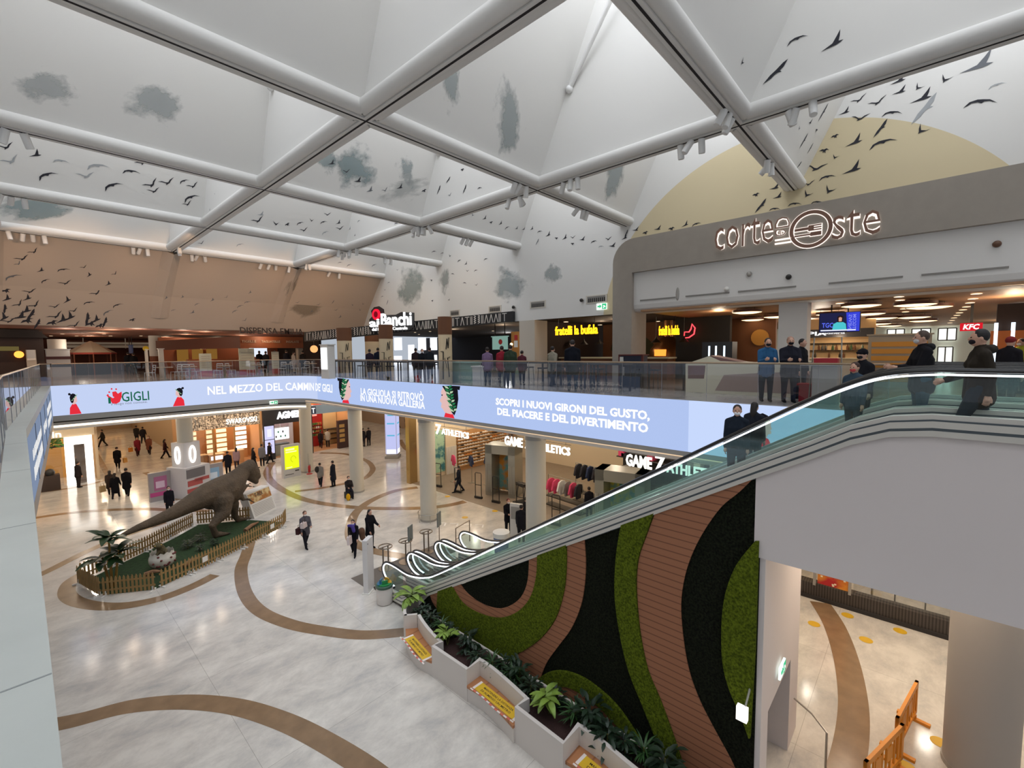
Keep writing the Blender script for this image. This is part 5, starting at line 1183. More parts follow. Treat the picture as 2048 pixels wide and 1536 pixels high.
cbox('light_box_totem', 'bright white illuminated totem at the left of the market stalls', 'totem', 657, 757, .95, .4, 2.0, mat('totem_white', '#cfcbc4', .5)); c_ = onz((657, 757), ZF); t = tag(MB().box(c_.x-.24, c_.y-.36, ZF+.55, c_.x-.21, c_.y+.36, ZF+1.8).build('screen_panel', emit('totem_screen', '#f4f8ff', 1.6)), 'glowing blank screen on the white totem', 'screen')
t = MB().lathe([(.3, -.04), (.3, .04)], tuple(onz((628, 700), 8.9)), 20, Matrix.Rotation(PI/2, 3, 'X')); c_ = atdepth((628, 698), 35); t = MB().lathe([(.28, -.05), (.28, .05)], tuple(c_), 20, Matrix.Rotation(PI/2, 3, 'X')).build('round_sign', emit('round_orange_sign', '#ffb070', 1.3)); MB().tube([(c_.x, c_.y, c_.z+.28), (c_.x, c_.y, 10.43)], .015, 6).build('hanging_rod', gm, t); tag(t, 'round glowing orange sign hanging between the two stalls', 'sign')
# tables and chairs
dkf = mat('dark_furniture', '#1f1d22', .5)
def table0():
    t = thing('bar_table', '', 'table', (0, 0, 0)); MB().box(-.4, -.9, .95, .4, .9, 1.02).build('tabletop', dkf, t)
    for x in (-.33, .33):
        for y in (-.82, .82): MB().box(x-.03, y-.03, 0, x+.03, y+.03, .95).build('leg', dkf, t)
    return t
bt = table0(); spots = [(692, 760), (712, 762), (735, 763), (760, 766), (785, 768), (806, 764), (1075, 775), (1110, 778), (1185, 775), (1300, 785), (1340, 788)]
for k, p in enumerate(spots):
    o = bt if k == 0 else dup(bt, (0, 0, 0)); c_ = onx(p, 14.3 if k < 6 else 14.9); yk = (29.2-k*2.2) if k < 6 else c_.y; o.location = (13.8, (28.3, 26.1, 24.2, 22.3, 20.4, 18.2)[k], ZF) if k < 6 else ((15.2, 12.7, ZF), (15.2, 10.6, ZF), (16.2, 9.0, ZF), (16.4, 7.2, ZF), (14.4, 8.6, ZF))[k-6]; tag(o, 'dark high table upstairs, '+(['first', 'second', 'third', 'fourth', 'fifth', 'sixth'][k]+' of the row left of the patterned column' if k < 6 else ['left one', 'middle one', 'right one', 'first one', 'second one'][k-6]+(' before the pizzeria' if k < 9 else ' right of the portal leg')), 'table', 'dark high tables')
st0 = thing('bar_stool', '', 'stool', (0, 0, 0)); MB().box(-.18, -.18, .68, .18, .18, .74).build('seat', dkf, st0)
for x in (-.15, .15):
    for y in (-.15, .15): MB().tube([(x*1.2, y*1.2, 0), (x, y, .68)], .014, 6).build('leg', dkf, st0)
for k, p in enumerate([(1060, 766), (1090, 770), (1130, 772), (1205, 775), (1325, 780), (1285, 777), (700, 757), (725, 757), (750, 758), (775, 759)]):
    o = st0 if k == 0 else dup(st0, (0, 0, 0)); c_ = onz(p, ZF); o.location = (max(14.0, c_.x+.5), c_.y+.5, ZF); tag(o, 'dark bar stool on the upper walkway, '+['first before the pizzeria', 'second before the pizzeria', 'third before the pizzeria', 'fourth before the pizzeria', 'right of the portal leg', 'at the portal leg', 'first at the market tables', 'second at the market tables', 'third at the market tables', 'fourth at the market tables'][k], 'stool', 'dark bar stools')
wm = mat('white_metal_chair', '#d3d2cf', .4, .3); ch0 = thing('metal_chair', '', 'chair', (0, 0, 0)); MB().box(-.2, -.2, .44, .2, .2, .47).build('seat', wm, ch0)
for x in (-.18, .18):
    MB().tube([(x, .2, 0), (x, .18, .45)], .017, 6).build('leg', wm, ch0); MB().tube([(x, -.22, 0), (x, -.19, .45), (x, -.25, .9)], .017, 6).build('leg', wm, ch0)
for z in (.6, .72, .85): MB().box(-.18, -.245, z, .18, -.225, z+.06).build('back_slat', wm, ch0)
MB().box(-.18, -.02, .2, .18, .02, .23).build('stretcher', wm, ch0)
chs = [(368, 755, .9), (392, 757, -.9), (437, 755, .9), (462, 755, -.9), (503, 752, .9), (525, 754, -.9), (565, 751, .8), (590, 752, -.8), (611, 752, .6), (632, 752, -.6), (352, 752, .4), (300, 758, .2)]
ords = ['first', 'second', 'third', 'fourth', 'fifth', 'sixth', 'seventh', 'eighth', 'ninth', 'tenth', 'eleventh', 'twelfth']
for k, (x, y, rz) in enumerate(sorted(chs)):
    o = ch0 if k == 0 else dup(ch0, (0, 0, 0)); c_ = ony((x, y-6), YN+1.0+(k % 2)*.15); o.location = (c_.x, c_.y, ZF); o.rotation_euler = (0, 0, rz+PI/2 if rz > 0 else rz-PI/2); tag(o, ords[k]+' white metal chair from the left along the far glass railing', 'chair', 'white chairs behind the far railing')
tt0 = thing('cafe_table', '', 'table', (0, 0, 0)); MB().box(-.35, -.35, .72, .35, .35, .76).build('tabletop', mat('pale_table', '#b9a68c', .4), tt0); MB().tube([(0, 0, 0), (0, 0, .72)], .035, 8).build('pedestal', galv, tt0); MB().lathe([(.22, 0), (.22, .03)], (0, 0, 0), 16).build('base', galv, tt0)
for k, x in enumerate((331, 380, 450, 515, 578, 622)):
    o = tt0 if k == 0 else dup(tt0, (0, 0, 0)); c_ = ony((x, 750), YN+1.1); o.location = (c_.x, c_.y+.1, ZF); tag(o, ords[k]+' small pale cafe table from the left behind the far railing', 'table', 'cafe tables behind the far railing')
# ---------------------------------------------------------------- far north: wooden stall, tent, kiosks
wst = mat('stall_wood', '#8a4a26', .55, wave=('X', 3, .0, .12, '#6c381c'))
t = thing('wooden_stall', 'red-brown wooden food stall below the dark block letters', 'stall', (12, 38.5, ZF)); a = ony((350, 700), 38.5); b = ony((480, 700), 38.5); c_ = ony((606, 700), 38.5)
MB().box(b.x, 38.4, 9.3, c_.x, 38.9, 10.2).build('canopy', wst, t); MB().prism([(a.x-.3, 43.0, 9.2), (b.x, 38.4, 9.3), (b.x, 38.4, 10.2), (a.x-.3, 43.0, 9.9)], (.1, .2, 0)).build('canopy', mat('stall_wood_dark', '#5d2f1a', .6), t)
MB().box(b.x-3.2, 39.2, 0+ZF, b.x-.1, 39.6, ZF+1.15).build('counter', wst, t); MB().box(b.x+.1, 38.7, ZF, b.x+1.4, 39.1, ZF+1.1).build('counter', wst, t); MB().box(b.x-4, 44, ZF, c_.x, 44.2, 10.2).build('back_wall', mat('stall_back', '#7a3f20', .6), t)
MB().box(b.x-.1, 38.4, ZF, b.x+.05, 38.6, 9.3).build('post', darkc, t); MB().box(c_.x-.4, 38.5, ZF, c_.x, 39.0, 10.2).build('post', mat('grey_post', '#8d8578', .6), t)
for k in range(3): MB().box(b.x-2.9+k*1.0, 43.6, 8.3, b.x-2.2+k*1.0, 43.9, 9.3).build('lit_cabinet', emit('amber_cabinet', '#e8a850', .8 if k == 1 else .25), t)
MB().box(c_.x-2.4, 43.7, 8.6, c_.x-1.0, 43.9, 9.6).build('lit_window', emit('cool_window', '#dfe6f2', 1.1), t); rep(t)
lamp(b.x+1.2, 40.5, 9.1, 60, (1, .6, .3)); lamp(b.x-4, 36, 10.1, 60, NEUT, .2); lamp(5, 35.5, 10.1, 70, NEUT, .2); lamp(2, 37.5, 10.1, 60, NEUT, .2); lamp(3.2, 34.7, 9.6, 45, NEUT, .2); lamp(b.x-1.8, 41, 9.1, 45, (1, .6, .3))  # NEUT lamps are added fill to brighten the tent and hall
sgm = mat('dark_brown_letter', '#2a1712', .5)
a = ony((480, 667), 33.2); b2 = ony((606, 667), 33.2); sign('stall_sign', 'dark brown block letters standing on the wooden stall canopy', 'sign', [('DISPENSA EMILIA', 0, 0, b2.x-a.x, .42, .01)], sgm, (a.x, 33.2, a.z), (1, 0, 0), (0, 0, 1), (0, -1, 0))
tag(MB().box(a.x, 33.22, a.z+.06, b2.x, 33.26, a.z+.1).bar((a.x+.5, 33.24, a.z+.08), (a.x+.5, 33.75, a.z+.08), .03).bar((b2.x-.5, 33.24, a.z+.08), (b2.x-.5, 33.75, a.z+.08), .03).build('letter_rail', gm), 'thin dark rail carrying the brown block letters above the wooden stall', 'rail')
for k, (s_, x) in enumerate((('TIGELLE', 483), ('TAGLIATELLE', 522), ('INSALATE', 572))):
    a = ony((x, 676), 38.35); sign('stall_lettering', ['left', 'middle', 'right'][k]+' row of small pale letters on the wooden canopy', 'sign', [(s_, 0, 0, [1.0, 1.4, 1.0][k], .18, .01)], mat('pale_letter', '#b59a84', .6), (a.x, 38.36, 9.72), (1, 0, 0), (0, 0, 1), (0, -1, 0))
for k, (x, y0_, w_, h_, l) in enumerate(((495, 749, 1.0, 1.55, 'pale green price board on a red foot before the wooden stall'), (412, 742, .7, 1.2, 'pale menu poster beside the bottle cabinet'), (552, 748, .5, 1.3, 'narrow pale board between the queueing people'))):
    c_ = ony((x, y0_), 36.4); t = thing('menu_board', l, 'board', (c_.x, 36.4, ZF)); bd = MB().box(-w_/2, -.04, .35, w_/2, .04, .35+h_).build('board', mat('pale_board', '#c4c9b8', .6), t); MB().box(-w_/2, -.05, 0, w_/2, .05, .36).build('foot', mat('board_foot_red', '#a03028', .6), t)
    m = MB()
    for q in range(6): m.box(-w_*.35, -.05, .6+q*h_/8, w_*.35, -.042, .63+q*h_/8)
    m.build('print_lines', graym, bd)
# canvas tent
c_ = atdepth((181, 690), 36); lamp(c_.x-.8, c_.y-3.4, 9.5, 80, NEUT, .2); t = thing('canvas_tent', 'beige pointed canvas tent with red trimmed edge on the far upper floor', 'tent', (c_.x, c_.y, ZF)); tz = proj; rr = 78*36/FPX/2  # the lamp is an added fill light that brightens the canvas
apex = EYE.z-0; A = 10.35-ZF
MB().lathe([(rr, 1.72), (rr*.5, 2.2), (.05, A-.35)], (0, 0, 0), 8).build('canvas', mat('tent_canvas', '#d8c8ae', .85), t); MB().lathe([(rr+.01, 1.6), (rr+.01, 1.74)], (0, 0, 0), 8).build('trim_edge', mat('tent_red', '#a5483c', .8), t)
for k in range(8): an = k*PI/4; MB().tube([(rr*math.cos(an)*.96, rr*math.sin(an)*.96, 0), (rr*math.cos(an)*.96, rr*math.sin(an)*.96, 1.7)], .04, 6).build('pole', wst, t)
MB().lathe([(rr*.7, 0), (rr*.7, .9)], (0, 0, 0), 8).build('counter', darkw, t)
t = thing('dark_stall', 'dark brown gabled stall with a warm lamp at the far left edge', 'stall', (0, 38, ZF)); a = ony((-60, 690), 38); b = ony((88, 690), 38)
MB().box(a.x-2, 38.6, ZF, b.x, 41, 10.3).build('body', browndk, t); MB().prism([(a.x-2, 38.2, 9.9), (b.x+.2, 38.2, 9.9), (b.x-.2, 38.2, 10.35), (a.x-2, 38.2, 10.4)], (0, .5, 0)).build('roof_edge', mat('very_dark_wood', '#1d1310', .7), t); MB().box(b.x-.75, 38.1, ZF, b.x-.35, 38.5, 9.2).build('post', mat('pale_post', '#b8aea0', .6), t); MB().box(b.x-.72, 38.05, 8.6, b.x-.38, 38.1, 9.2).build('notice', white, t)
MB().box(a.x, 38.55, 9.15, b.x-1, 38.6, 9.4).build('lit_strip', emit('olive_glow', '#8a7a48', .5), t); cc = ony((38, 709), 38.5); MB().ball((cc.x, 38.45, cc.z), .2, 12, 8).build('lamp_globe', emit('orange_globe', '#ff9a40', 2.4), t, True); rep(t)
t = cbox('white_kiosk', 'white cylindrical kiosk with dark bands left of the tent', 'kiosk', 118, 740, 1.6, 1.2, 2.0, mat('kiosk_white', '#c9cbd0', .5), depth=33); MB().box(-.62, -.82, .7, .62, .82, .95).build('dark_band', gm, t); MB().box(-.62, -.82, 1.25, .62, .82, 1.45).build('dark_band', mat('dark_red_band', '#4a1c22', .5), t); MB().lathe([(.5, 2), (.5, 2.7)], (0, 0, 0), 16).build('drum', white, t, True)
t = MB(); a = ony((105, 683), 55); b = ony((375, 690), 55)
for z0_, z1_ in ((9.85, 10.05), (9.55, 9.78)): t.box(a.x, 55, z0_, b.x, 55.3, z1_)
for q in (.2, .5, .8): xq = a.x+(b.x-a.x)*q; t.box(xq-.03, 55.1, 9.5, xq+.03, 55.2, 10.43)
tag(t.build('air_duct', mat('pale_duct', '#b7b3ad', .4)), 'long pale double air duct under the red-brown far ceiling', 'duct')
t = thing('round_column', 'short white round column on the far upper floor', 'column', tuple(atdepth((311, 700), 37))); t.location.z = ZF; MB().lathe([(.42, 0), (.42, 1.4)], (0, 0, 0), 20).build('lower_shaft', wst, t, True); MB().lathe([(.42, 1.4), (.42, 3.07)], (0, 0, 0), 20).build('shaft', white, t, True)
t = cbox('grey_post', 'slim grey post rising behind the far railing', 'post', 325, 758, .25, .25, 1.9, graym, depth=29)
t = cbox('white_banner', 'white upright banner with coloured top on the far floor', 'banner', 295, 745, .6, .1, 1.9, white, depth=32); MB().ball((0, .05, 1.95), .18).build('yellow_top', mat('banner_yellow', '#e0c030', .6), t, True)
t = cbox('blue_sign', 'blue and white banner sign hanging over the far corridor', 'sign', 262, 702, 1.5, .1, .7, mat('blue_sign', '#5a6a9a', .5), z=9.0, depth=38)
for s in (-1, 1): MB().box(-.02, s*.6-.02, .7, .02, s*.6+.02, 1.42).build('hanger', gm, t)
# ---------------------------------------------------------------- details on the east wall
gr = mat('vent_grille', '#8e8a84', .6)
for k, (x, y, w_, l) in enumerate(((1076, 609, 30, 'left of the dome camera'), (1193, 598, 36, 'beside the painted sun'), (990, 618, 26, 'behind the right end of the black fascia'), (910, 626, 22, 'farthest left above the black fascia'))):
    p = onx((x, y), XW); dpt = (p-EYE).dot(CF); ww = w_*dpt/FPX*1.35; t = thing('vent_grille', 'rectangular air vent in the wall, '+l, 'vent', tuple(p)); MB().box(-.03, -ww/2, -.19, .0, ww/2, .19).build('frame', cream, t)
    m = MB().box(-.035, -ww/2+.08, -.14, -.03, ww/2-.08, .14); m.build('recess', gr, t)
    m = MB()
    for q in range(9): m.box(-.045, -ww/2+.1+q*(ww-.2)/9, -.13, -.036, -ww/2+.1+(q+.5)*(ww-.2)/9, .05)
    m.build('grille_bars', darkw, t)
for k, (x, y, l) in enumerate(((1164, 599, 'right, beside the vent'), (1028, 613, 'left, above the end of the black fascia'))):
    p = onx((x, y), XW-.06); t = thing('ceiling_camera', 'white dome camera on the pale wall, '+l, 'camera', tuple(p)); MB().box(-.02, -.08, -.04, .06, .08, .06).build('base', white, t); MB().ball((-.06, 0, -.04), .09, 12, 8).build('dome', gm, t, True)
exg = emit('exit_green', '#3fc98a', 1.0); exw = emit('exit_white', '#eefcf4', 1.2)
def exitsign(label, p, xd, n, w=.5, h=.26):
    t = thing('exit_sign', label, 'sign', tuple(p)); xd, n = Vector(xd), Vector(n); o = Vector(p); Z = Vector((0, 0, 1)); P = lambda a, b, c=0: o+xd*(a*w)+Z*(b*h)+n*c
    MB().prism([P(-.5, -.5), P(.5, -.5), P(.5, .5), P(-.5, .5)], n*.04).build('sign_box', exw, t)
    MB().prism([P(.05, -.42, .042), P(.46, -.42, .042), P(.46, .42, .042), P(.05, .42, .042)], n*.004).build('green_field', exg, t); MB().prism([P(-.4, -.1, .042), P(-.2, -.1, .042), P(-.2, -.3, .042), P(0, .05, .042), P(-.2, .35, .042), P(-.2, .15, .042), P(-.4, .15, .042)], n*.004).build('arrow', exg, t)
    MB().prism([P(.14, -.3, .047), P(.22, -.3, .047), P(.3, -.05, .047), P(.38, -.2, .047), P(.42, -.15, .047), P(.32, .12, .047), P(.22, .2, .047), P(.14, .1, .047), P(.2, 0, .047)], n*.003).build('running_figure', exw, t); return rep(t)
exitsign('green exit sign on the pale wall below the right vent', onx((1204, 613), XW-.05), (0, -1, 0), (-1, 0, 0), .55, .3)
exitsign('green exit sign under the far ceiling above the tent', atdepth((293, 662), 34), (1, 0, 0), (0, -1, 0), .5, .26)
exitsign('green exit sign under the fascia between the two far columns', ony((547, 805), YN-.2), (1, 0, 0), (0, -1, 0), .5, .22)
# wall plates at the cream pillar
for k, (x, y, w_, h_, m_, l) in enumerate(((1032, 675, .22, .28, mat('red_plate', '#b3242a', .5), 'small red fire plate'), (1032, 688, .26, .36, white, 'white notice plate'))):
    p = onx((x, y), XW-.02); tag(MB().box(p.x-.02, p.y-w_/2, p.z-h_/2, p.x+.012, p.y+w_/2, p.z+h_/2).build('wall_plate', m_), l+' on the cream pillar beside the pizzeria', 'sign')
t = cbox('teal_counter', 'pale teal stall counter with wire basket before the market stalls', 'counter', 930, 765, 1.6, .6, 1.0, mat('pale_teal', '#86a596', .5)); t = cbox('white_plinth', 'plain white plinth behind the glass railing', 'plinth', 944, 772, .7, .5, .85, white); t.location.x = 13.75
t = cbox('teal_screen', 'pale teal hanging screen with a red flower emblem', 'screen', 1000, 690, 1.2, .1, .8, emit('teal_screen', '#8fb3a8', .7), z=8.95, depth=27); MB().lathe([(.16, 0), (.16, .01)], (-.06, -.1, .45), 12, Matrix.Rotation(-PI/2, 3, 'Y')).build('emblem', red, t)
for s in (-1, 1): MB().box(-.02, s*.4-.02, .8, .02, s*.4+.02, 1.54).build('hanger', gm, t)
t = thing('lit_stall', 'amber lit stall with bicycle drawings behind the patterned column', 'stall', (22, 18.6, ZF)); MB().box(23.4, 17.0, ZF, 23.6, 21.5, 10.2).build('back_wall', mat('amber_stall_wall', '#c49358', .7), t); MB().box(21.8, 17.2, ZF, 22.4, 21.0, ZF+1.05).build('counter', mat('pale_teal', '#86a596', .5), t)
m = MB()
for c2, r in (((20.2, 8.9), .35), ((19.0, 8.9), .35)): m.tube([(23.36, c2[0]+r*math.cos(k*PI/10), c2[1]+r*math.sin(k*PI/10)) for k in range(20)], .03, 5, closed=True)
m.bar((23.36, 20.2, 8.9), (23.36, 19.6, 9.4), .05); m.bar((23.36, 19.6, 9.4), (23.36, 19.0, 8.9), .05); m.bar((23.36, 19.6, 8.9), (23.36, 19.3, 9.5), .05); m.build('bicycle_drawing', blkln, t)
for y in (17.6, 18.4, 19.2, 20.2): MB().ball((22.0, y, 9.3), .1, 10, 8).build('hanging_bulb', warmbulb, t, True)
rep(t); lamp(22.6, 18.8, 9.8, 60, WARM)
# ================================================================ planter bench along the moss wall
plw = mat('planter_white', '#d8d0c8', .5, spec=.3); seatw = mat('orange_wood_seat', '#b47a50', .5, wave=('Y', .8, .0, .06, '#94603c')); soil = mat('dark_red_soil', '#3a2420', .95, bump=(40, .6))
PL = thing('planter_bench', 'long white planter with alternating bench niches at the foot of the moss wall', 'planter', (7.8, 7, 0))
HPL = .85
def wallrun(pts, th, z0, z1, name='planter_wall', m=plw):
    P = [Vector((p[0], p[1], 0)) for p in pts]; n = len(P); L = []
    for k in range(n):
        d = (P[min(n-1, k+1)]-P[max(0, k-1)]).normalized(); s = Vector((-d.y, d.x, 0)); L.append((P[k], P[k]+s*th))
    mb = MB(); Z = Vector((0, 0, 1))
    for (a, b), (c, d) in zip(L, L[1:]): mb.prism([a+Z*z0, c+Z*z0, d+Z*z0, b+Z*z0], Z*(z1-z0))
    return mb.build(name, m, PL)
def arc(pts, k=5): return [(v.x, v.y) for v in catmull([(p[0], p[1], 0) for p in pts], k)]
back1 = arc([(7.74, 11.1), (7.62, 10.75), (7.5, 10.3), (7.42, 9.9), (7.38, 9.6)]); back2 = arc([(7.6, 8.2), (7.58, 7.7), (7.5, 7.1), (7.4, 6.5)]); back3 = arc([(7.58, 5.12), (7.56, 4.6), (7.48, 4.0), (7.4, 3.4)])
endc = arc([(8.36, 12.0), (8.15, 11.98), (7.82, 11.84), (7.58, 11.62), (7.44, 11.36)])
wallrun(endc, .09, 0, HPL); wallrun([(7.44, 11.36), (7.74, 11.12)], .08, 0, HPL)
wallrun(back1, .09, .4, HPL); wallrun([(7.46, 9.6), (7.12, 9.6), (7.14, 8.2), (7.68, 8.2)], .09, 0, HPL)
wallrun(back2, .09, .4, HPL); wallrun([(7.48, 6.5), (7.06, 6.5), (7.0, 5.12), (7.66, 5.12)], .09, 0, HPL)
wallrun(back3, .09, .4, HPL); wallrun([(7.48, 3.4), (7.0, 3.4), (7.0, 2.1), (8.36, 2.1)], .09, 0, HPL)
for bk, fr in ((back1, arc([(7.5, 11.36), (7.22, 10.9), (7.06, 10.3), (7.06, 9.9), (7.12, 9.6)])), (back2, arc([(7.16, 8.2), (7.2, 7.6), (7.1, 6.9), (7.02, 6.5)])), (back3, arc([(7.1, 5.12), (7.14, 4.6), (7.06, 4.0), (7.0, 3.4)]))):
    o = [(x, y, 0) for x, y in fr]+[(x+.05, y, 0) for x, y in bk[::-1]]
    MB().prism([(x, y, .0) for x, y, _ in o], (0, 0, .36)).build('bench_base', plw, PL); MB().prism([(x-.02 if k < len(fr) else x, y, .36) for k, (x, y, _) in enumerate(o)], (0, 0, .07)).build('bench_seat', seatw, PL)
so = [(8.35, 11.95), (7.85, 11.78), (7.5, 11.4), (7.76, 11.1)]+back1+[(7.2, 9.55), (7.22, 8.24)]+back2+[(7.12, 6.45), (7.1, 5.16)]+back3+[(7.1, 3.34), (7.1, 2.15), (8.35, 2.15)]
MB().prism([(x+.03, y, .3) for x, y in so], (0, 0, .22)).build('soil', soil, PL); MB().box(8.3, 2.15, .3, 8.36, 11.9, .56).build('back_edge', plw, PL); rep(PL)
ys = mat('yellow_sticker', '#e0b62c', .4); wst_ = mat('white_tape', '#f0e4dc', .4); redt = mat('red_tape', '#d8705c', .5)
for k, (cx, cy, rz, l, w_) in enumerate(((7.2, 10.35, 1.40, 'first bench niche nearest the bin', 1.15), (7.3, 7.3, 1.52, 'second bench niche', 1.35), (7.28, 4.2, 1.5, 'third bench niche at the bottom edge', 1.35))):
    R = Matrix.Translation((cx, cy, .432)) @ Matrix.Rotation(rz+PI, 4, 'Z'); t = thing('distance_sticker', 'yellow distancing sticker across the '+l, 'sticker', (cx, cy, .432), rz+PI, 'yellow bench stickers')
    MB().box(-w_/2, -.14, 0, w_/2, .14, .004).build('sticker', ys, t)
    for s in (-1, 1): MB().box(s*(w_/2+.03)-.035, -.15, 0, s*(w_/2+.03)+.035, .15, .005).build('white_end', wst_, t)
    for q, s_ in ((.02, 'MANTENERE LA DISTANZA'), (-.08, 'DI ALMENO UN METRO')): lettering('lettering', s_, gm, t, flat((-w_*.38, q, .005), (1, 0, 0), (0, 1, 0)), w_*.76, .06, .01, .001)
    t = thing('barrier_tape', 'red and white striped tape lying along the '+l, 'tape', (cx, cy, .436), rz+PI); m = MB(); m2 = MB()
    for q in range(15):
        x = -.75+q*.1; y = -.2+.02*math.sin(q*.5) ; (m if q % 2 else m2).box(x-.0005, y-.02, .001, x+.1005, y+.02, .006)
    m.build('red_stripe', redt, t); m2.build('white_stripe', wst_, t)
# ---------------------------------------------------------------- potted greenery
lf_l = mat('light_green_leaf', '#7f9b3e', .5, noise=(6, .4)); lf_d = mat('dark_green_leaf', '#1f3320', .5, noise=(6, .4)); lf_m = mat('mid_green_leaf', '#34552b', .5, noise=(6, .4)); stm = mat('green_stem', '#5b5a2c', .7)
def leafstrip(m, base, d, L, w, droop, up=.5, seg=5):
    d = Vector(d).normalized(); side = d.cross(Vector((0, 0, 1)))
    side = side.normalized() if side.length > .05 else Vector((1, 0, 0)); b = len(m.v); p = Vector(base); v = (d+Vector((0, 0, up))).normalized()
    for k in range(seg+1):
        t = k/seg; ww = w*math.sin(PI*min(.97, .08+t*.92))**.8; m.v += [tuple(p-side*ww/2), tuple(p+Vector((0, 0, -.12*ww))), tuple(p+side*ww/2)]
        p = p+v*(L/seg); v = (v+Vector((0, 0, -droop/seg))).normalized()
    for k in range(seg):
        i = b+3*k; m.face((i, i+1, i+4, i+3)); m.face((i+1, i+2, i+5, i+4))
def plant(label, x, y, z, h, kind, seed, grp=None):
    rnd = random.Random(seed); t = thing('potted_plant', label, 'plant', (x, y, z), 0, grp); m = MB(); s = MB()
    if kind == 'broad':
        for k in range(3):
            a = rnd.uniform(0, 6.28); top = Vector((.1*math.cos(a), .1*math.sin(a), h*rnd.uniform(.5, .75))); s.tube([(0, 0, 0), tuple(top)], .012, 5)
            for q in range(8):
                an = rnd.uniform(0, 6.28); leafstrip(m, top*rnd.uniform(.6, 1), (math.cos(an), math.sin(an), 0), h*.55, h*.2, 1.3, rnd.uniform(.1, .9))
        mm = lf_l
    elif kind == 'spiky':
        for q in range(46):
            an = rnd.uniform(0, 6.28); leafstrip(m, (0, 0, h*rnd.uniform(.1, .5)), (math.cos(an), math.sin(an), 0), h*.6, h*.055, 1.2, rnd.uniform(.1, 1.4), 4)
        s.tube([(0, 0, 0), (0, 0, h*.5)], .02, 5); mm = lf_m
    else:
        for q in range(70):
            an = rnd.uniform(0, 6.28); rr = rnd.uniform(0, h*.35); leafstrip(m, (rr*math.cos(an), rr*math.sin(an), h*rnd.uniform(.05, .7)), (math.cos(an+rnd.uniform(-1, 1)), math.sin(an), 0), h*.3, h*.12, 1.0, rnd.uniform(-.2, .9), 3)
        s.tube([(0, 0, 0), (0, 0, h*.5)], .02, 5); mm = lf_d
    m.build('leaves', mm, t, True, recalc=False); s.build('stem', stm, t); return t
PLT = [(838, 1205, .95, 'broad', 'light leafed one at the far rounded end'), (848, 1228, .55, 'fern', 'dark one just in front of the rounded end'), (866, 1240, .6, 'fern', 'dark one behind the first bench'), (885, 1255, .6, 'spiky', 'grey-green one behind the first bench back'), (905, 1262, .5, 'fern', 'low dark one beside the wall edge'), (893, 1283, .65, 'broad', 'yellow-green one at the corner of the first block'), (935, 1292, .7, 'fern', 'tall dark one over the first block'), (955, 1320, .55, 'fern', 'dark one hanging over the first block edge'), (985, 1335, .6, 'spiky', 'palm-like one behind the second bench'), (1008, 1332, .5, 'fern', 'dark one close to the wall edge behind the second bench'), (1025, 1357, .65, 'spiky', 'second palm-like one behind the second bench'), (1050, 1348, .75, 'fern', 'bushy dark one near the timber band'), (1062, 1385, .6, 'fern', 'dark one at the end of the second bench'), (1098, 1420, .75, 'broad', 'bright leafed one over the second block'), (1150, 1440, .7, 'spiky', 'spiky one in the middle of the second block'), (1122, 1395, .55, 'fern', 'dark one close to the wall above the second block'), (1195, 1432, .85, 'fern', 'tall dark one against the timber hill'), (1215, 1490, .7, 'fern', 'dark one behind the third bench'), (1250, 1500, .6, 'fern', 'dark one near the lower green band'), (1290, 1515, .7, 'spiky', 'spiky one at the bottom edge'), (1345, 1520, .8, 'fern', 'dark one below the broad timber strip')]
for k, (x, y, h, kd, l) in enumerate(PLT):
    p = onz((x, y+8), .52); plant('plant in the white planter, '+l, min(8.02, max(7.75 if p.y > 9.6 else 7.6, p.x)), p.y, .5, h, kd, k+3, 'plants in the white planter')
# ---------------------------------------------------------------- bin, white totem, bollards
c = onz((770, 1205)); t = thing('recycling_bin', 'round white recycling bin with blue, green and yellow lid openings', 'bin', (c.x, c.y, 0)); MB().lathe([(.24, 0), (.27, .03), (.29, .62), (.28, .64)], (0, 0, 0), 28).build('body', plw, t, True); MB().lathe([(.3, .6), (.31, .68), (.29, .7), (.25, .7)], (0, 0, 0), 28).build('rim', mat('bin_rim', '#3a5c4a', .4), t, True)
for k, (nm, cc) in enumerate((('bin_blue', '#2d6f94'), ('bin_green', '#2f8a4c'), ('bin_yellow', '#d9a72c'))):
    a0 = 1.2+k*2.1; m = MB(); P = [(0, 0, .68)]+[(.25*math.cos(a0+q*.33), .25*math.sin(a0+q*.33), .68) for q in range(7)]; m.prism(P, (0, 0, .05)); lsg = m.build('lid_segment', mat(nm, cc, .4), t)
    a1 = a0+1; MB().box(-.1, -.02, .73, .1, .02, .86, Matrix.Translation((.12*math.cos(a1), .12*math.sin(a1), 0)) @ Matrix.Rotation(a1+PI/2, 4, 'Z')).build('flap', mat(nm, cc, .4), lsg)
t = thing('white_pillar_totem', 'tall plain white totem standing before the escalators', 'totem', (8.3, 14.93, 0), .62); MB().box(-.26, -.09, .03, .26, .09, 2.0).build('body', mat('totem_white2', '#dcd8d6', .4), t); MB().box(-.3, -.14, 0, .3, .14, .03).build('base_plate', white, t); MB().lathe([(0, 0), (.03, 0)], (-.18, -.093, 1.86), 10, Matrix.Rotation(PI/2, 3, 'X')).build('small_emblem', gm, t)
bz = mat('bollard_bronze', '#8d7f70', .35, .7)
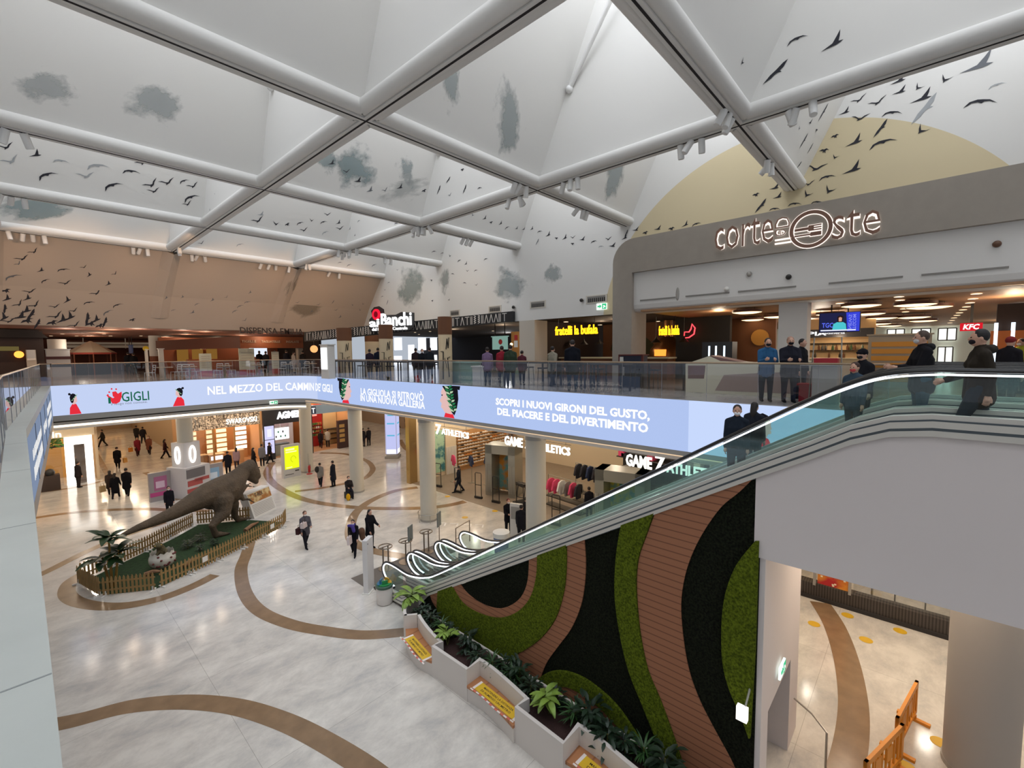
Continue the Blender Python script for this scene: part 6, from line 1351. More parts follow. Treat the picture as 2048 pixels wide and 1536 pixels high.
def bollard(label, px, two=True):
    c = onz(px); t = thing('ring_bollard', label, 'bollard', (c.x, c.y, 0))
    for s in ((-.12, .12) if two else (0,)): MB().tube([(s, 0, .02), (s, 0, .93)], .03, 8).build('post', bz, t, True)
    MB().tube([(.27*math.cos(k*PI/10), .27*math.sin(k*PI/10), .93) for k in range(20)], .024, 6, closed=True).build('ring', bz, t, True); MB().lathe([(.3, 0), (.3, .02)], (0, 0, 0), 20).build('base_plate', bz, t)
    MB().bar((-.27, 0, .93), (.27, 0, .93), .03).build('cross_bar', bz, t); return t
bollard('ring topped metal bollard behind the nearest escalator newel', (772, 1137)); bollard('single stem ring bollard left of the grey sign', (812, 1124), False); bollard('ring topped metal bollard between the two grey signs', (853, 1104))
for k, (x, y, l) in enumerate(((822, 1120, 'left, in front of the double bollard'), (879, 1088, 'right, beside the middle newel'))):
    c = onz((x, y)); t = thing('notice_stand', 'grey notice plate on a thin post, '+l, 'sign', (c.x, c.y, 0), .5); MB().tube([(0, 0, .02), (0, 0, 1.45)], .022, 8).build('post', bz, t, True); MB().box(-.2, -.02, .85, .2, .02, 1.5).build('plate', mat('grey_plate', '#6f7675', .5), t); MB().lathe([(.18, 0), (.18, .02)], (0, 0, 0), 16).build('base_plate', bz, t)
t = thing('crowd_barrier', 'thin grey metal frame barrier behind the far newels', 'barrier', (*onz((925, 1092))[:2], 0), .25); MB().tube([(-.5, 0, 0), (-.5, 0, 1.0), (.6, 0, 1.0), (.6, 0, 0)], .025, 8).build('frame', bz, t, True); MB().bar((-.5, 0, .5), (.6, 0, .5), .03).build('rail', bz, t)
c = onz((1003, 1108)); t = thing('sanitiser_bin', 'white and blue round waste bin near the escalator entrance', 'bin', (c.x, c.y, 0)); MB().lathe([(.3, 0), (.34, .75), (.34, .8)], (0, 0, 0), 24).build('body', mat('bin_blue2', '#3b5c94', .4), t, True); MB().lathe([(.36, .8), (.37, 1.0), (.2, 1.05)], (0, 0, 0), 24).build('lid', white, t, True)
c = onz((1033, 1075)); t = thing('info_panel', 'upright white panel between the people at the escalator entrance', 'totem', (c.x, c.y, 0), .35); MB().box(-.06, -.3, 0, .06, .3, 1.65).build('panel', white, t); MB().box(-.065, -.25, .9, -.06, .25, 1.5).build('face_plate', graym, t)
# ---------------------------------------------------------------- yellow totem, extinguisher, kiosk with clock, promo panels
c = onz((582, 952)); t = thing('advertising_totem', 'white totem with bright yellow-green poster beside the far column', 'totem', (12.8, 33.4, 0), .06); MB().box(-.62, -.16, 0, .62, .16, 2.35).build('body', mat('totem_body', '#cfcac6', .4), t); MB().box(-.5, -.18, .62, .5, -.16, 2.2).build('poster', emit('acid_yellow', '#e6f01c', 1.15), t)
for a, b, z0_, z1_ in ((-.42, .2, 1.95, 2.08), (-.42, .35, 1.8, 1.88), (-.42, 0, .7, .76)): MB().box(a, -.19, z0_, b, -.181, z1_).build('print_block', emit('acid_pale', '#f6fbb0', 1.1), t)
MB().tube([(.1+.18*math.cos(k*.5), -.185, 1.3+.22*math.sin(k*.5)) for k in range(10)], .02, 5).build('print_ring', emit('acid_dark', '#c2d010', 1.0), t); MB().box(.2, -.17, .38, .48, -.161, .46).build('maker_plate', gm, t); MB().box(-.5, -.17, .2, .1, -.161, .24).build('maker_plate', gm, t)
c = onz((619, 948)); t = thing('fire_extinguisher', 'red fire extinguisher on a stand beside the far column', 'extinguisher', (c.x, c.y, 0)); MB().lathe([(.08, .12), (.09, .16), (.09, .55), (.05, .64), (.02, .66)], (0, 0, 0), 14).build('cylinder', mat('extinguisher_red', '#b3201e', .35), t, True); MB().tube([(0, .12, .03), (0, .12, 1.5)], .014, 6).build('stand_pole', galv, t); MB().lathe([(.2, 0), (.2, .03)], (0, 0, 0), 16).build('base_plate', red, t); MB().tube([(0, 0, .66), (0, 0, .72), (.08, 0, .7), (.1, 0, .4)], .014, 6).build('hose', gm, t); MB().box(-.02, .0, .12, .02, .13, .14).build('bracket', galv, t)
kx_, ky_ = 6.75, 34.0
t = thing('clock_kiosk', 'white kiosk wrapped round a column with glowing oval zero emblems', 'kiosk', (kx_, ky_, 0), .45); MB().prism([(-.52, -.52, 1.9), (.52, -.52, 1.9), (.52, .52, 1.9), (-.52, .52, 1.9)], (0, 0, 1.5)).build('upper_box', mat('kiosk_white2', '#dcd8d6', .45), t)
MB().prism([(-.75, -.85, 0), (.85, -.85, 0), (.85, .7, 0), (-.75, .7, 0)], (0, 0, 1.9)).build('lower_box', mat('kiosk_white3', '#cbc6c4', .45), t)
for k in range(4):
    R = Matrix.Rotation(k*PI/2, 4, 'Z'); m = MB(); m.v = []; pts = [R @ Vector((.17*math.cos(q*PI/12), -.55, 2.65+.5*math.sin(q*PI/12))) for q in range(24)]; m.tube(pts, .06, 6, closed=True); m.build('glowing_zero', emit('zero_glow', '#fff6ec', 2.4), t, True)
for x0_, x1_, z0_, z1_, mm, nm, f in ((-.7, .5, 1.25, 1.8, mat('machine_grey', '#6f6a6a', .5), 'print_machine', 0), (-.65, .3, .75, 1.1, mat('print_red', '#b0504c', .5), 'print_red_band', 0), (-.7, .7, .35, .6, mat('print_red', '#b0504c', .5), 'print_red_band', 0), (-.2, .75, .95, 1.15, mat('print_red', '#b0504c', .5), 'print_red_band', 0)): MB().box(x0_, -.87, z0_, x1_, -.85, z1_).build(nm, mm, t)
MB().box(.85, -.6, 1.25, .87, .4, 1.75).build('screen_frame', gm, t); MB().box(.87, -.53, 1.3, .88, .33, 1.7).build('screen', emit('kiosk_screen', '#b8c4d8', .9), t)
m = MB()
for k in range(9): m.box(.85, -.6+.3*(k % 3), .5+.2*(k//3), .865, -.45+.3*(k % 3), .58+.2*(k//3))
m.build('print_icons', mat('print_brown', '#7d6458', .6), t)
for k, (x, y, c_, c2, l) in enumerate(((322, 1000, '#b56a8e', '#c24a86', 'pink promotional panel left of the clock kiosk'), (428, 980, '#8fb4d0', '#b9cfe0', 'light blue promotional panel right of the clock kiosk'))):
    c = onz((x, y)); t = thing('promo_panel', l, 'panel', (c.x, c.y, 0), .1); MB().box(-.55, -.12, 0, .55, .12, 1.75).build('body', mat('panel_grey', '#a39a98', .4), t); pst = MB().box(-.32, -.135, .65, .32, -.12, 1.5).build('poster', mat('poster_%d' % k, c_, .5), t); MB().box(-.54, -.135, .3, .54, -.121, .55).build('colour_band', mat('band_%d' % k, c2, .5), t); MB().box(-.24, -.145, .8, .2, -.136, 1.2).build('print_block', mat('print_pale%d' % k, '#e8c8d8' if k == 0 else '#dce8f2', .5), pst)
# orange crowd barriers, lamp and signs at the south wall
orm = mat('orange_plastic', '#d98a1f', .45)
def barrier(label, p, q):
    p, q = Vector(p), Vector(q); L = (q-p).length; t = thing('plastic_barrier', label, 'barrier', (p.x, p.y, 0), math.atan2(q.y-p.y, q.x-p.x)); m = MB()
    m.prism([(.02, 0, .12), (L-.02, 0, .12), (L-.02, 0, .9), (L-.12, 0, 1.0), (.12, 0, 1.0), (.02, 0, .9)], (0, .06, 0)) if False else None
    m.box(0, -.03, .12, L, .03, .2).box(0, -.03, .78, L, .03, .9).box(0, -.03, .12, .1, .03, .9).box(L-.1, -.03, .12, L, .03, .9); m.build('frame', orm, t); m = MB()
    for k in range(1, 9): m.box(k*L/9-.02, -.015, .2, k*L/9+.03, .015, .78)
    m.box(L*.3, -.02, .4, L*.45, .02, .7).box(L*.6, -.02, .4, L*.75, .02, .7); m.build('slats', orm, t)
    for x in (.12, L-.22): MB().box(x, -.3, 0, x+.1, .3, .06).box(x+.02, -.05, .06, x+.08, .05, .14).build('foot', orm, t)
    return t
a, b, c2 = onz((1830, 1445)), onz((1800, 1500)), onz((1750, 1590)); barrier('orange plastic crowd barrier standing farther back below the landing', (14.0, -.15, 0), (12.25, .15, 0)); barrier('orange plastic crowd barrier in front, near the lower picture edge', (12.15, .05, 0), (10.5, .55, 0))
exitsign('green exit sign above the door of the end wall', (9.75, 1.86, 2.55), (1, 0, 0), (0, -1, 0), .42, .24)
t = thing('wall_light', 'white box lamp on a short arm at the corner of the moss wall', 'lamp', (8.35, 2.2, 2.5)); p = onx((1487, 1432), 8.0); MB().box(8.0, p.y-.05, p.z-.12, 8.1, p.y+.12, p.z+.12).build('lamp_box', emit('lamp_white', '#fff8ee', 1.8), t); MB().tube([(8.08, p.y, p.z+.1), (8.5, p.y+.02, p.z+.28)], .018, 6).build('arm', galv, t); rep(t)
t = thing('handrail', 'short bent steel handrail at the right of the door', 'handrail', (11.0, 1.5, 0)); MB().tube([(10.8, 1.2, .02), (10.8, 1.2, .9), (11.1, 1.5, .95), (11.35, 1.88, .95)], .022, 8).build('rail', steel, t, True); rep(t)
t = thing('round_column', 'big grey round column under the landing on the right', 'column', (13.0, -1.15, 0)); MB().lathe([(.56, 0), (.56, 5.2)], (0, 0, 0), 32).build('shaft', bigcol, t, True); MB().lathe([(.58, 0), (.58, .1)], (0, 0, 0), 32).build('skirting', graym, t)
# shop windows below the landing
XS = 18.45
struct('wall_red_shop', MB().box(XS+2.5, -6, 0, XS+2.7, 4.4, 5.2), mat('lit_cream_wall', '#d8cdb2', .6)); lamp(XS+1.2, 2.8, 4.3, 60, (1, .9, .75)); lamp(XS+1.2, -.5, 4.3, 90, (1, .9, .75))
ww_ = thing('shop_window', 'pale shop window on a grooved dark ledge with a red poster below the landing', 'shop window', (XS, 1, 0)); MB().box(XS-.05, -6, 0, XS+.25, 4.4, .12).build('plinth', darkw, ww_); MB().box(XS+.02, -6, .12, XS+.4, 4.4, .55).build('ledge', mat('grooved_ledge', '#4a423c', .6, wave=('Y', 4, .3, .6, '#2c2622')), ww_)
MB().box(XS+.03, 1.62, .6, XS+.08, 2.5, 2.6).build('poster', noisepanel('red_orange_poster', '#b01f22', '#d98a2c', 1.2), ww_); m = MB()
for k in range(26): y = random.uniform(1.66, 2.4); z = random.uniform(.62, 1.5); m.box(XS+.02, y, z, XS+.029, y+.06, z+.05)
m.build('poster_flakes', mat('poster_cream', '#f2e6c8', .5), ww_)
for y in (2.55, 1.55, -1.5): MB().box(XS, y, .5, XS+.1, y+.08, 5.0).build('mullion', graym, ww_)
MB().poly([(XS+.12, -6, .55), (XS+.12, 1.5, .55), (XS+.12, 1.5, 5), (XS+.12, -6, 5)]).build('window_pane', railg, ww_); rep(ww_)
for k, y in enumerate((.75, -.6)):
    t = thing('display_table', ['left', 'right'][k]+' small chrome display table in the pale shop window below the landing', 'table', (XS+.9, y, 0)); MB().box(-.25, -.35, .72, .25, .35, .76).build('tabletop', white, t)
    for s in (-.3, .3): MB().box(-.2, s-.02, 0, .2, s+.02, .72).build('leg', galv, t); MB().box(-.1, s-.08, .76, .1, s+.08, 1.05).build('display_item', [shcol[0], gm][k], t)
# ================================================================ dinosaur enclosure
picket = mat('pine_picket', '#9a7a48', .7, noise=(4, .2)); footw = mat('white_fence_foot', '#e3dfd8', .6)
pk = MB().prism([(-.035, 0, .06), (.035, 0, .06), (.035, 0, .66), (0, 0, .74), (-.035, 0, .66)], (0, .02, 0)).build('picket', picket); pkm = pk.data; bpy.data.objects.remove(pk)
def fence(label, p, q, n=None):
    p, q = Vector((*p, 0)), Vector((*q, 0)); L = (q-p).length; t = thing('picket_fence', label, 'fence', p, math.atan2(q.y-p.y, q.x-p.x), 'picket fence panels round the dinosaur'); n = n or max(3, int(L/.13))
    for z in (.2, .5): MB().box(0, .02, z, L, .045, z+.06).build('rail', picket, t)
    for k in range(n):
        o = bpy.data.objects.new('picket', pkm); COL.objects.link(o); o.parent = t; o.location = ((k+.5)*L/n, 0, 0)
    for x in (.08, L-.08): MB().box(x-.03, -.16, 0, x+.03, .2, .05).box(x-.03, -.0, .05, x+.03, .05, .2).build('foot', footw, t)
fence('picket fence panel at the left end behind the broad-leafed plant', (1.02, 23.95), (1.5, 21.95)); fence('short picket fence panel closing the near left end', (1.55, 21.9), (2.95, 20.95))
F_ = [(3.12, 21.05), (4.2, 21.45), (5.3, 21.95), (6.4, 22.55), (7.5, 23.15), (8.6, 23.8)]
for k in range(5): fence(['first', 'second', 'third', 'fourth', 'fifth'][k]+' front picket fence panel from the egg end', F_[k], F_[k+1])
B_ = [(1.1, 24.1), (2.3, 24.75), (3.4, 25.5), (4.5, 26.5), (5.6, 27.5)]
for k in range(4): fence(['first', 'second', 'third', 'fourth'][k]+' rear picket fence panel from the tail end', B_[k], B_[k+1])
fence('picket fence panel beside the folded information box under the dinosaur arms', (5.75, 27.65), (7.85, 26.3)); fence('narrow picket fence panel at the right tip of the enclosure', (8.62, 23.85), (9.05, 24.55), 5)
for k, (x, y) in enumerate(((4.7, 21.62), (7.9, 23.3))):
    tag(MB().box(-.12, -.03, .3, .12, -.02, .52, Matrix.Translation((x, y, 0)) @ Matrix.Rotation(.5, 4, 'Z')).build('paper_notice', white), ['left', 'right'][k]+' white paper notice on the front picket fence', 'notice')
gmat = mat('artificial_grass', '#2c4a22', .95, noise=(9, .4), bump=(80, 1.0))
tag(MB().prism([(1.15, 23.9, .002), (1.6, 22.05, .002), (2.95, 21.1, .002), (3.2, 21.2, .002), (8.5, 23.9, .002), (8.9, 24.5, .002), (7.8, 26.2, .002), (5.8, 27.5, .002), (4.5, 26.3, .002)], (0, 0, .02)).build('grass_mat', gmat), 'dark green artificial grass mat inside the picket fence', 'grass', None, 'stuff')
def blob(name, parts, vox, m, parent=None, smooth=2):
    mb = MB()
    for P in parts:
        if P[0] == 'b': mb.ball(P[1], P[2], 12, 8)
        else:
            pts, rr = [Vector(q) for q in P[1]], P[2]; rr = rr if isinstance(rr, (list, tuple)) else [rr]*len(pts); mb.tube(pts, list(rr), 10)
            for q, r in ((pts[0], rr[0]), (pts[-1], rr[-1])): mb.ball(q, r, 10, 6)
    o = mb.build(name, m, parent, True, recalc=False); md = o.modifiers.new('skin', 'REMESH'); md.mode = 'VOXEL'; md.voxel_size = vox; md.use_smooth_shade = True
    if smooth: s = o.modifiers.new('smooth', 'SMOOTH'); s.factor = .5; s.iterations = smooth
    return o
D0, DU = Vector((6.2, 25.7, 0)), Vector((.905, .425, 0)); DN = Vector((-.425, .905, 0))
def dp(px, off=0.0): return onpl(px, D0+DN*off, DN)
sk = mat('dinosaur_skin', '#5a4a38', .85, noise=(2.2, .35), bump=(14, .9))
spine = [((218, 1085), .03), ((245, 1070), .09), ((275, 1056), .15), ((310, 1042), .22), ((345, 1027), .30), ((380, 1008), .42), ((410, 992), .58), ((438, 984), .72), ((455, 975), .70), ((470, 962), .58), ((481, 948), .42), ((487, 940), .36)]
pts = [dp(a) for a, r in spine]
H = lambda a, o=0: dp(a, o)
hip = dp((432, 1000))
def fl(p, off): q = p+DN*off; return q
near = -.62
kneeN, ankN, ftN = dp((446, 1028), near), dp((424, 1052), near), dp((432, 1071), near); kneeF, ankF, ftF = dp((468, 1010), .2), dp((470, 1032), .2), dp((477, 1046), .14)
ftN.z = .14; ftF.z = .12
body = [('t', [tuple(p) for p in pts], [r for a, r in spine]), ('t', [tuple(dp((487, 940))), tuple(dp((497, 935))), tuple(dp((508, 945))), tuple(dp((514, 952)))], [.38, .47, .33, .21]), ('t', [tuple(dp((498, 950))), tuple(dp((512, 963)))], [.28, .15]),
    ('t', [tuple(hip+DN*near*.6), tuple(kneeN), tuple(ankN), tuple(ftN)], [.55, .33, .17, .16]), ('t', [tuple(hip+DN*.3), tuple(kneeF), tuple(ankF), tuple(ftF)], [.5, .3, .16, .15]), ('b', tuple(dp((462, 985))), (.55, .5, .6))]
for f, off in ((ftN, near), (ftF, .14)):
    for s in (-.28, 0, .28): body.append(('t', [tuple(f), tuple(f+DU*.42+DN*s-Vector((0, 0, .05)))], [.12, .06]))
arms = (((478, 970), (488, 982), (493, 972), (503, 970), -.35), ((476, 980), (487, 1000), (495, 998), (503, 1001), -.45))
tips = []
for a1, a2, a3, a4, off in arms:
    P = [dp(a1, off*.6), dp(a2, off), dp(a3, off), dp(a4, off)]; body.append(('t', [tuple(p) for p in P[:3]], [.16, .09, .07]))
    for s in (-.12, .12): body.append(('t', [tuple(P[2]), tuple(P[3]+DN*s+Vector((0, 0, s*.6)))], [.06, .03])); tips.append(P[3]+DN*s+Vector((0, 0, s*.6)))
DI = blob('dinosaur', body, .045, sk, None, 4); tag(DI, 'big brown two-legged dinosaur model leaning over the picket fence', 'dinosaur')
for s in (-1, 1): MB().ball(dp((500, 936), s*.30), .055, 10, 8).build('eye', mat('dino_eye', '#caa23c', .2), DI, True)
m = MB()
for k in range(7):
    for s in (-1, 1): q = dp((503+k*1.6, 956-k*.3), s*(.17-.012*k)); m.lathe([(.025, .04), (0, -.06)], tuple(q), 6)
m.build('teeth', mat('dino_tooth', '#d8cfb4', .5), DI)
m = MB()
for tp in tips: m.tube([tp, tp+DU*.1-Vector((0, 0, .05))], [.03, .006], 6)
for f in (ftN, ftF):
    for s in (-.28, 0, .28): a_ = f+DU*.42+DN*s-Vector((0, 0, .05)); m.tube([a_, a_+DU*.14-Vector((0, 0, .03))], [.05, .01], 6)
m.build('claws', mat('dino_claw', '#2b2420', .4), DI)
# hatching egg
c = Vector((3.55, 23.1, .02)); t = thing('dinosaur_egg', 'white egg shell with dark red spots inside the fence', 'egg', c); prof = []; m = MB(); n = 24; rows = 8; b = 0
for i in range(rows+1):
    z = .02+.62*i/rows; r = .46*math.sqrt(max(.01, 1-((z-.36)/.42)**2)) if i < rows else .40
    for k in range(n): m.v.append((r*math.cos(2*PI*k/n), r*math.sin(2*PI*k/n), z+(.07*(k % 2) if i == rows else 0)))
for i in range(rows):
    for k in range(n): m.face((i*n+k, i*n+(k+1) % n, (i+1)*n+(k+1) % n, (i+1)*n+k))
m.face(list(range(n))[::-1]); o = m.build('shell', mat('egg_white', '#ddd6c8', .5), t, True); m = MB(); rnd = random.Random(4)
for k in range(16):
    a = -2.2+2.6*rnd.random()-.4; z = rnd.uniform(.14, .6); r = .465*math.sqrt(max(.01, 1-((z-.36)/.42)**2)); m.ball((r*math.cos(a), r*math.sin(a), z), (.045, .045, .04), 8, 6)
m.build('spots', mat('egg_spot', '#6a2a26', .6), t, True)
o = blob('dinosaur_hatchling', [('t', [(c.x, c.y, .55), (c.x-.02, c.y, .8), (c.x-.08, c.y-.05, .98)], [.2, .15, .12]), ('b', (c.x-.14, c.y-.12, 1.0), (.15, .19, .11)), ('t', [(c.x-.1, c.y-.1, .75), (c.x-.26, c.y-.25, .62)], [.06, .04]), ('t', [(c.x+.12, c.y-.1, .75), (c.x+.1, c.y-.32, .64)], [.06, .04])], .02, mat('hatchling_skin', '#5c5236', .85, bump=(30, .8))); tag(o, 'olive brown hatchling rising from the spotted egg', 'dinosaur')
for s in (-1, 1): MB().ball((c.x-.14+s*.1, c.y-.22, 1.04), .025, 8, 6).build('eye', mat('dino_eye', '#caa23c', .2), o)
# broad-leafed tree, shrubs, driftwood, information box
t = thing('broadleaf_plant', 'tall plant with big dark oval leaves at the near end of the fence', 'plant', (1.9, 22.5, .02)); m = MB(); s = MB(); rnd = random.Random(11)
for (dx, dy, h) in ((0, 0, 2.0), (.25, -.1, 1.4), (-.2, .15, 1.2)):
    s.tube([(dx*.3, dy*.3, 0), (dx*.7, dy*.7, h*.6), (dx, dy, h)], [.05, .04, .03], 6)
    for k in range(11): an = k*2.4+h; leafstrip(m, (dx, dy, h-.05*(k % 5)), (math.cos(an), math.sin(an), 0), rnd.uniform(.65, .95), .3, 1.1, rnd.uniform(-.1, 1.1), 6)
m.build('leaves', mat('magnolia_leaf', '#24401f', .4, noise=(3, .4)), t, True, recalc=False); s.build('stem', mat('ochre_stem', '#8a6a2a', .7), t, True)
for k, (x, y, h, l) in enumerate(((4.7, 24.4, .55, 'low shrub behind the egg'), (5.3, 24.9, .5, 'low shrub left of the dinosaur foot'), (5.0, 23.7, .4, 'small shrub between egg and front fence'), (5.6, 23.9, .45, 'shrub beside the near dinosaur foot'))): plant(l+' on the artificial grass', x, y, .02, h, 'fern', 60+k, 'shrubs inside the fence')
dw = mat('driftwood', '#8a6446', .8, noise=(5, .3))
for k, (p, q, l) in enumerate((((2.9, 22.6, .1), (3.4, 22.3, .14), 'left of the egg'), ((4.1, 22.3, .1), (4.7, 22.5, .2), 'right of the egg'), ((7.1, 24.6, .08), (7.9, 25.2, .12), 'right of the dinosaur feet'))): tag(MB().tube([p, tuple((Vector(p)+Vector(q))/2+Vector((0, 0, .06))), q], [.1, .09, .04], 8).build('driftwood', dw, None, True), 'brown piece of driftwood on the grass '+l, 'driftwood')
t = thing('information_box', 'white folded information box with dinosaur pictures under the dinosaur claws', 'sign', (8.6, 27.0, 0), .55); MB().prism([(-.85, -.35, 0), (.85, -.35, 0), (.85, .1, 1.3), (-.85, .1, 1.3)], (0, .5, 0)).build('box', white, t)
F2 = lambda a, b, c: Vector((a, -.35+.45*(b/1.3)-.012-c, b)); m = MB(); m.poly([F2(-.8, .75, 0), F2(.8, .75, 0), F2(.8, 1.25, 0), F2(-.8, 1.25, 0)]); m.build('picture_band', noisepanel('dino_print', '#a86a2c', '#d8c08a', 3), t)
lettering('lettering', 'T-REX', gm, t, (lambda a, b, c: F2(-.35+a, 1.0+b, .004+c)), .6, .2, .02, .003); m = MB()
for k in range(8): m.poly([F2(-.75, .1+.075*k, .002), F2(.75, .1+.075*k, .002), F2(.75, .125+.075*k, .002), F2(-.75, .125+.075*k, .002)])
m.build('print_lines', graym, t)
# ================================================================ people
SKIN = mat('skin_light', '#c79a82', .6); SKIN2 = mat('skin_tan', '#9c6f56', .6)
def cloth(c): return mat('garment_'+c.strip('#'), c, .9, spec=.15)
def person(label, foot, face=0, h=1.72, coat='#1c1c22', tr='#1d1e26', hair='#1f1713', pose='stand', clen=.06, mask='#e9e9ea', cap=None, longhair=False, near=False, z=0.0, arms=None, lean=0.0, skin=None, wide=1.0, shoes='#17171a', seat=.0, hood=None, look=0.0, group=None):
    # face: 0 = towards the camera, 90 = to the right of the photo, 180 = away
    d = Vector((EYE.x-foot[0], EYE.y-foot[1], 0)).normalized(); a = math.radians(face)
    d = Vector((d.x*math.cos(a)-d.y*math.sin(a), d.x*math.sin(a)+d.y*math.cos(a), 0)); rz = math.atan2(-d.x, d.y)
    hz, L1, L2 = .515*h, .245*h, .225*h
    legs = {'stand': ((.03, .02), (-.03, .02)), 'walk': ((.42, .10), (-.22, .38)), 'walk2': ((-.2, .35), (.4, .08)), 'sit': ((1.5, 1.5), (1.35, 1.45)), 'squat': ((1.9, 2.3), (1.7, 2.2))}[pose]
    J = {}; low = 9
    for s, (th, kb) in zip((-1, 1), legs):
        hp = Vector((s*.052*h*wide, 0, hz)); kn = hp+Vector((s*.005*h, math.sin(th)*L1, -math.cos(th)*L1)); an = kn+Vector((0, math.sin(th-kb)*L2, -math.cos(th-kb)*L2)); J['h', s], J['k', s], J['a', s] = hp, kn, an; low = min(low, an.z)
    dz = .045*h-low
    for k in list(J): J[k] = J[k]+Vector((0, 0, dz))
    base = hz+dz; R = Matrix.Rotation(-lean, 3, 'X')
    T = lambda x, y, zz: Vector((0, 0, base))+R @ Vector((x, y, zz-hz))
    wst, chs, nk = T(0, 0, .60*h), T(0, .005*h, .72*h), T(0, 0, .845*h); sh = {s: T(s*.098*h*wide, 0, .79*h) for s in (-1, 1)}; hd = T(0, .016*h, .932*h)
    if arms is None: arms = {'walk': ((.35, .12, .35), (-.35, .12, .2)), 'walk2': ((-.3, .12, .2), (.35, .12, .4)), 'sit': ((.7, .15, 1.0), (.7, .15, 1.0)), 'squat': ((.8, .1, .9), (.8, .1, .9))}.get(pose, ((.05, .1, .15), (.05, .1, .15)))
    for s, (fa, oa, eb) in zip((-1, 1), arms):
        v = Vector((s*math.sin(oa), math.sin(fa)*math.cos(oa), -math.cos(fa)*math.cos(oa))); el = sh[s]+v*.172*h
        inw = -.35 if eb > .8 else -.05
        v2 = Vector((s*inw*math.sin(eb)+s*math.sin(oa)*.5, math.sin(fa+eb), -math.cos(fa+eb))).normalized(); wr = el+v2*.148*h; J['e', s], J['w', s], J['v', s] = el, wr, v2
    vox = .009 if near else .016
    P = [('b', hd, (.046*h, .056*h, .068*h)), ('b', hd+Vector((0, .02*h, -.032*h)), (.034*h, .034*h, .036*h)), ('t', [nk-Vector((0, 0, .03*h)), hd-Vector((0, .01*h, .03*h))], [.034*h, .032*h]), ('b', hd+Vector((0, .058*h, -.008*h)), (.008*h, .013*h, .015*h))]
    for s in (-1, 1): P.append(('b', hd+Vector((s*.046*h, -.004*h, -.006*h)), (.008*h, .012*h, .018*h)))
    P.append(('t', [T(0, 0, .5*h), wst, chs, T(0, 0, .80*h), nk], [.06*h, .05*h, .05*h, .042*h, .034*h]))
    for s in (-1, 1):
        P.append(('t', [J['h', s], J['k', s], J['a', s]], [.042*h, .03*h, .02*h])); P.append(('t', [sh[s], J['e', s], J['w', s]], [.032*h, .024*h, .017*h]))
        w, v = J['w', s], J['v', s]; up = Vector((s, 0, 0)); up = (up-v*up.dot(v)).normalized(); n = v.cross(up); P.append(('t', [w, w+v*.045*h], [.016*h, .021*h])); P.append(('b', w+v*.045*h, (.022*h, .02*h, .024*h)))
        for q in range(4):
            o = w+v*.055*h+n*(q-1.5)*.0115*h; l = (.036, .042, .04, .032)[q]*h; P.append(('t', [o, o+v*l*.6, o+v*l*.9-up*.012*h], [.0058*h, .0055*h, .005*h]))
        P.append(('t', [w+v*.02*h+n*.018*h*-1, w+v*.045*h-n*.03*h, w+v*.065*h-n*.032*h], [.0075*h, .0065*h, .0055*h]))
    o = blob('person', P, vox, skin or SKIN, None, 1); o.location = (foot[0], foot[1], z); o.rotation_euler = (0, 0, rz); tag(o, label, 'person', group)
    cm, tm = cloth(coat), cloth(tr)
    # jacket
    C = []
    for s in (-1, 1): C.append(('t', [T(s*.035*h*wide, -.005*h, (.5-clen)*h), T(s*.04*h*wide, 0, .6*h), T(s*.045*h*wide, .005*h, .72*h), T(s*.045*h*wide, 0, .785*h)], [(.078+clen*.1)*h*wide, .072*h*wide, .074*h*wide, .05*h])); C.append(('t', [sh[s], J['e', s], J['w', s]-J['v', s]*.005*h], [.043*h, .037*h, .028*h])); C.append(('t', [T(s*.02*h, 0, .825*h), sh[s]], [.042*h, .043*h]))
    if pose in ('stand', 'walk', 'walk2') and clen > .12: C.append(('t', [T(0, 0, .56*h), T(0, 0, (.5-clen)*h)], [.085*h*wide, .095*h*wide]))
    C.append(('t', [T(0, 0, .6*h), T(0, .004*h, .72*h), T(0, 0, .80*h), T(0, 0, .852*h)], [.075*h, .078*h, .062*h, .042*h]))
    if hood: C.append(('t', [T(-.05*h, -.03*h, .84*h), T(0, -.065*h, .84*h), T(.05*h, -.03*h, .84*h)], [.03*h, .04*h, .03*h]))
    blob('jacket', C, vox*1.25, cm, o, 2)
    C = [('t', [J['h', -1]+Vector((0, 0, .03*h)), J['h', 1]+Vector((0, 0, .03*h))], [.066*h, .066*h])]
    for s in (-1, 1): C.append(('t', [J['h', s]+Vector((0, 0, .01*h)), J['k', s], J['a', s]+Vector((0, 0, .0))], [.066*h*wide, .044*h, .032*h]))
    blob('trousers', C, vox*1.25, tm, o, 2)
    for s in (-1, 1):
        a_ = J['a', s]; blob('shoe', [('t', [a_+Vector((0, -.02*h, -.02*h)), a_+Vector((0, .05*h, -.025*h)), a_+Vector((0, .09*h, -.03*h))], [.026*h, .024*h, .018*h])], vox, cloth(shoes), o, 1)
    # hair / cap / mask
    hm = mat('hair_'+hair.strip('#'), hair, .7)
    if not cap or longhair:
        HP_ = [('b', hd+Vector((0, -.012*h, .018*h)), (.052*h, .056*h, .06*h))]
        if longhair: HP_.append(('t', [hd+Vector((0, -.035*h, .0)), hd+Vector((0, -.05*h, -.07*h)), hd+Vector((0, -.05*h, -.12*h))], [.045*h, .045*h, .03*h]))
        blob('hair', HP_, vox, hm, o, 1)
    if cap: blob('cap', [('b', hd+Vector((0, -.006*h, .022*h)), (.055*h, .062*h, .056*h)), ('t', [hd+Vector((-.02*h, .05*h, .022*h)), hd+Vector((.02*h, .05*h, .022*h))], [.016*h, .016*h])], vox, cloth(cap), o, 1)
    if mask: blob('face_mask', [('b', hd+Vector((0, .034*h, -.030*h)), (.036*h, .028*h, .026*h))], vox*.8, cloth(mask), o, 1)
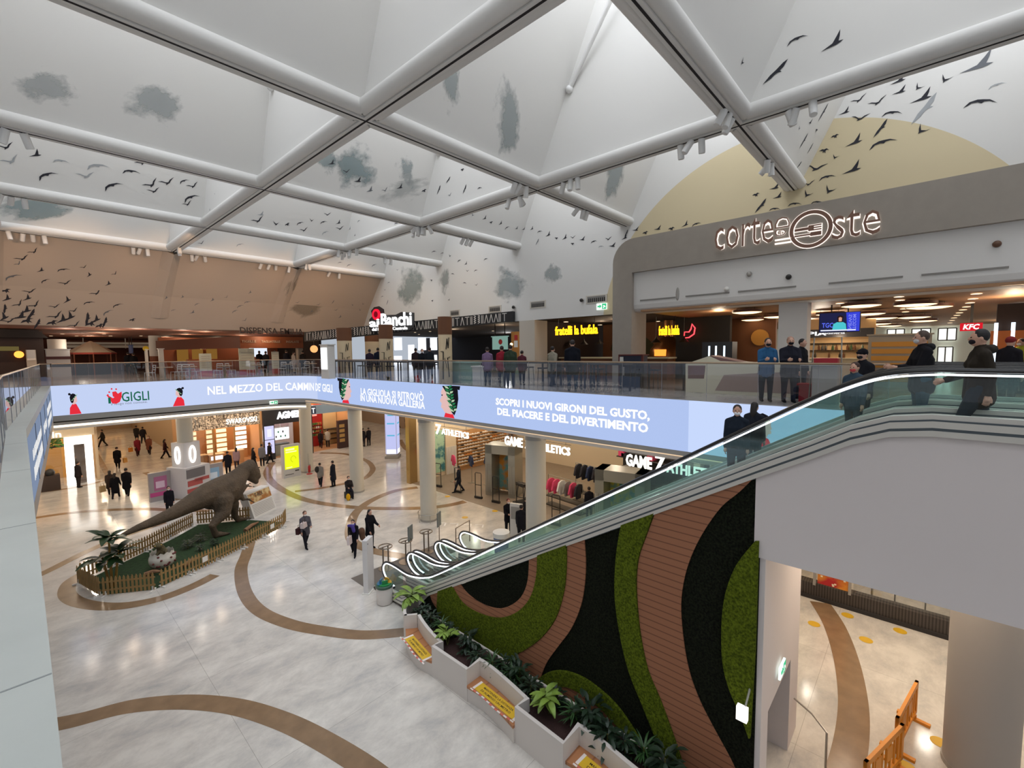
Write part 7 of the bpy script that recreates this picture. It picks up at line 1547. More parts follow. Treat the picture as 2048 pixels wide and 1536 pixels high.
    if near:
        for s in (-1, 1): MB().ball(hd+Vector((s*.018*h, .052*h, .006*h)), .0055*h, 8, 6).build('eye', mat('dark_eye', '#1a1210', .3), o, True)
    return o
def held(name, label, cat, p, size, col, face=0):
    t = thing(name, label, cat, p, face); sx, sy, sz = size; m = MB(); m.prism([(-sx/2, -sy/2, 0), (sx/2, -sy/2, 0), (sx/2*.9, -sy/2*.7, sz), (-sx/2*.9, -sy/2*.7, sz)], (0, sy, 0)); m.build('bag_body', cloth(col), t); MB().tube([(-sx*.25, 0, sz), (-sx*.2, 0, sz+.16), (sx*.2, 0, sz+.16), (sx*.25, 0, sz)], .01, 5).build('handle', cloth('#5a4a3a'), t); return t
F = lambda x, y: onz((x, y))
BK = '#17161b'
person('person in a grey patterned coat walking alone on the white marble, carrying bags', F(612, 1093), 20, 1.72, '#57545a', '#1d1c22', '#5c4030', 'walk2', .1, arms=((.3, .1, 1.2), (.1, .12, .3)), near=True)
c = F(606, 1094); held('handbag', 'dark brown handbag carried by the person in the grey patterned coat', 'bag', (c.x-.18, c.y-.12, .72), (.34, .14, .26), '#3a2022', .6); held('shopping_bag', 'pale bag hugged by the person in the grey patterned coat', 'bag', (c.x-.06, c.y-.34, 1.02), (.3, .16, .22), '#c8b8b4', .6)
person('person in dark coat with a blue and purple scarf walking beside the white totem', F(708, 1109), -10, 1.62, BK, '#16161c', '#201612', 'walk', .08, hood=True, near=True, mask='#f2f2f4')
c = F(704, 1110); tag(blob('scarf', [('t', [(c.x-.12, c.y-.02, 1.36), (c.x+.02, c.y-.12, 1.32), (c.x+.14, c.y-.02, 1.36)], [.06, .08, .06]), ('t', [(c.x, c.y-.14, 1.32), (c.x+.02, c.y-.2, 1.12)], [.08, .07])], .014, cloth('#4a3f86')), 'blue and purple scarf round the neck of the person beside the totem', 'scarf')
held('shopping_bag', 'white shopping bag held by the person with the purple scarf', 'bag', (c.x-.2, c.y-.22, .62), (.3, .12, .34), '#d8c9c6', .7); tag(blob('fur_coat', [('t', [(c.x+.38, c.y-.2, 1.02), (c.x+.42, c.y-.2, .7)], [.15, .12])], .02, mat('fur_brown', '#6a4a36', .95, bump=(60, 1))), 'brown fur coat carried on the arm beside the purple scarf', 'coat')
person('person in long black hooded coat behind the white totem', F(741, 1096), 40, 1.78, BK, '#17171c', '#120e0d', 'stand', .12, None, None, True, near=True, arms=((.5, .1, .9), (.3, .1, .3)), hood=True)
person('person in beige hooded jacket with backpack seen from behind', F(641, 972), 170, 1.62, '#8d8378', '#201e24', '#17120f', 'walk', .06); c = F(636, 971); tag(blob('backpack', [('b', (c.x-.12, c.y-.22, 1.15), (.15, .12, .22))], .02, cloth('#3a3532')), 'dark backpack worn over the beige hooded jacket', 'bag')
person('person in long navy coat turned towards the beige jacketed one', F(667, 973), -120, 1.74, '#23242c', '#1c1c22', '#2a1d16', 'stand', .2)
c = F(698, 996); person('person crouching against the beige column with a white mask', (c.x, c.y), 15, 1.68, '#2b2626', '#20202a', '#1a1412', 'sit', .03, arms=((.6, .1, .9), (.6, .1, .9)), seat=.4)
tag(MB().box(-.22, -.18, 0, .22, .18, .38, Matrix.Translation((c.x+.03, c.y+.05, 0))).build('low_stool', darkw), 'low dark stool under the person at the beige column', 'stool'); tag(blob('yellow_bag', [('b', (c.x-.28, c.y-.45, .22), (.13, .12, .22))], .02, cloth('#d9a41e')), 'bright yellow bag on the floor before the crouching person', 'bag')
for k, (x, y, f, hh, ct, tr_, ps, kw, l) in enumerate((
    (158, 975, 120, 1.78, '#241f20', '#2a2422', 'stand', {}, 'person in dark clothes before the glowing white portal, arms forward'),
    (222, 991, 175, 1.66, '#3a2e28', '#1c1818', 'walk', dict(longhair=True, clen=.14), 'person with long hair at the left of the dark group of three'),
    (232, 996, 165, 1.62, '#141216', '#15131a', 'walk2', dict(longhair=True, clen=.2), 'person in long black coat in the middle of the dark group'),
    (255, 991, 170, 1.82, '#18161a', '#161519', 'walk', dict(clen=.16), 'tall person in black at the right of the dark group'),
    (236, 936, -5, 1.72, '#151318', '#131217', 'walk', dict(clen=.16, cap='#1a1418'), 'person in black walking out of the corridor with shopping bags'),
    (276, 911, 10, 1.68, '#7a2430', '#3a1a20', 'walk2', dict(clen=.15, mask=None), 'person in dark red coat in the left corridor'),
    (299, 908, -10, 1.68, '#7a4a3a', '#2a2022', 'walk', dict(longhair=True, clen=.16), 'person in brown fur coat beside the red coated one'),
    (274, 884, 170, 1.74, '#2a2624', '#1e1c20', 'walk', {}, 'left one of two dark persons deep in the corridor'),
    (287, 886, 170, 1.7, '#242226', '#201e22', 'walk2', {}, 'right one of two dark persons deep in the corridor'),
    (331, 916, 100, 1.68, '#3a1e22', '#1c181c', 'walk', dict(longhair=True), 'person in dark wine coat at the right corridor wall'),
    (192, 900, 90, 1.74, '#241e20', '#1c1a1e', 'stand', {}, 'dark person at the left corridor wall'),
    (206, 893, -100, 1.72, '#2c2826', '#24201e', 'walk', {}, 'second dark person at the left corridor wall'),
    (457, 950, 180, 1.76, '#1a1b24', '#16161c', 'stand', dict(clen=.1, arms=((.2, .3, .8), (.1, .1, .2))), 'person in navy jacket seen from behind above the dinosaur back'),
    (474, 938, 180, 1.66, '#9a7f86', '#3a3038', 'stand', dict(longhair=True), 'person in pale pink jacket before the crystal shop'),
    (508, 938, 110, 1.72, '#1c181c', '#17151a', 'walk', dict(longhair=True, clen=.12), 'person in black striding past the crystal shop'),
    (525, 932, 170, 1.75, '#6f6f76', '#20222a', 'stand', {}, 'person in grey jacket before the lilac screens'),
    (540, 926, 120, 1.74, '#17161a', '#15151a', 'walk', {}, 'person in black before the lilac screens'),
    (642, 896, 175, 1.68, '#22181a', '#1a1618', 'walk', dict(clen=.1), 'dark person looking into the red gift shop'),
    (656, 894, 175, 1.7, '#c9bfae', '#2a2426', 'stand', {}, 'person in cream jacket looking into the red gift shop'),
    (727, 893, 150, 1.75, '#1c1c20', '#191a20', 'stand', {}, 'left one of the dark pair right of the middle column'),
    (738, 891, -150, 1.72, '#201e22', '#1b1b20', 'stand', {}, 'right one of the dark pair right of the middle column'),
    (796, 868, 30, 1.4, '#2a2024', '#8a7a74', 'walk', {}, 'child in dark jacket far behind the digital column'),
    (814, 862, 20, 1.78, '#18181c', '#17171c', 'walk2', dict(clen=.16), 'tall dark person far behind the digital column'),
    (918, 984, -80, 1.74, '#20222c', '#26262e', 'walk', {}, 'person in dark jacket walking inside the sports shop'),
    (340, 1030, 10, 1.62, '#1d1a20', '#1a181c', 'stand', dict(clen=.08), 'person in black with white mask behind the dinosaur tail'),
    (577, 893, 0, 1.7, '#1e1c22', '#1c1c20', 'stand', {}, 'shop assistant in black behind the phone shop counter'),
    (1017, 1068, 20, 1.75, '#17151a', '#16151a', 'stand', dict(hair='#6a2a22', clen=.1, arms=((.3, .1, 1.3), (.3, .1, 1.3))), 'red haired person in black left of the upright white panel'),
    (1043, 1085, 165, 1.78, '#1e1e24', '#1b1c22', 'stand', dict(wide=1.1), 'person in dark jacket about to enter the escalator, seen from behind'),
    (1052, 1062, 120, 1.7, '#1a1a1f', '#1b1b20', 'stand', {}, 'dark person right behind the upright white panel'),
    (1178, 1038, 200, 1.72, '#202028', '#20222a', 'stand', {}, 'dark dressed customer near the clothes racks'),
)): c = F(x, y); person(l, (max(c.x, 18.0) if 'inside the sports' in l else c.x, c.y), f, hh, ct, tr_, pose=ps, **kw)
c = F(237, 937); held('shopping_bag', 'yellow-brown shopping bag of the person in black in the corridor', 'bag', (c.x+.42, c.y-.1, .42), (.26, .14, .36), '#c89a5a', .5); c = F(218, 992); held('shopping_bag', 'light brown paper bag of the left person in the dark group', 'bag', (c.x-.28, c.y-.1, .35), (.3, .14, .38), '#a8906a', .4)
c = F(270, 912); held('shopping_bag', 'orange shopping bag of the person in the dark red coat', 'bag', (c.x-.26, c.y, .42), (.3, .14, .36), '#d88a3a', .4)
# mannequin behind the escalator glass
o = person('pale mannequin in a pink jacket behind the escalator glass', (18.3, 8.2), 10, 1.85, '#d8a090', '#6a625c', '#cfc8ba', 'stand', .03, None, skin=mat('mannequin_white', '#d8d4c8', .4)); o['category'] = 'mannequin'; o.name = 'mannequin'; o.location.z = .2; tag(MB().box(17.95, 7.85, .012, 18.65, 8.55, .2).build('mannequin_plinth', white), 'white plinth under the pink jacketed mannequin', 'plinth')
# upper level
def up(label, foot=None, px=None, depth=None, **k):
    if foot is not None: c = onz(foot, ZF)
    else:
        c = atdepth(px, depth)
        while c.x < 13.6 and px[0] > 640 and depth > 9: depth += .2; c = atdepth(px, depth)
    return person(label, (c.x, c.y), z=ZF, **k)
up('bearded person in blue jacket leaning over a phone at the glass railing', px=(1532, 760), depth=12.6, face=12, h=1.76, coat='#2f5a80', tr='#24303e', mask='#20242c', near=True, arms=((.4, .08, 1.4), (.4, .08, 1.4)), lean=.12)
up('bald person in dark suit jacket looking down beside the blue jacketed one', px=(1578, 760), depth=12.3, face=15, h=1.78, coat='#23232c', tr='#2a2e3c', hair='#a07a66', mask='#1a1a20', near=True, arms=((.4, .08, 1.3), (.4, .08, 1.3)), wide=1.08)
up('person in black partly hidden behind the bald one', px=(1601, 760), depth=13.2, face=60, h=1.74, coat='#1c1c20', tr='#2a2e3a', mask=None, longhair=False)
up('person in black hooded jacket with grey mask reading a phone by the escalator top', px=(1842, 760), depth=7.9, face=-70, h=1.74, coat='#17161a', tr='#2c4a5c', hair='#4a3a30', mask='#c9c6c4', near=True, hood=True, arms=((.4, .1, 1.2), (.4, .1, 1.2)), wide=1.12)
up('person in olive brown coat with dark mask walking by the escalator top', px=(1958, 760), depth=6.6, face=-75, h=1.76, coat='#2c261f', tr='#232c34', hair='#1a1412', mask='#2a2428', near=True, hood=True, pose='walk', arms=((-.2, .12, .3), (.3, .1, .9)), wide=1.12)
up('dark dressed person at the right edge with red hat', px=(2016, 745), depth=10.5, face=150, h=1.68, coat='#1b191d', tr='#1c1c22', cap='#7a2a2a', mask=None)
up('person in yellow-green safety vest at the far right', px=(2040, 730), depth=14, face=-40, h=1.7, coat='#a8b03a', tr='#1e1e24')
def rider(label, px, X, **k):
    q = onx(px, X); y = q.y; n = min(35, max(0, int((12.35-y)/((12.35-.45)/36)))); zz = (n+1)*ZF/36-.02 if y > .45 else ZF; person(label, (X, 12.35-(n+.5)*(11.9/36) if y > .45 else y), z=min(ZF, zz), **k)
rider('person in dark jacket riding down the middle escalator before the bright screen', (1463, 900), 10.3, face=0, h=1.72, coat='#1f2630', tr='#262a30', near=True)
rider('person with hair bun riding the far escalator behind the handrail', (1502, 880), 11.6, face=160, h=1.66, coat='#20222a', tr='#23262c', longhair=True)
rider('child with red mask at the top of the middle escalator', (1690, 800), 10.3, face=-30, h=1.42, coat='#3a4a58', tr='#2a3a44', hair='#3a2018', mask='#c04a4e', near=True)
rider('person with black cap at the top of the far escalator', (1742, 790), 11.6, face=-40, h=1.66, coat='#1b1b20', tr='#28303a', cap='#17151a', mask='#26262a')
for k, (x, dpt, f, hh, ct, tr_, kw, l) in enumerate((
    (1145, 16.5, 190, 1.86, '#14161e', '#1c2a38', dict(wide=1.15, clen=.1), 'tall person in navy coat walking before the pizzeria'),
    (1105, 19, 150, 1.72, '#8a8474', '#2a2a30', dict(pose='walk'), 'person in pale beige hooded jacket before the pizzeria counter'),
    (975, 17.5, 170, 1.66, '#7a6480', '#26303e', {}, 'person in mauve jacket at the teal counter'),
    (1004, 19, 190, 1.7, '#8a2430', '#22242c', {}, 'person in red jacket queueing at the market stalls'),
    (1021, 18.5, 175, 1.74, '#2e3a2c', '#22262e', dict(wide=1.15), 'person in dark green jacket beside the red jacketed one'),
    (1044, 20, 160, 1.5, '#5a2a34', '#2a2a30', {}, 'small person in wine jacket by the cream pillar'),
    (740, 28, 180, 1.7, '#2c2230', '#1c1c22', {}, 'left one of two persons standing at the dark market tables'),
    (757, 27.5, 180, 1.78, '#1c2030', '#1c1c22', {}, 'right one of two persons standing at the dark market tables'),
    (832, 26, 170, 1.72, '#2a2024', '#201e22', {}, 'left person between the patterned columns'),
    (845, 25, 10, 1.66, '#1a1c22', '#2c2e34', {}, 'masked person between the patterned columns'),
    (860, 24.5, 190, 1.74, '#20242a', '#2a3844', {}, 'right person between the patterned columns'),
    (520, 36.5, 170, 1.74, '#17181e', '#16171c', {}, 'first person from the left queueing at the wooden stall'),
    (533, 36, 200, 1.7, '#1d1d22', '#191a20', {}, 'second person from the left queueing at the wooden stall'),
    (551, 36, 90, 1.74, '#15151a', '#22242c', {}, 'third person from the left queueing at the wooden stall'),
    (574, 35.5, 160, 1.78, '#1a1b22', '#2c3444', {}, 'fourth person from the left queueing at the wooden stall'),
    (588, 35, 120, 1.64, '#a8a098', '#a0948a', {}, 'person in pale clothes queueing at the wooden stall'),
    (607, 35, 200, 1.7, '#26221f', '#1c1c20', {}, 'last person on the right of the wooden stall queue'),
    (258, 36, 180, 1.74, '#17161a', '#1a1a1e', {}, 'left one of two dark persons beside the canvas tent'),
    (269, 35.5, 180, 1.66, '#1c1a1c', '#26242a', {}, 'right one of two dark persons beside the canvas tent'),
)): up(l, px=(x, 740), depth=dpt, face=f, h=hh, coat=ct, tr=tr_, **kw)
# ================================================================ roof fittings
tubew = mat('white_tube', '#ecebe8', .5, spec=.3)
def rod(label, p, q):
    t = thing('roof_strut', label, 'strut', tuple(p)); MB().tube([p, q], .07, 10).build('rod', tubew, t, True); MB().ball(p, .12, 10, 8).build('end_joint', tubew, t, True); return rep(t)
deps = bpy.context.evaluated_depsgraph_get(); bpy.context.view_layer.update()
TREES = [(o, BVHTree.FromPolygons([v.co for v in o.data.vertices], [tuple(p.vertices) for p in o.data.polygons])) for o in COFF+[wn, we]]
def hit(px):
    best = None; d = ray(px).normalized()
    for o, t in TREES:
        l, n, i, dist = t.ray_cast(EYE, d)
        if l is not None and (best is None or dist < best[3]): best = (o, l, n if n.dot(d) < 0 else -n, dist)
    return best
for k, (px, tp, l) in enumerate((((1141, 180), (11.6, 5.4, 20.3), 'long one in the middle coffer'), ((546, 176), (5.2, 12.0, 20.3), 'short one in the left coffer'), ((879, 306), (11.8, 12.4, 20.3), 'one seen below the crossing beam'))):
    hp = hit(px)
    if hp: rod('white roof strut, '+l, hp[1]+hp[2]*.06, Vector(tp))
# spotlights
sp0 = thing('track_spotlight', '', 'lamp', (0, 0, 0)); MB().lathe([(.075, -.36), (.085, -.34), (.085, 0), (.0, 0)], (0, 0, -.06), 14).build('housing', tubew, sp0, True); MB().lathe([(0, -.352), (.07, -.352)], (0, 0, -.06), 14).build('lens', emit('spot_lens', '#fff1de', 6.0), sp0); MB().tube([(0, 0, -.08), (0, 0, .02)], .02, 6).build('bracket', tubew, sp0)
dk0 = thing('track_spotlight', '', 'lamp', (0, 0, 0)); MB().lathe([(.075, -.36), (.085, -.34), (.085, 0), (.0, 0)], (0, 0, -.06), 14).build('housing', tubew, dk0, True); MB().lathe([(0, -.352), (.07, -.352)], (0, 0, -.06), 14).build('lens', mat('unlit_lens', '#8a8480', .3), dk0); MB().tube([(0, 0, -.08), (0, 0, .02)], .02, 6).build('bracket', tubew, dk0)
GRP = [('on the cross beam at the upper left edge', [(12, 245), (45, 252)], 'b2', 1), ('on the third cross beam at the left edge', [(22, 384), (48, 390), (2, 380)], 'b3', 1), ('on the last cross beam at the left edge', [(14, 456), (47, 460), (66, 462), (90, 465)], 'b4', 1), ('on the last cross beam left of the beam crossing', [(274, 492), (290, 494), (303, 496)], 'b4', 1), ('at the last crossing of the left beam', [(356, 501), (363, 503)], 'a1', 1), ('right of the last crossing of the left beam', [(391, 510), (403, 512), (414, 515)], 'b4', 1), ('on the last cross beam near its right crossing', [(535, 528), (549, 531), (557, 534), (583, 538)], 'b4', 1), ('at the far right crossing', [(608, 532), (614, 534)], 'a2', 1), ('on the last cross beam near its right end', [(678, 545), (694, 548)], 'b4', 1), ('at the fourth crossing of the right beam, left side', [(663, 500), (672, 504), (684, 497), (676, 510)], 'a2', 1), ('at the fourth crossing, right side', [(716, 493), (725, 496)], 'b3', 1), ('on the fourth cross beam end', [(787, 516), (800, 518)], 'b3', 0), ('at the third crossing of the right beam, left side', [(800, 450), (812, 455), (818, 452), (810, 462), (830, 450)], 'a2', 0), ('at the third crossing, right side', [(868, 446), (879, 444), (890, 441)], 'b2', 0), ('on the third cross beam end', [(940, 478), (947, 480), (957, 482)], 'b2', 0), ('left of the middle crossing', [(1040, 366), (1051, 370), (1062, 374)], 'b1', 1), ('below the middle crossing', [(1008, 400), (1023, 394), (1035, 396)], 'a2', 0), ('right of the middle crossing', [(1120, 365), (1134, 361), (1150, 358)], 'a2', 0), ('on the second cross beam end', [(1168, 418), (1177, 421), (1188, 424)], 'b1', 0), ('on the beam left of the right crossing', [(1355, 290), (1383, 284), (1400, 278)], 'a2', 0), ('at the right crossing', [(1457, 222), (1463, 232), (1470, 240)], 'b0', 0), ('right of the right crossing', [(1567, 212), (1589, 208), (1619, 196)], 'a2', 0), ('on the short beam end before the painted sun', [(1540, 322), (1545, 330), (1551, 330)], 'b0', 0)]
LINE = dict(b0=(1, 3.68), b1=(1, 10.2), b2=(1, 16.85), b3=(1, 23.65), b4=(1, 30.35), a1=(0, 6.0), a2=(0, 12.53)); od = ['first', 'second', 'third', 'fourth', 'fifth']
fl_, fd_ = True, True
for g_, pts, ln, lit in GRP:
    for k, p in enumerate(pts):
        q = onz((p[0], p[1]-6), ZR-.17); ax, v = LINE[ln]; q[ax] = v; on = lit and k % 2 == 0 or (lit and len(pts) == 2)
        src = sp0 if on else dk0; first = fl_ if on else fd_
        o = src if first else dup(src, (0, 0, 0))
        if on: fl_ = False
        else: fd_ = False
        o.location = (q.x, q.y, ZR-.14); o.rotation_euler = (random.uniform(-.5, .5)+(.35 if ln[0] == 'b' else 0), random.uniform(-.4, .4), 0)
        tag(o, od[k]+' spotlight from the left, '+g_, 'lamp', 'track spotlights on the roof beams')
# warm beams thrown by the lit spotlights onto the north slope and the stalls
def spot(p, tgt, e, ang=1.5, col=(1, .68, .42)):
    l = bpy.data.lights.new('spot_beam', 'SPOT'); l.energy = e; l.color = col; l.spot_size = ang; l.spot_blend = .9; l.shadow_soft_size = .08
    o = bpy.data.objects.new('spot_beam', l); COL.objects.link(o); o.location = p; o.rotation_euler = (Vector(tgt)-Vector(p)).to_track_quat('-Z', 'Y').to_euler()
for x in (-5, -1.5, 2, 5.5, 9, 12.2, 15.5): spot((x, 24.2, ZR-.5), (x+.6, 33.6, 11.6), 560, 1.15, (1, .62, .36))
for y in (26, 20): spot((12.6, y, ZR-.6), (18.8, y+1.5, 11), 260, 1.5, (1, .75, .5))
# ---------------------------------------------------------------- printed birds and clouds on roof and walls
BS = [[(-1, .35), (-.55, .3), (-.15, .05), (.1, .02), (.4, .28), (1, .5), (.45, .12), (.2, -.12), (-.05, -.2), (-.3, -.28), (-.2, -.08), (-.55, .16)], [(-1, -.3), (-.7, .1), (-.25, .22), (.1, .18), (.5, .1), (1, -.25), (.5, -.02), (.2, .0), (.05, -.12), (-.2, .0), (-.55, -.02), (-.8, -.2)], [(-.25, 1), (-.1, .4), (0, .1), (.5, .0), (1, .1), (.4, -.12), (.05, -.2), (-.25, -.35), (-.2, -.1), (-.28, .3)], [(-1, -.1), (-.5, .0), (-.1, .1), (.25, .5), (.6, .95), (.5, .45), (.35, .05), (.7, -.05), (.4, -.15), (.1, -.18), (-.3, -.15)], [(-.9, -.9), (-.45, -.2), (-.05, .2), (.4, .75), (.75, 1), (.55, .4), (.3, .1), (.5, -.02), (.2, -.05), (0, -.15), (-.3, -.5)], [(-.8, .1), (-.3, .35), (.0, .25), (.35, .4), (.8, .05), (.4, .12), (.25, -.05), (.3, -.45), (.05, -.15), (-.15, -.4), (-.15, .0), (-.5, .05)]]
birdm = [mat('bird_print_dark', '#2f2f36', .9), mat('bird_print_mid', '#6e7176', .9), mat('bird_print_pale', '#a9acae', .9)]
BM = {}
def bird(x, y, s, shape, shade=0, rot=0.0):
    hp = hit((x, y))
    if not hp: return
    o, l, n, dist = hp; sc = s/2*(l-EYE).dot(CF)/FPX*.98; r = CR-n*CR.dot(n); r.normalize(); u = n.cross(r); u = u if u.dot(CU) > 0 else -u
    key = (o.name, shade); m = BM.setdefault(key, (o, MB()))[1]; c, s_ = math.cos(rot), math.sin(rot); pts = []
    for bx, by in BS[shape % 6]: px, py = bx*c-by*s_, bx*s_+by*c; pts.append(l+n*.012+(r*px+u*py)*sc)
    b = len(m.v); m.v += [tuple(p) for p in pts]
    for t in tessellate_polygon([pts]): m.face([b+i for i in t])
B = [(1595, 78, 38, 1), (1668, 88, 46, 3), (1552, 145, 44, 4), (1484, 125, 20, 2), (1487, 193, 10, 2), (1798, 162, 30, 3), (1836, 176, 22, 2), (1890, 160, 26, 2), (1958, 132, 58, 3, 1), (1800, 184, 26, 3), (1718, 200, 28, 0), (1755, 205, 32, 0), (1845, 197, 40, 3), (1962, 204, 50, 1, 0), (1690, 225, 22, 3), (1720, 237, 32, 0), (1785, 226, 34, 1), (1646, 225, 30, 4), (1620, 245, 18, 3), (1598, 257, 14, 2, 1), (1632, 261, 16, 5), (1670, 273, 18, 5), (1710, 285, 34, 3), (1762, 257, 30, 4), (1766, 285, 46, 1), (1842, 262, 30, 2), (1607, 282, 26, 4), (1620, 297, 18, 4), (1648, 302, 22, 5), (1670, 315, 16, 2), (1632, 337, 38, 0), (1706, 340, 38, 3), (1655, 354, 30, 1), (1598, 330, 16, 4), (1543, 350, 18, 3), (1550, 376, 22, 3), (1588, 377, 24, 3), (1618, 368, 22, 0), (1512, 390, 18, 5), (1556, 394, 20, 3), (1614, 390, 24, 2), (1658, 382, 28, 2), (1522, 412, 26, 4), (1550, 418, 22, 1), (1590, 408, 26, 1), (1636, 405, 26, 1), (1994, 170, 26, 1, 2), (1850, 218, 50, 4, 2),
     (925, 340, 14, 5), (897, 360, 14, 4), (878, 380, 16, 4), (930, 378, 16, 4), (960, 376, 14, 1), (848, 382, 16, 5), (800, 375, 18, 3), (770, 380, 16, 0, 1), (740, 381, 18, 3, 1), (716, 362, 20, 3), (693, 343, 18, 0), (663, 327, 18, 3), (640, 308, 8, 2), (900, 390, 12, 0, 1), (824, 376, 12, 3, 2),
     (927, 430, 12, 5), (945, 430, 12, 2, 1), (969, 437, 14, 3), (982, 445, 12, 5), (1001, 447, 12, 3), (1014, 455, 14, 1), (1033, 457, 10, 3), (1048, 458, 14, 3), (1064, 458, 12, 3), (1080, 463, 14, 1), (1097, 470, 16, 3), (1075, 484, 12, 4, 1), (1113, 477, 12, 5), (1130, 476, 16, 3), (1146, 475, 14, 0), (1145, 488, 12, 5), (1165, 479, 16, 3), (1188, 483, 16, 1), (1217, 478, 16, 0), (1225, 492, 18, 3), (1250, 476, 16, 3), (1253, 467, 14, 4), (1272, 460, 16, 3), (1291, 466, 16, 5), (1316, 458, 18, 3), (1343, 458, 18, 5), (1371, 450, 18, 3), (1393, 448, 20, 1), (1203, 493, 14, 1, 2),
     (12, 294, 30, 0), (72, 310, 24, 3), (22, 322, 34, 0, 2), (94, 350, 36, 1), (122, 322, 26, 1, 2), (172, 352, 30, 0, 2), (195, 332, 38, 1, 2), (225, 371, 36, 1), (262, 343, 30, 1), (285, 325, 28, 0), (303, 369, 32, 0), (308, 382, 24, 0), (335, 365, 30, 0), (368, 362, 20, 1), (386, 372, 24, 0), (382, 395, 32, 1), (375, 408, 20, 0), (420, 420, 8, 3), (430, 388, 6, 2),
     (492, 410, 14, 3), (468, 424, 6, 2), (516, 441, 26, 0), (552, 448, 16, 2), (575, 449, 14, 5), (600, 446, 16, 1), (608, 460, 18, 0), (623, 441, 12, 2), (647, 444, 16, 1), (655, 429, 16, 0), (677, 446, 14, 3), (680, 457, 18, 0), (710, 471, 8, 3), (718, 442, 12, 1, 1), (650, 465, 16, 1, 2), (522, 429, 16, 3, 2), (480, 489, 16, 1, 2), (403, 486, 14, 0, 1), (793, 447, 14, 1, 1), (700, 458, 10, 3, 1),
     (68, 503, 22, 0), (45, 517, 26, 0), (37, 527, 16, 0, 1), (82, 541, 16, 3), (127, 539, 22, 1), (25, 553, 30, 1, 1), (168, 534, 14, 0), (179, 550, 14, 3), (230, 547, 14, 0), (90, 561, 18, 1), (131, 566, 24, 0), (217, 568, 16, 3), (193, 586, 24, 0), (12, 582, 22, 5), (60, 583, 24, 0), (14, 598, 22, 3), (55, 597, 20, 3), (38, 608, 24, 0), (70, 610, 26, 0), (135, 601, 20, 3), (110, 613, 20, 0), (178, 605, 20, 1), (235, 610, 20, 1), (10, 618, 20, 4), (52, 622, 26, 3), (148, 621, 18, 0), (215, 624, 22, 1, 1), (265, 640, 16, 5), (8, 636, 26, 3), (18, 642, 26, 0), (40, 634, 30, 3), (55, 642, 28, 5), (62, 630, 26, 4), (112, 632, 30, 0), (125, 640, 28, 3), (140, 635, 28, 3), (105, 646, 26, 5), (175, 638, 26, 4), (182, 648, 26, 5), (192, 640, 24, 3), (210, 645, 22, 4), (200, 652, 22, 5), (150, 650, 24, 0), (30, 650, 24, 5), (75, 648, 22, 4), (130, 652, 20, 3), (14, 652, 22, 0),
     (332, 596, 12, 3, 1), (365, 594, 10, 3, 1), (394, 608, 12, 1, 1), (425, 600, 12, 3, 1), (453, 594, 10, 0, 1), (480, 612, 14, 1, 1), (495, 604, 14, 1, 1), (500, 585, 10, 3, 1), (470, 622, 14, 1, 1), (385, 625, 12, 3, 1), (347, 620, 10, 1, 1), (490, 640, 12, 0, 1), (583, 588, 10, 1, 1), (595, 605, 10, 0, 1), (637, 609, 10, 0, 1), (666, 604, 8, 4, 1), (672, 620, 10, 0, 1), (680, 634, 10, 3, 1), (568, 634, 10, 0, 1), (623, 623, 10, 3, 1), (705, 610, 8, 2, 1), (720, 620, 8, 2, 1), (726, 608, 8, 2, 1), (765, 593, 10, 1, 1), (775, 605, 10, 4, 1),
     (868, 503, 12, 1), (885, 506, 10, 1), (900, 512, 10, 2), (919, 521, 12, 1), (932, 528, 12, 3), (935, 542, 10, 0), (952, 541, 12, 1), (972, 518, 12, 1), (906, 548, 12, 1), (863, 561, 10, 5), (930, 566, 12, 1), (953, 570, 10, 0), (865, 602, 10, 5), (898, 600, 8, 3), (780, 527, 10, 1, 1), (748, 530, 12, 1, 1), (760, 555, 10, 0, 1), (778, 565, 10, 1, 1), (795, 540, 8, 0, 1), (770, 580, 8, 0, 1), (680, 525, 10, 1, 1), (698, 530, 12, 1, 1)]
for k, b in enumerate(B): bird(b[0], b[1], b[2], b[3], b[4] if len(b) > 4 else 0, random.uniform(-.25, .25))
for (nm, sh), (o, m) in BM.items(): m.build('bird_print', birdm[sh], o, recalc=False)
CL = [(95, 176, 110, 70, '#b9bfbf', .8), (310, 207, 125, 80, '#b3baba', .85), (903, 165, 60, 90, '#aeb8b8', .85), (1015, 245, 95, 120, '#aab4b4', .9), (1228, 350, 90, 80, '#a9b4b6', .9), (72, 412, 150, 60, '#97aaac', 1), (712, 335, 120, 85, '#8fa3a6', 1), (812, 340, 50, 60, '#a4b0b2', .9), (655, 322, 50, 50, '#a4b4b6', .9), (820, 572, 110, 60, '#8f9a94', .9), (1020, 570, 110, 60, '#9ea9a9', .9), (1105, 548, 50, 40, '#a3adac', .8), (615, 615, 90, 50, '#8a8170', .8), (890, 560, 40, 40, '#9ba39e', .8), (585, 572, 60, 30, '#857a6a', .7), (810, 380, 130, 40, '#b4bab8', .6)]
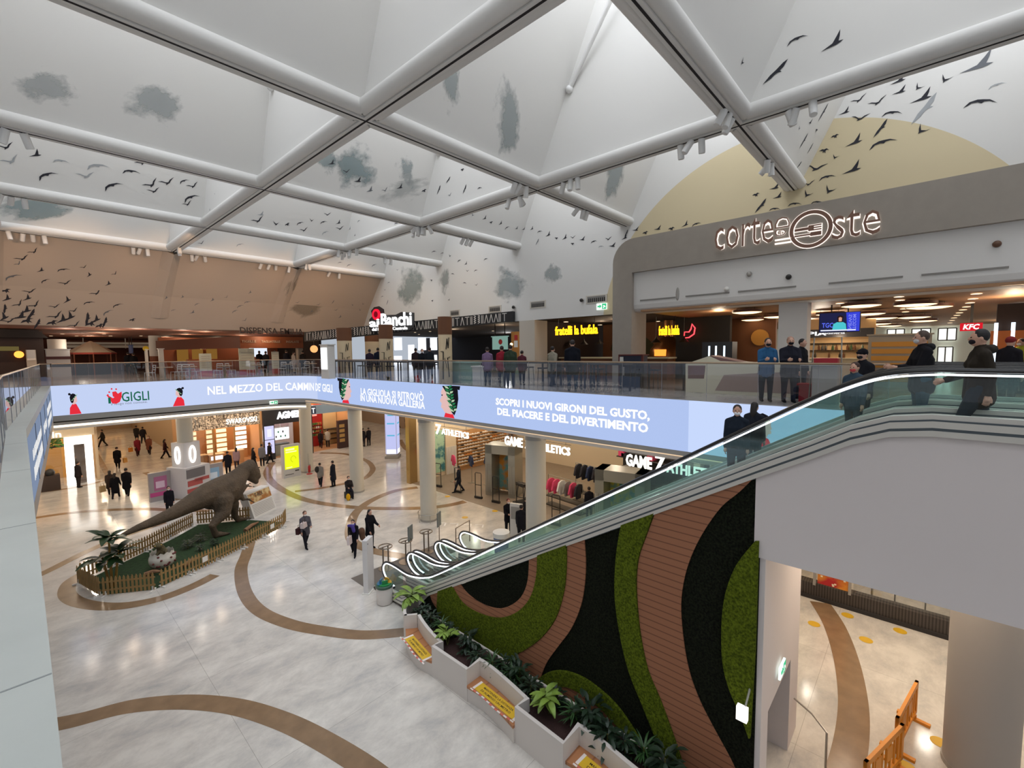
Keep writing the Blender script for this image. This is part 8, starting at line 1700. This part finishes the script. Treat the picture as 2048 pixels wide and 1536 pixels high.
for k, (x, y, w_, h_, c_, am) in enumerate(CL):
    hp = hit((x, y))
    if not hp: continue
    o, l, n, dist = hp; r = CR-n*CR.dot(n); r.normalize(); u = n.cross(r); u = u if u.dot(CU) > 0 else -u
    cosv = max(.35, abs(n.dot(ray((x, y)).normalized()))); dp_ = (l-EYE).dot(CF); W2, H2 = w_*.62*dp_/FPX, h_*.62*dp_/FPX/max(.6, cosv); m = MB(); P = l+n*.007
    q = m.poly([P-r*W2-u*H2, P+r*W2-u*H2, P+r*W2+u*H2, P-r*W2+u*H2]).build('cloud_print', cloudmat('cloud_%d' % k, c_, k+1, am*.62), o, recalc=False)
    uv = q.data.uv_layers.new(name='UVMap')
    for li, co_ in enumerate(((0, 0), (1, 0), (1, 1), (0, 1))): uv.data[li].uv = co_
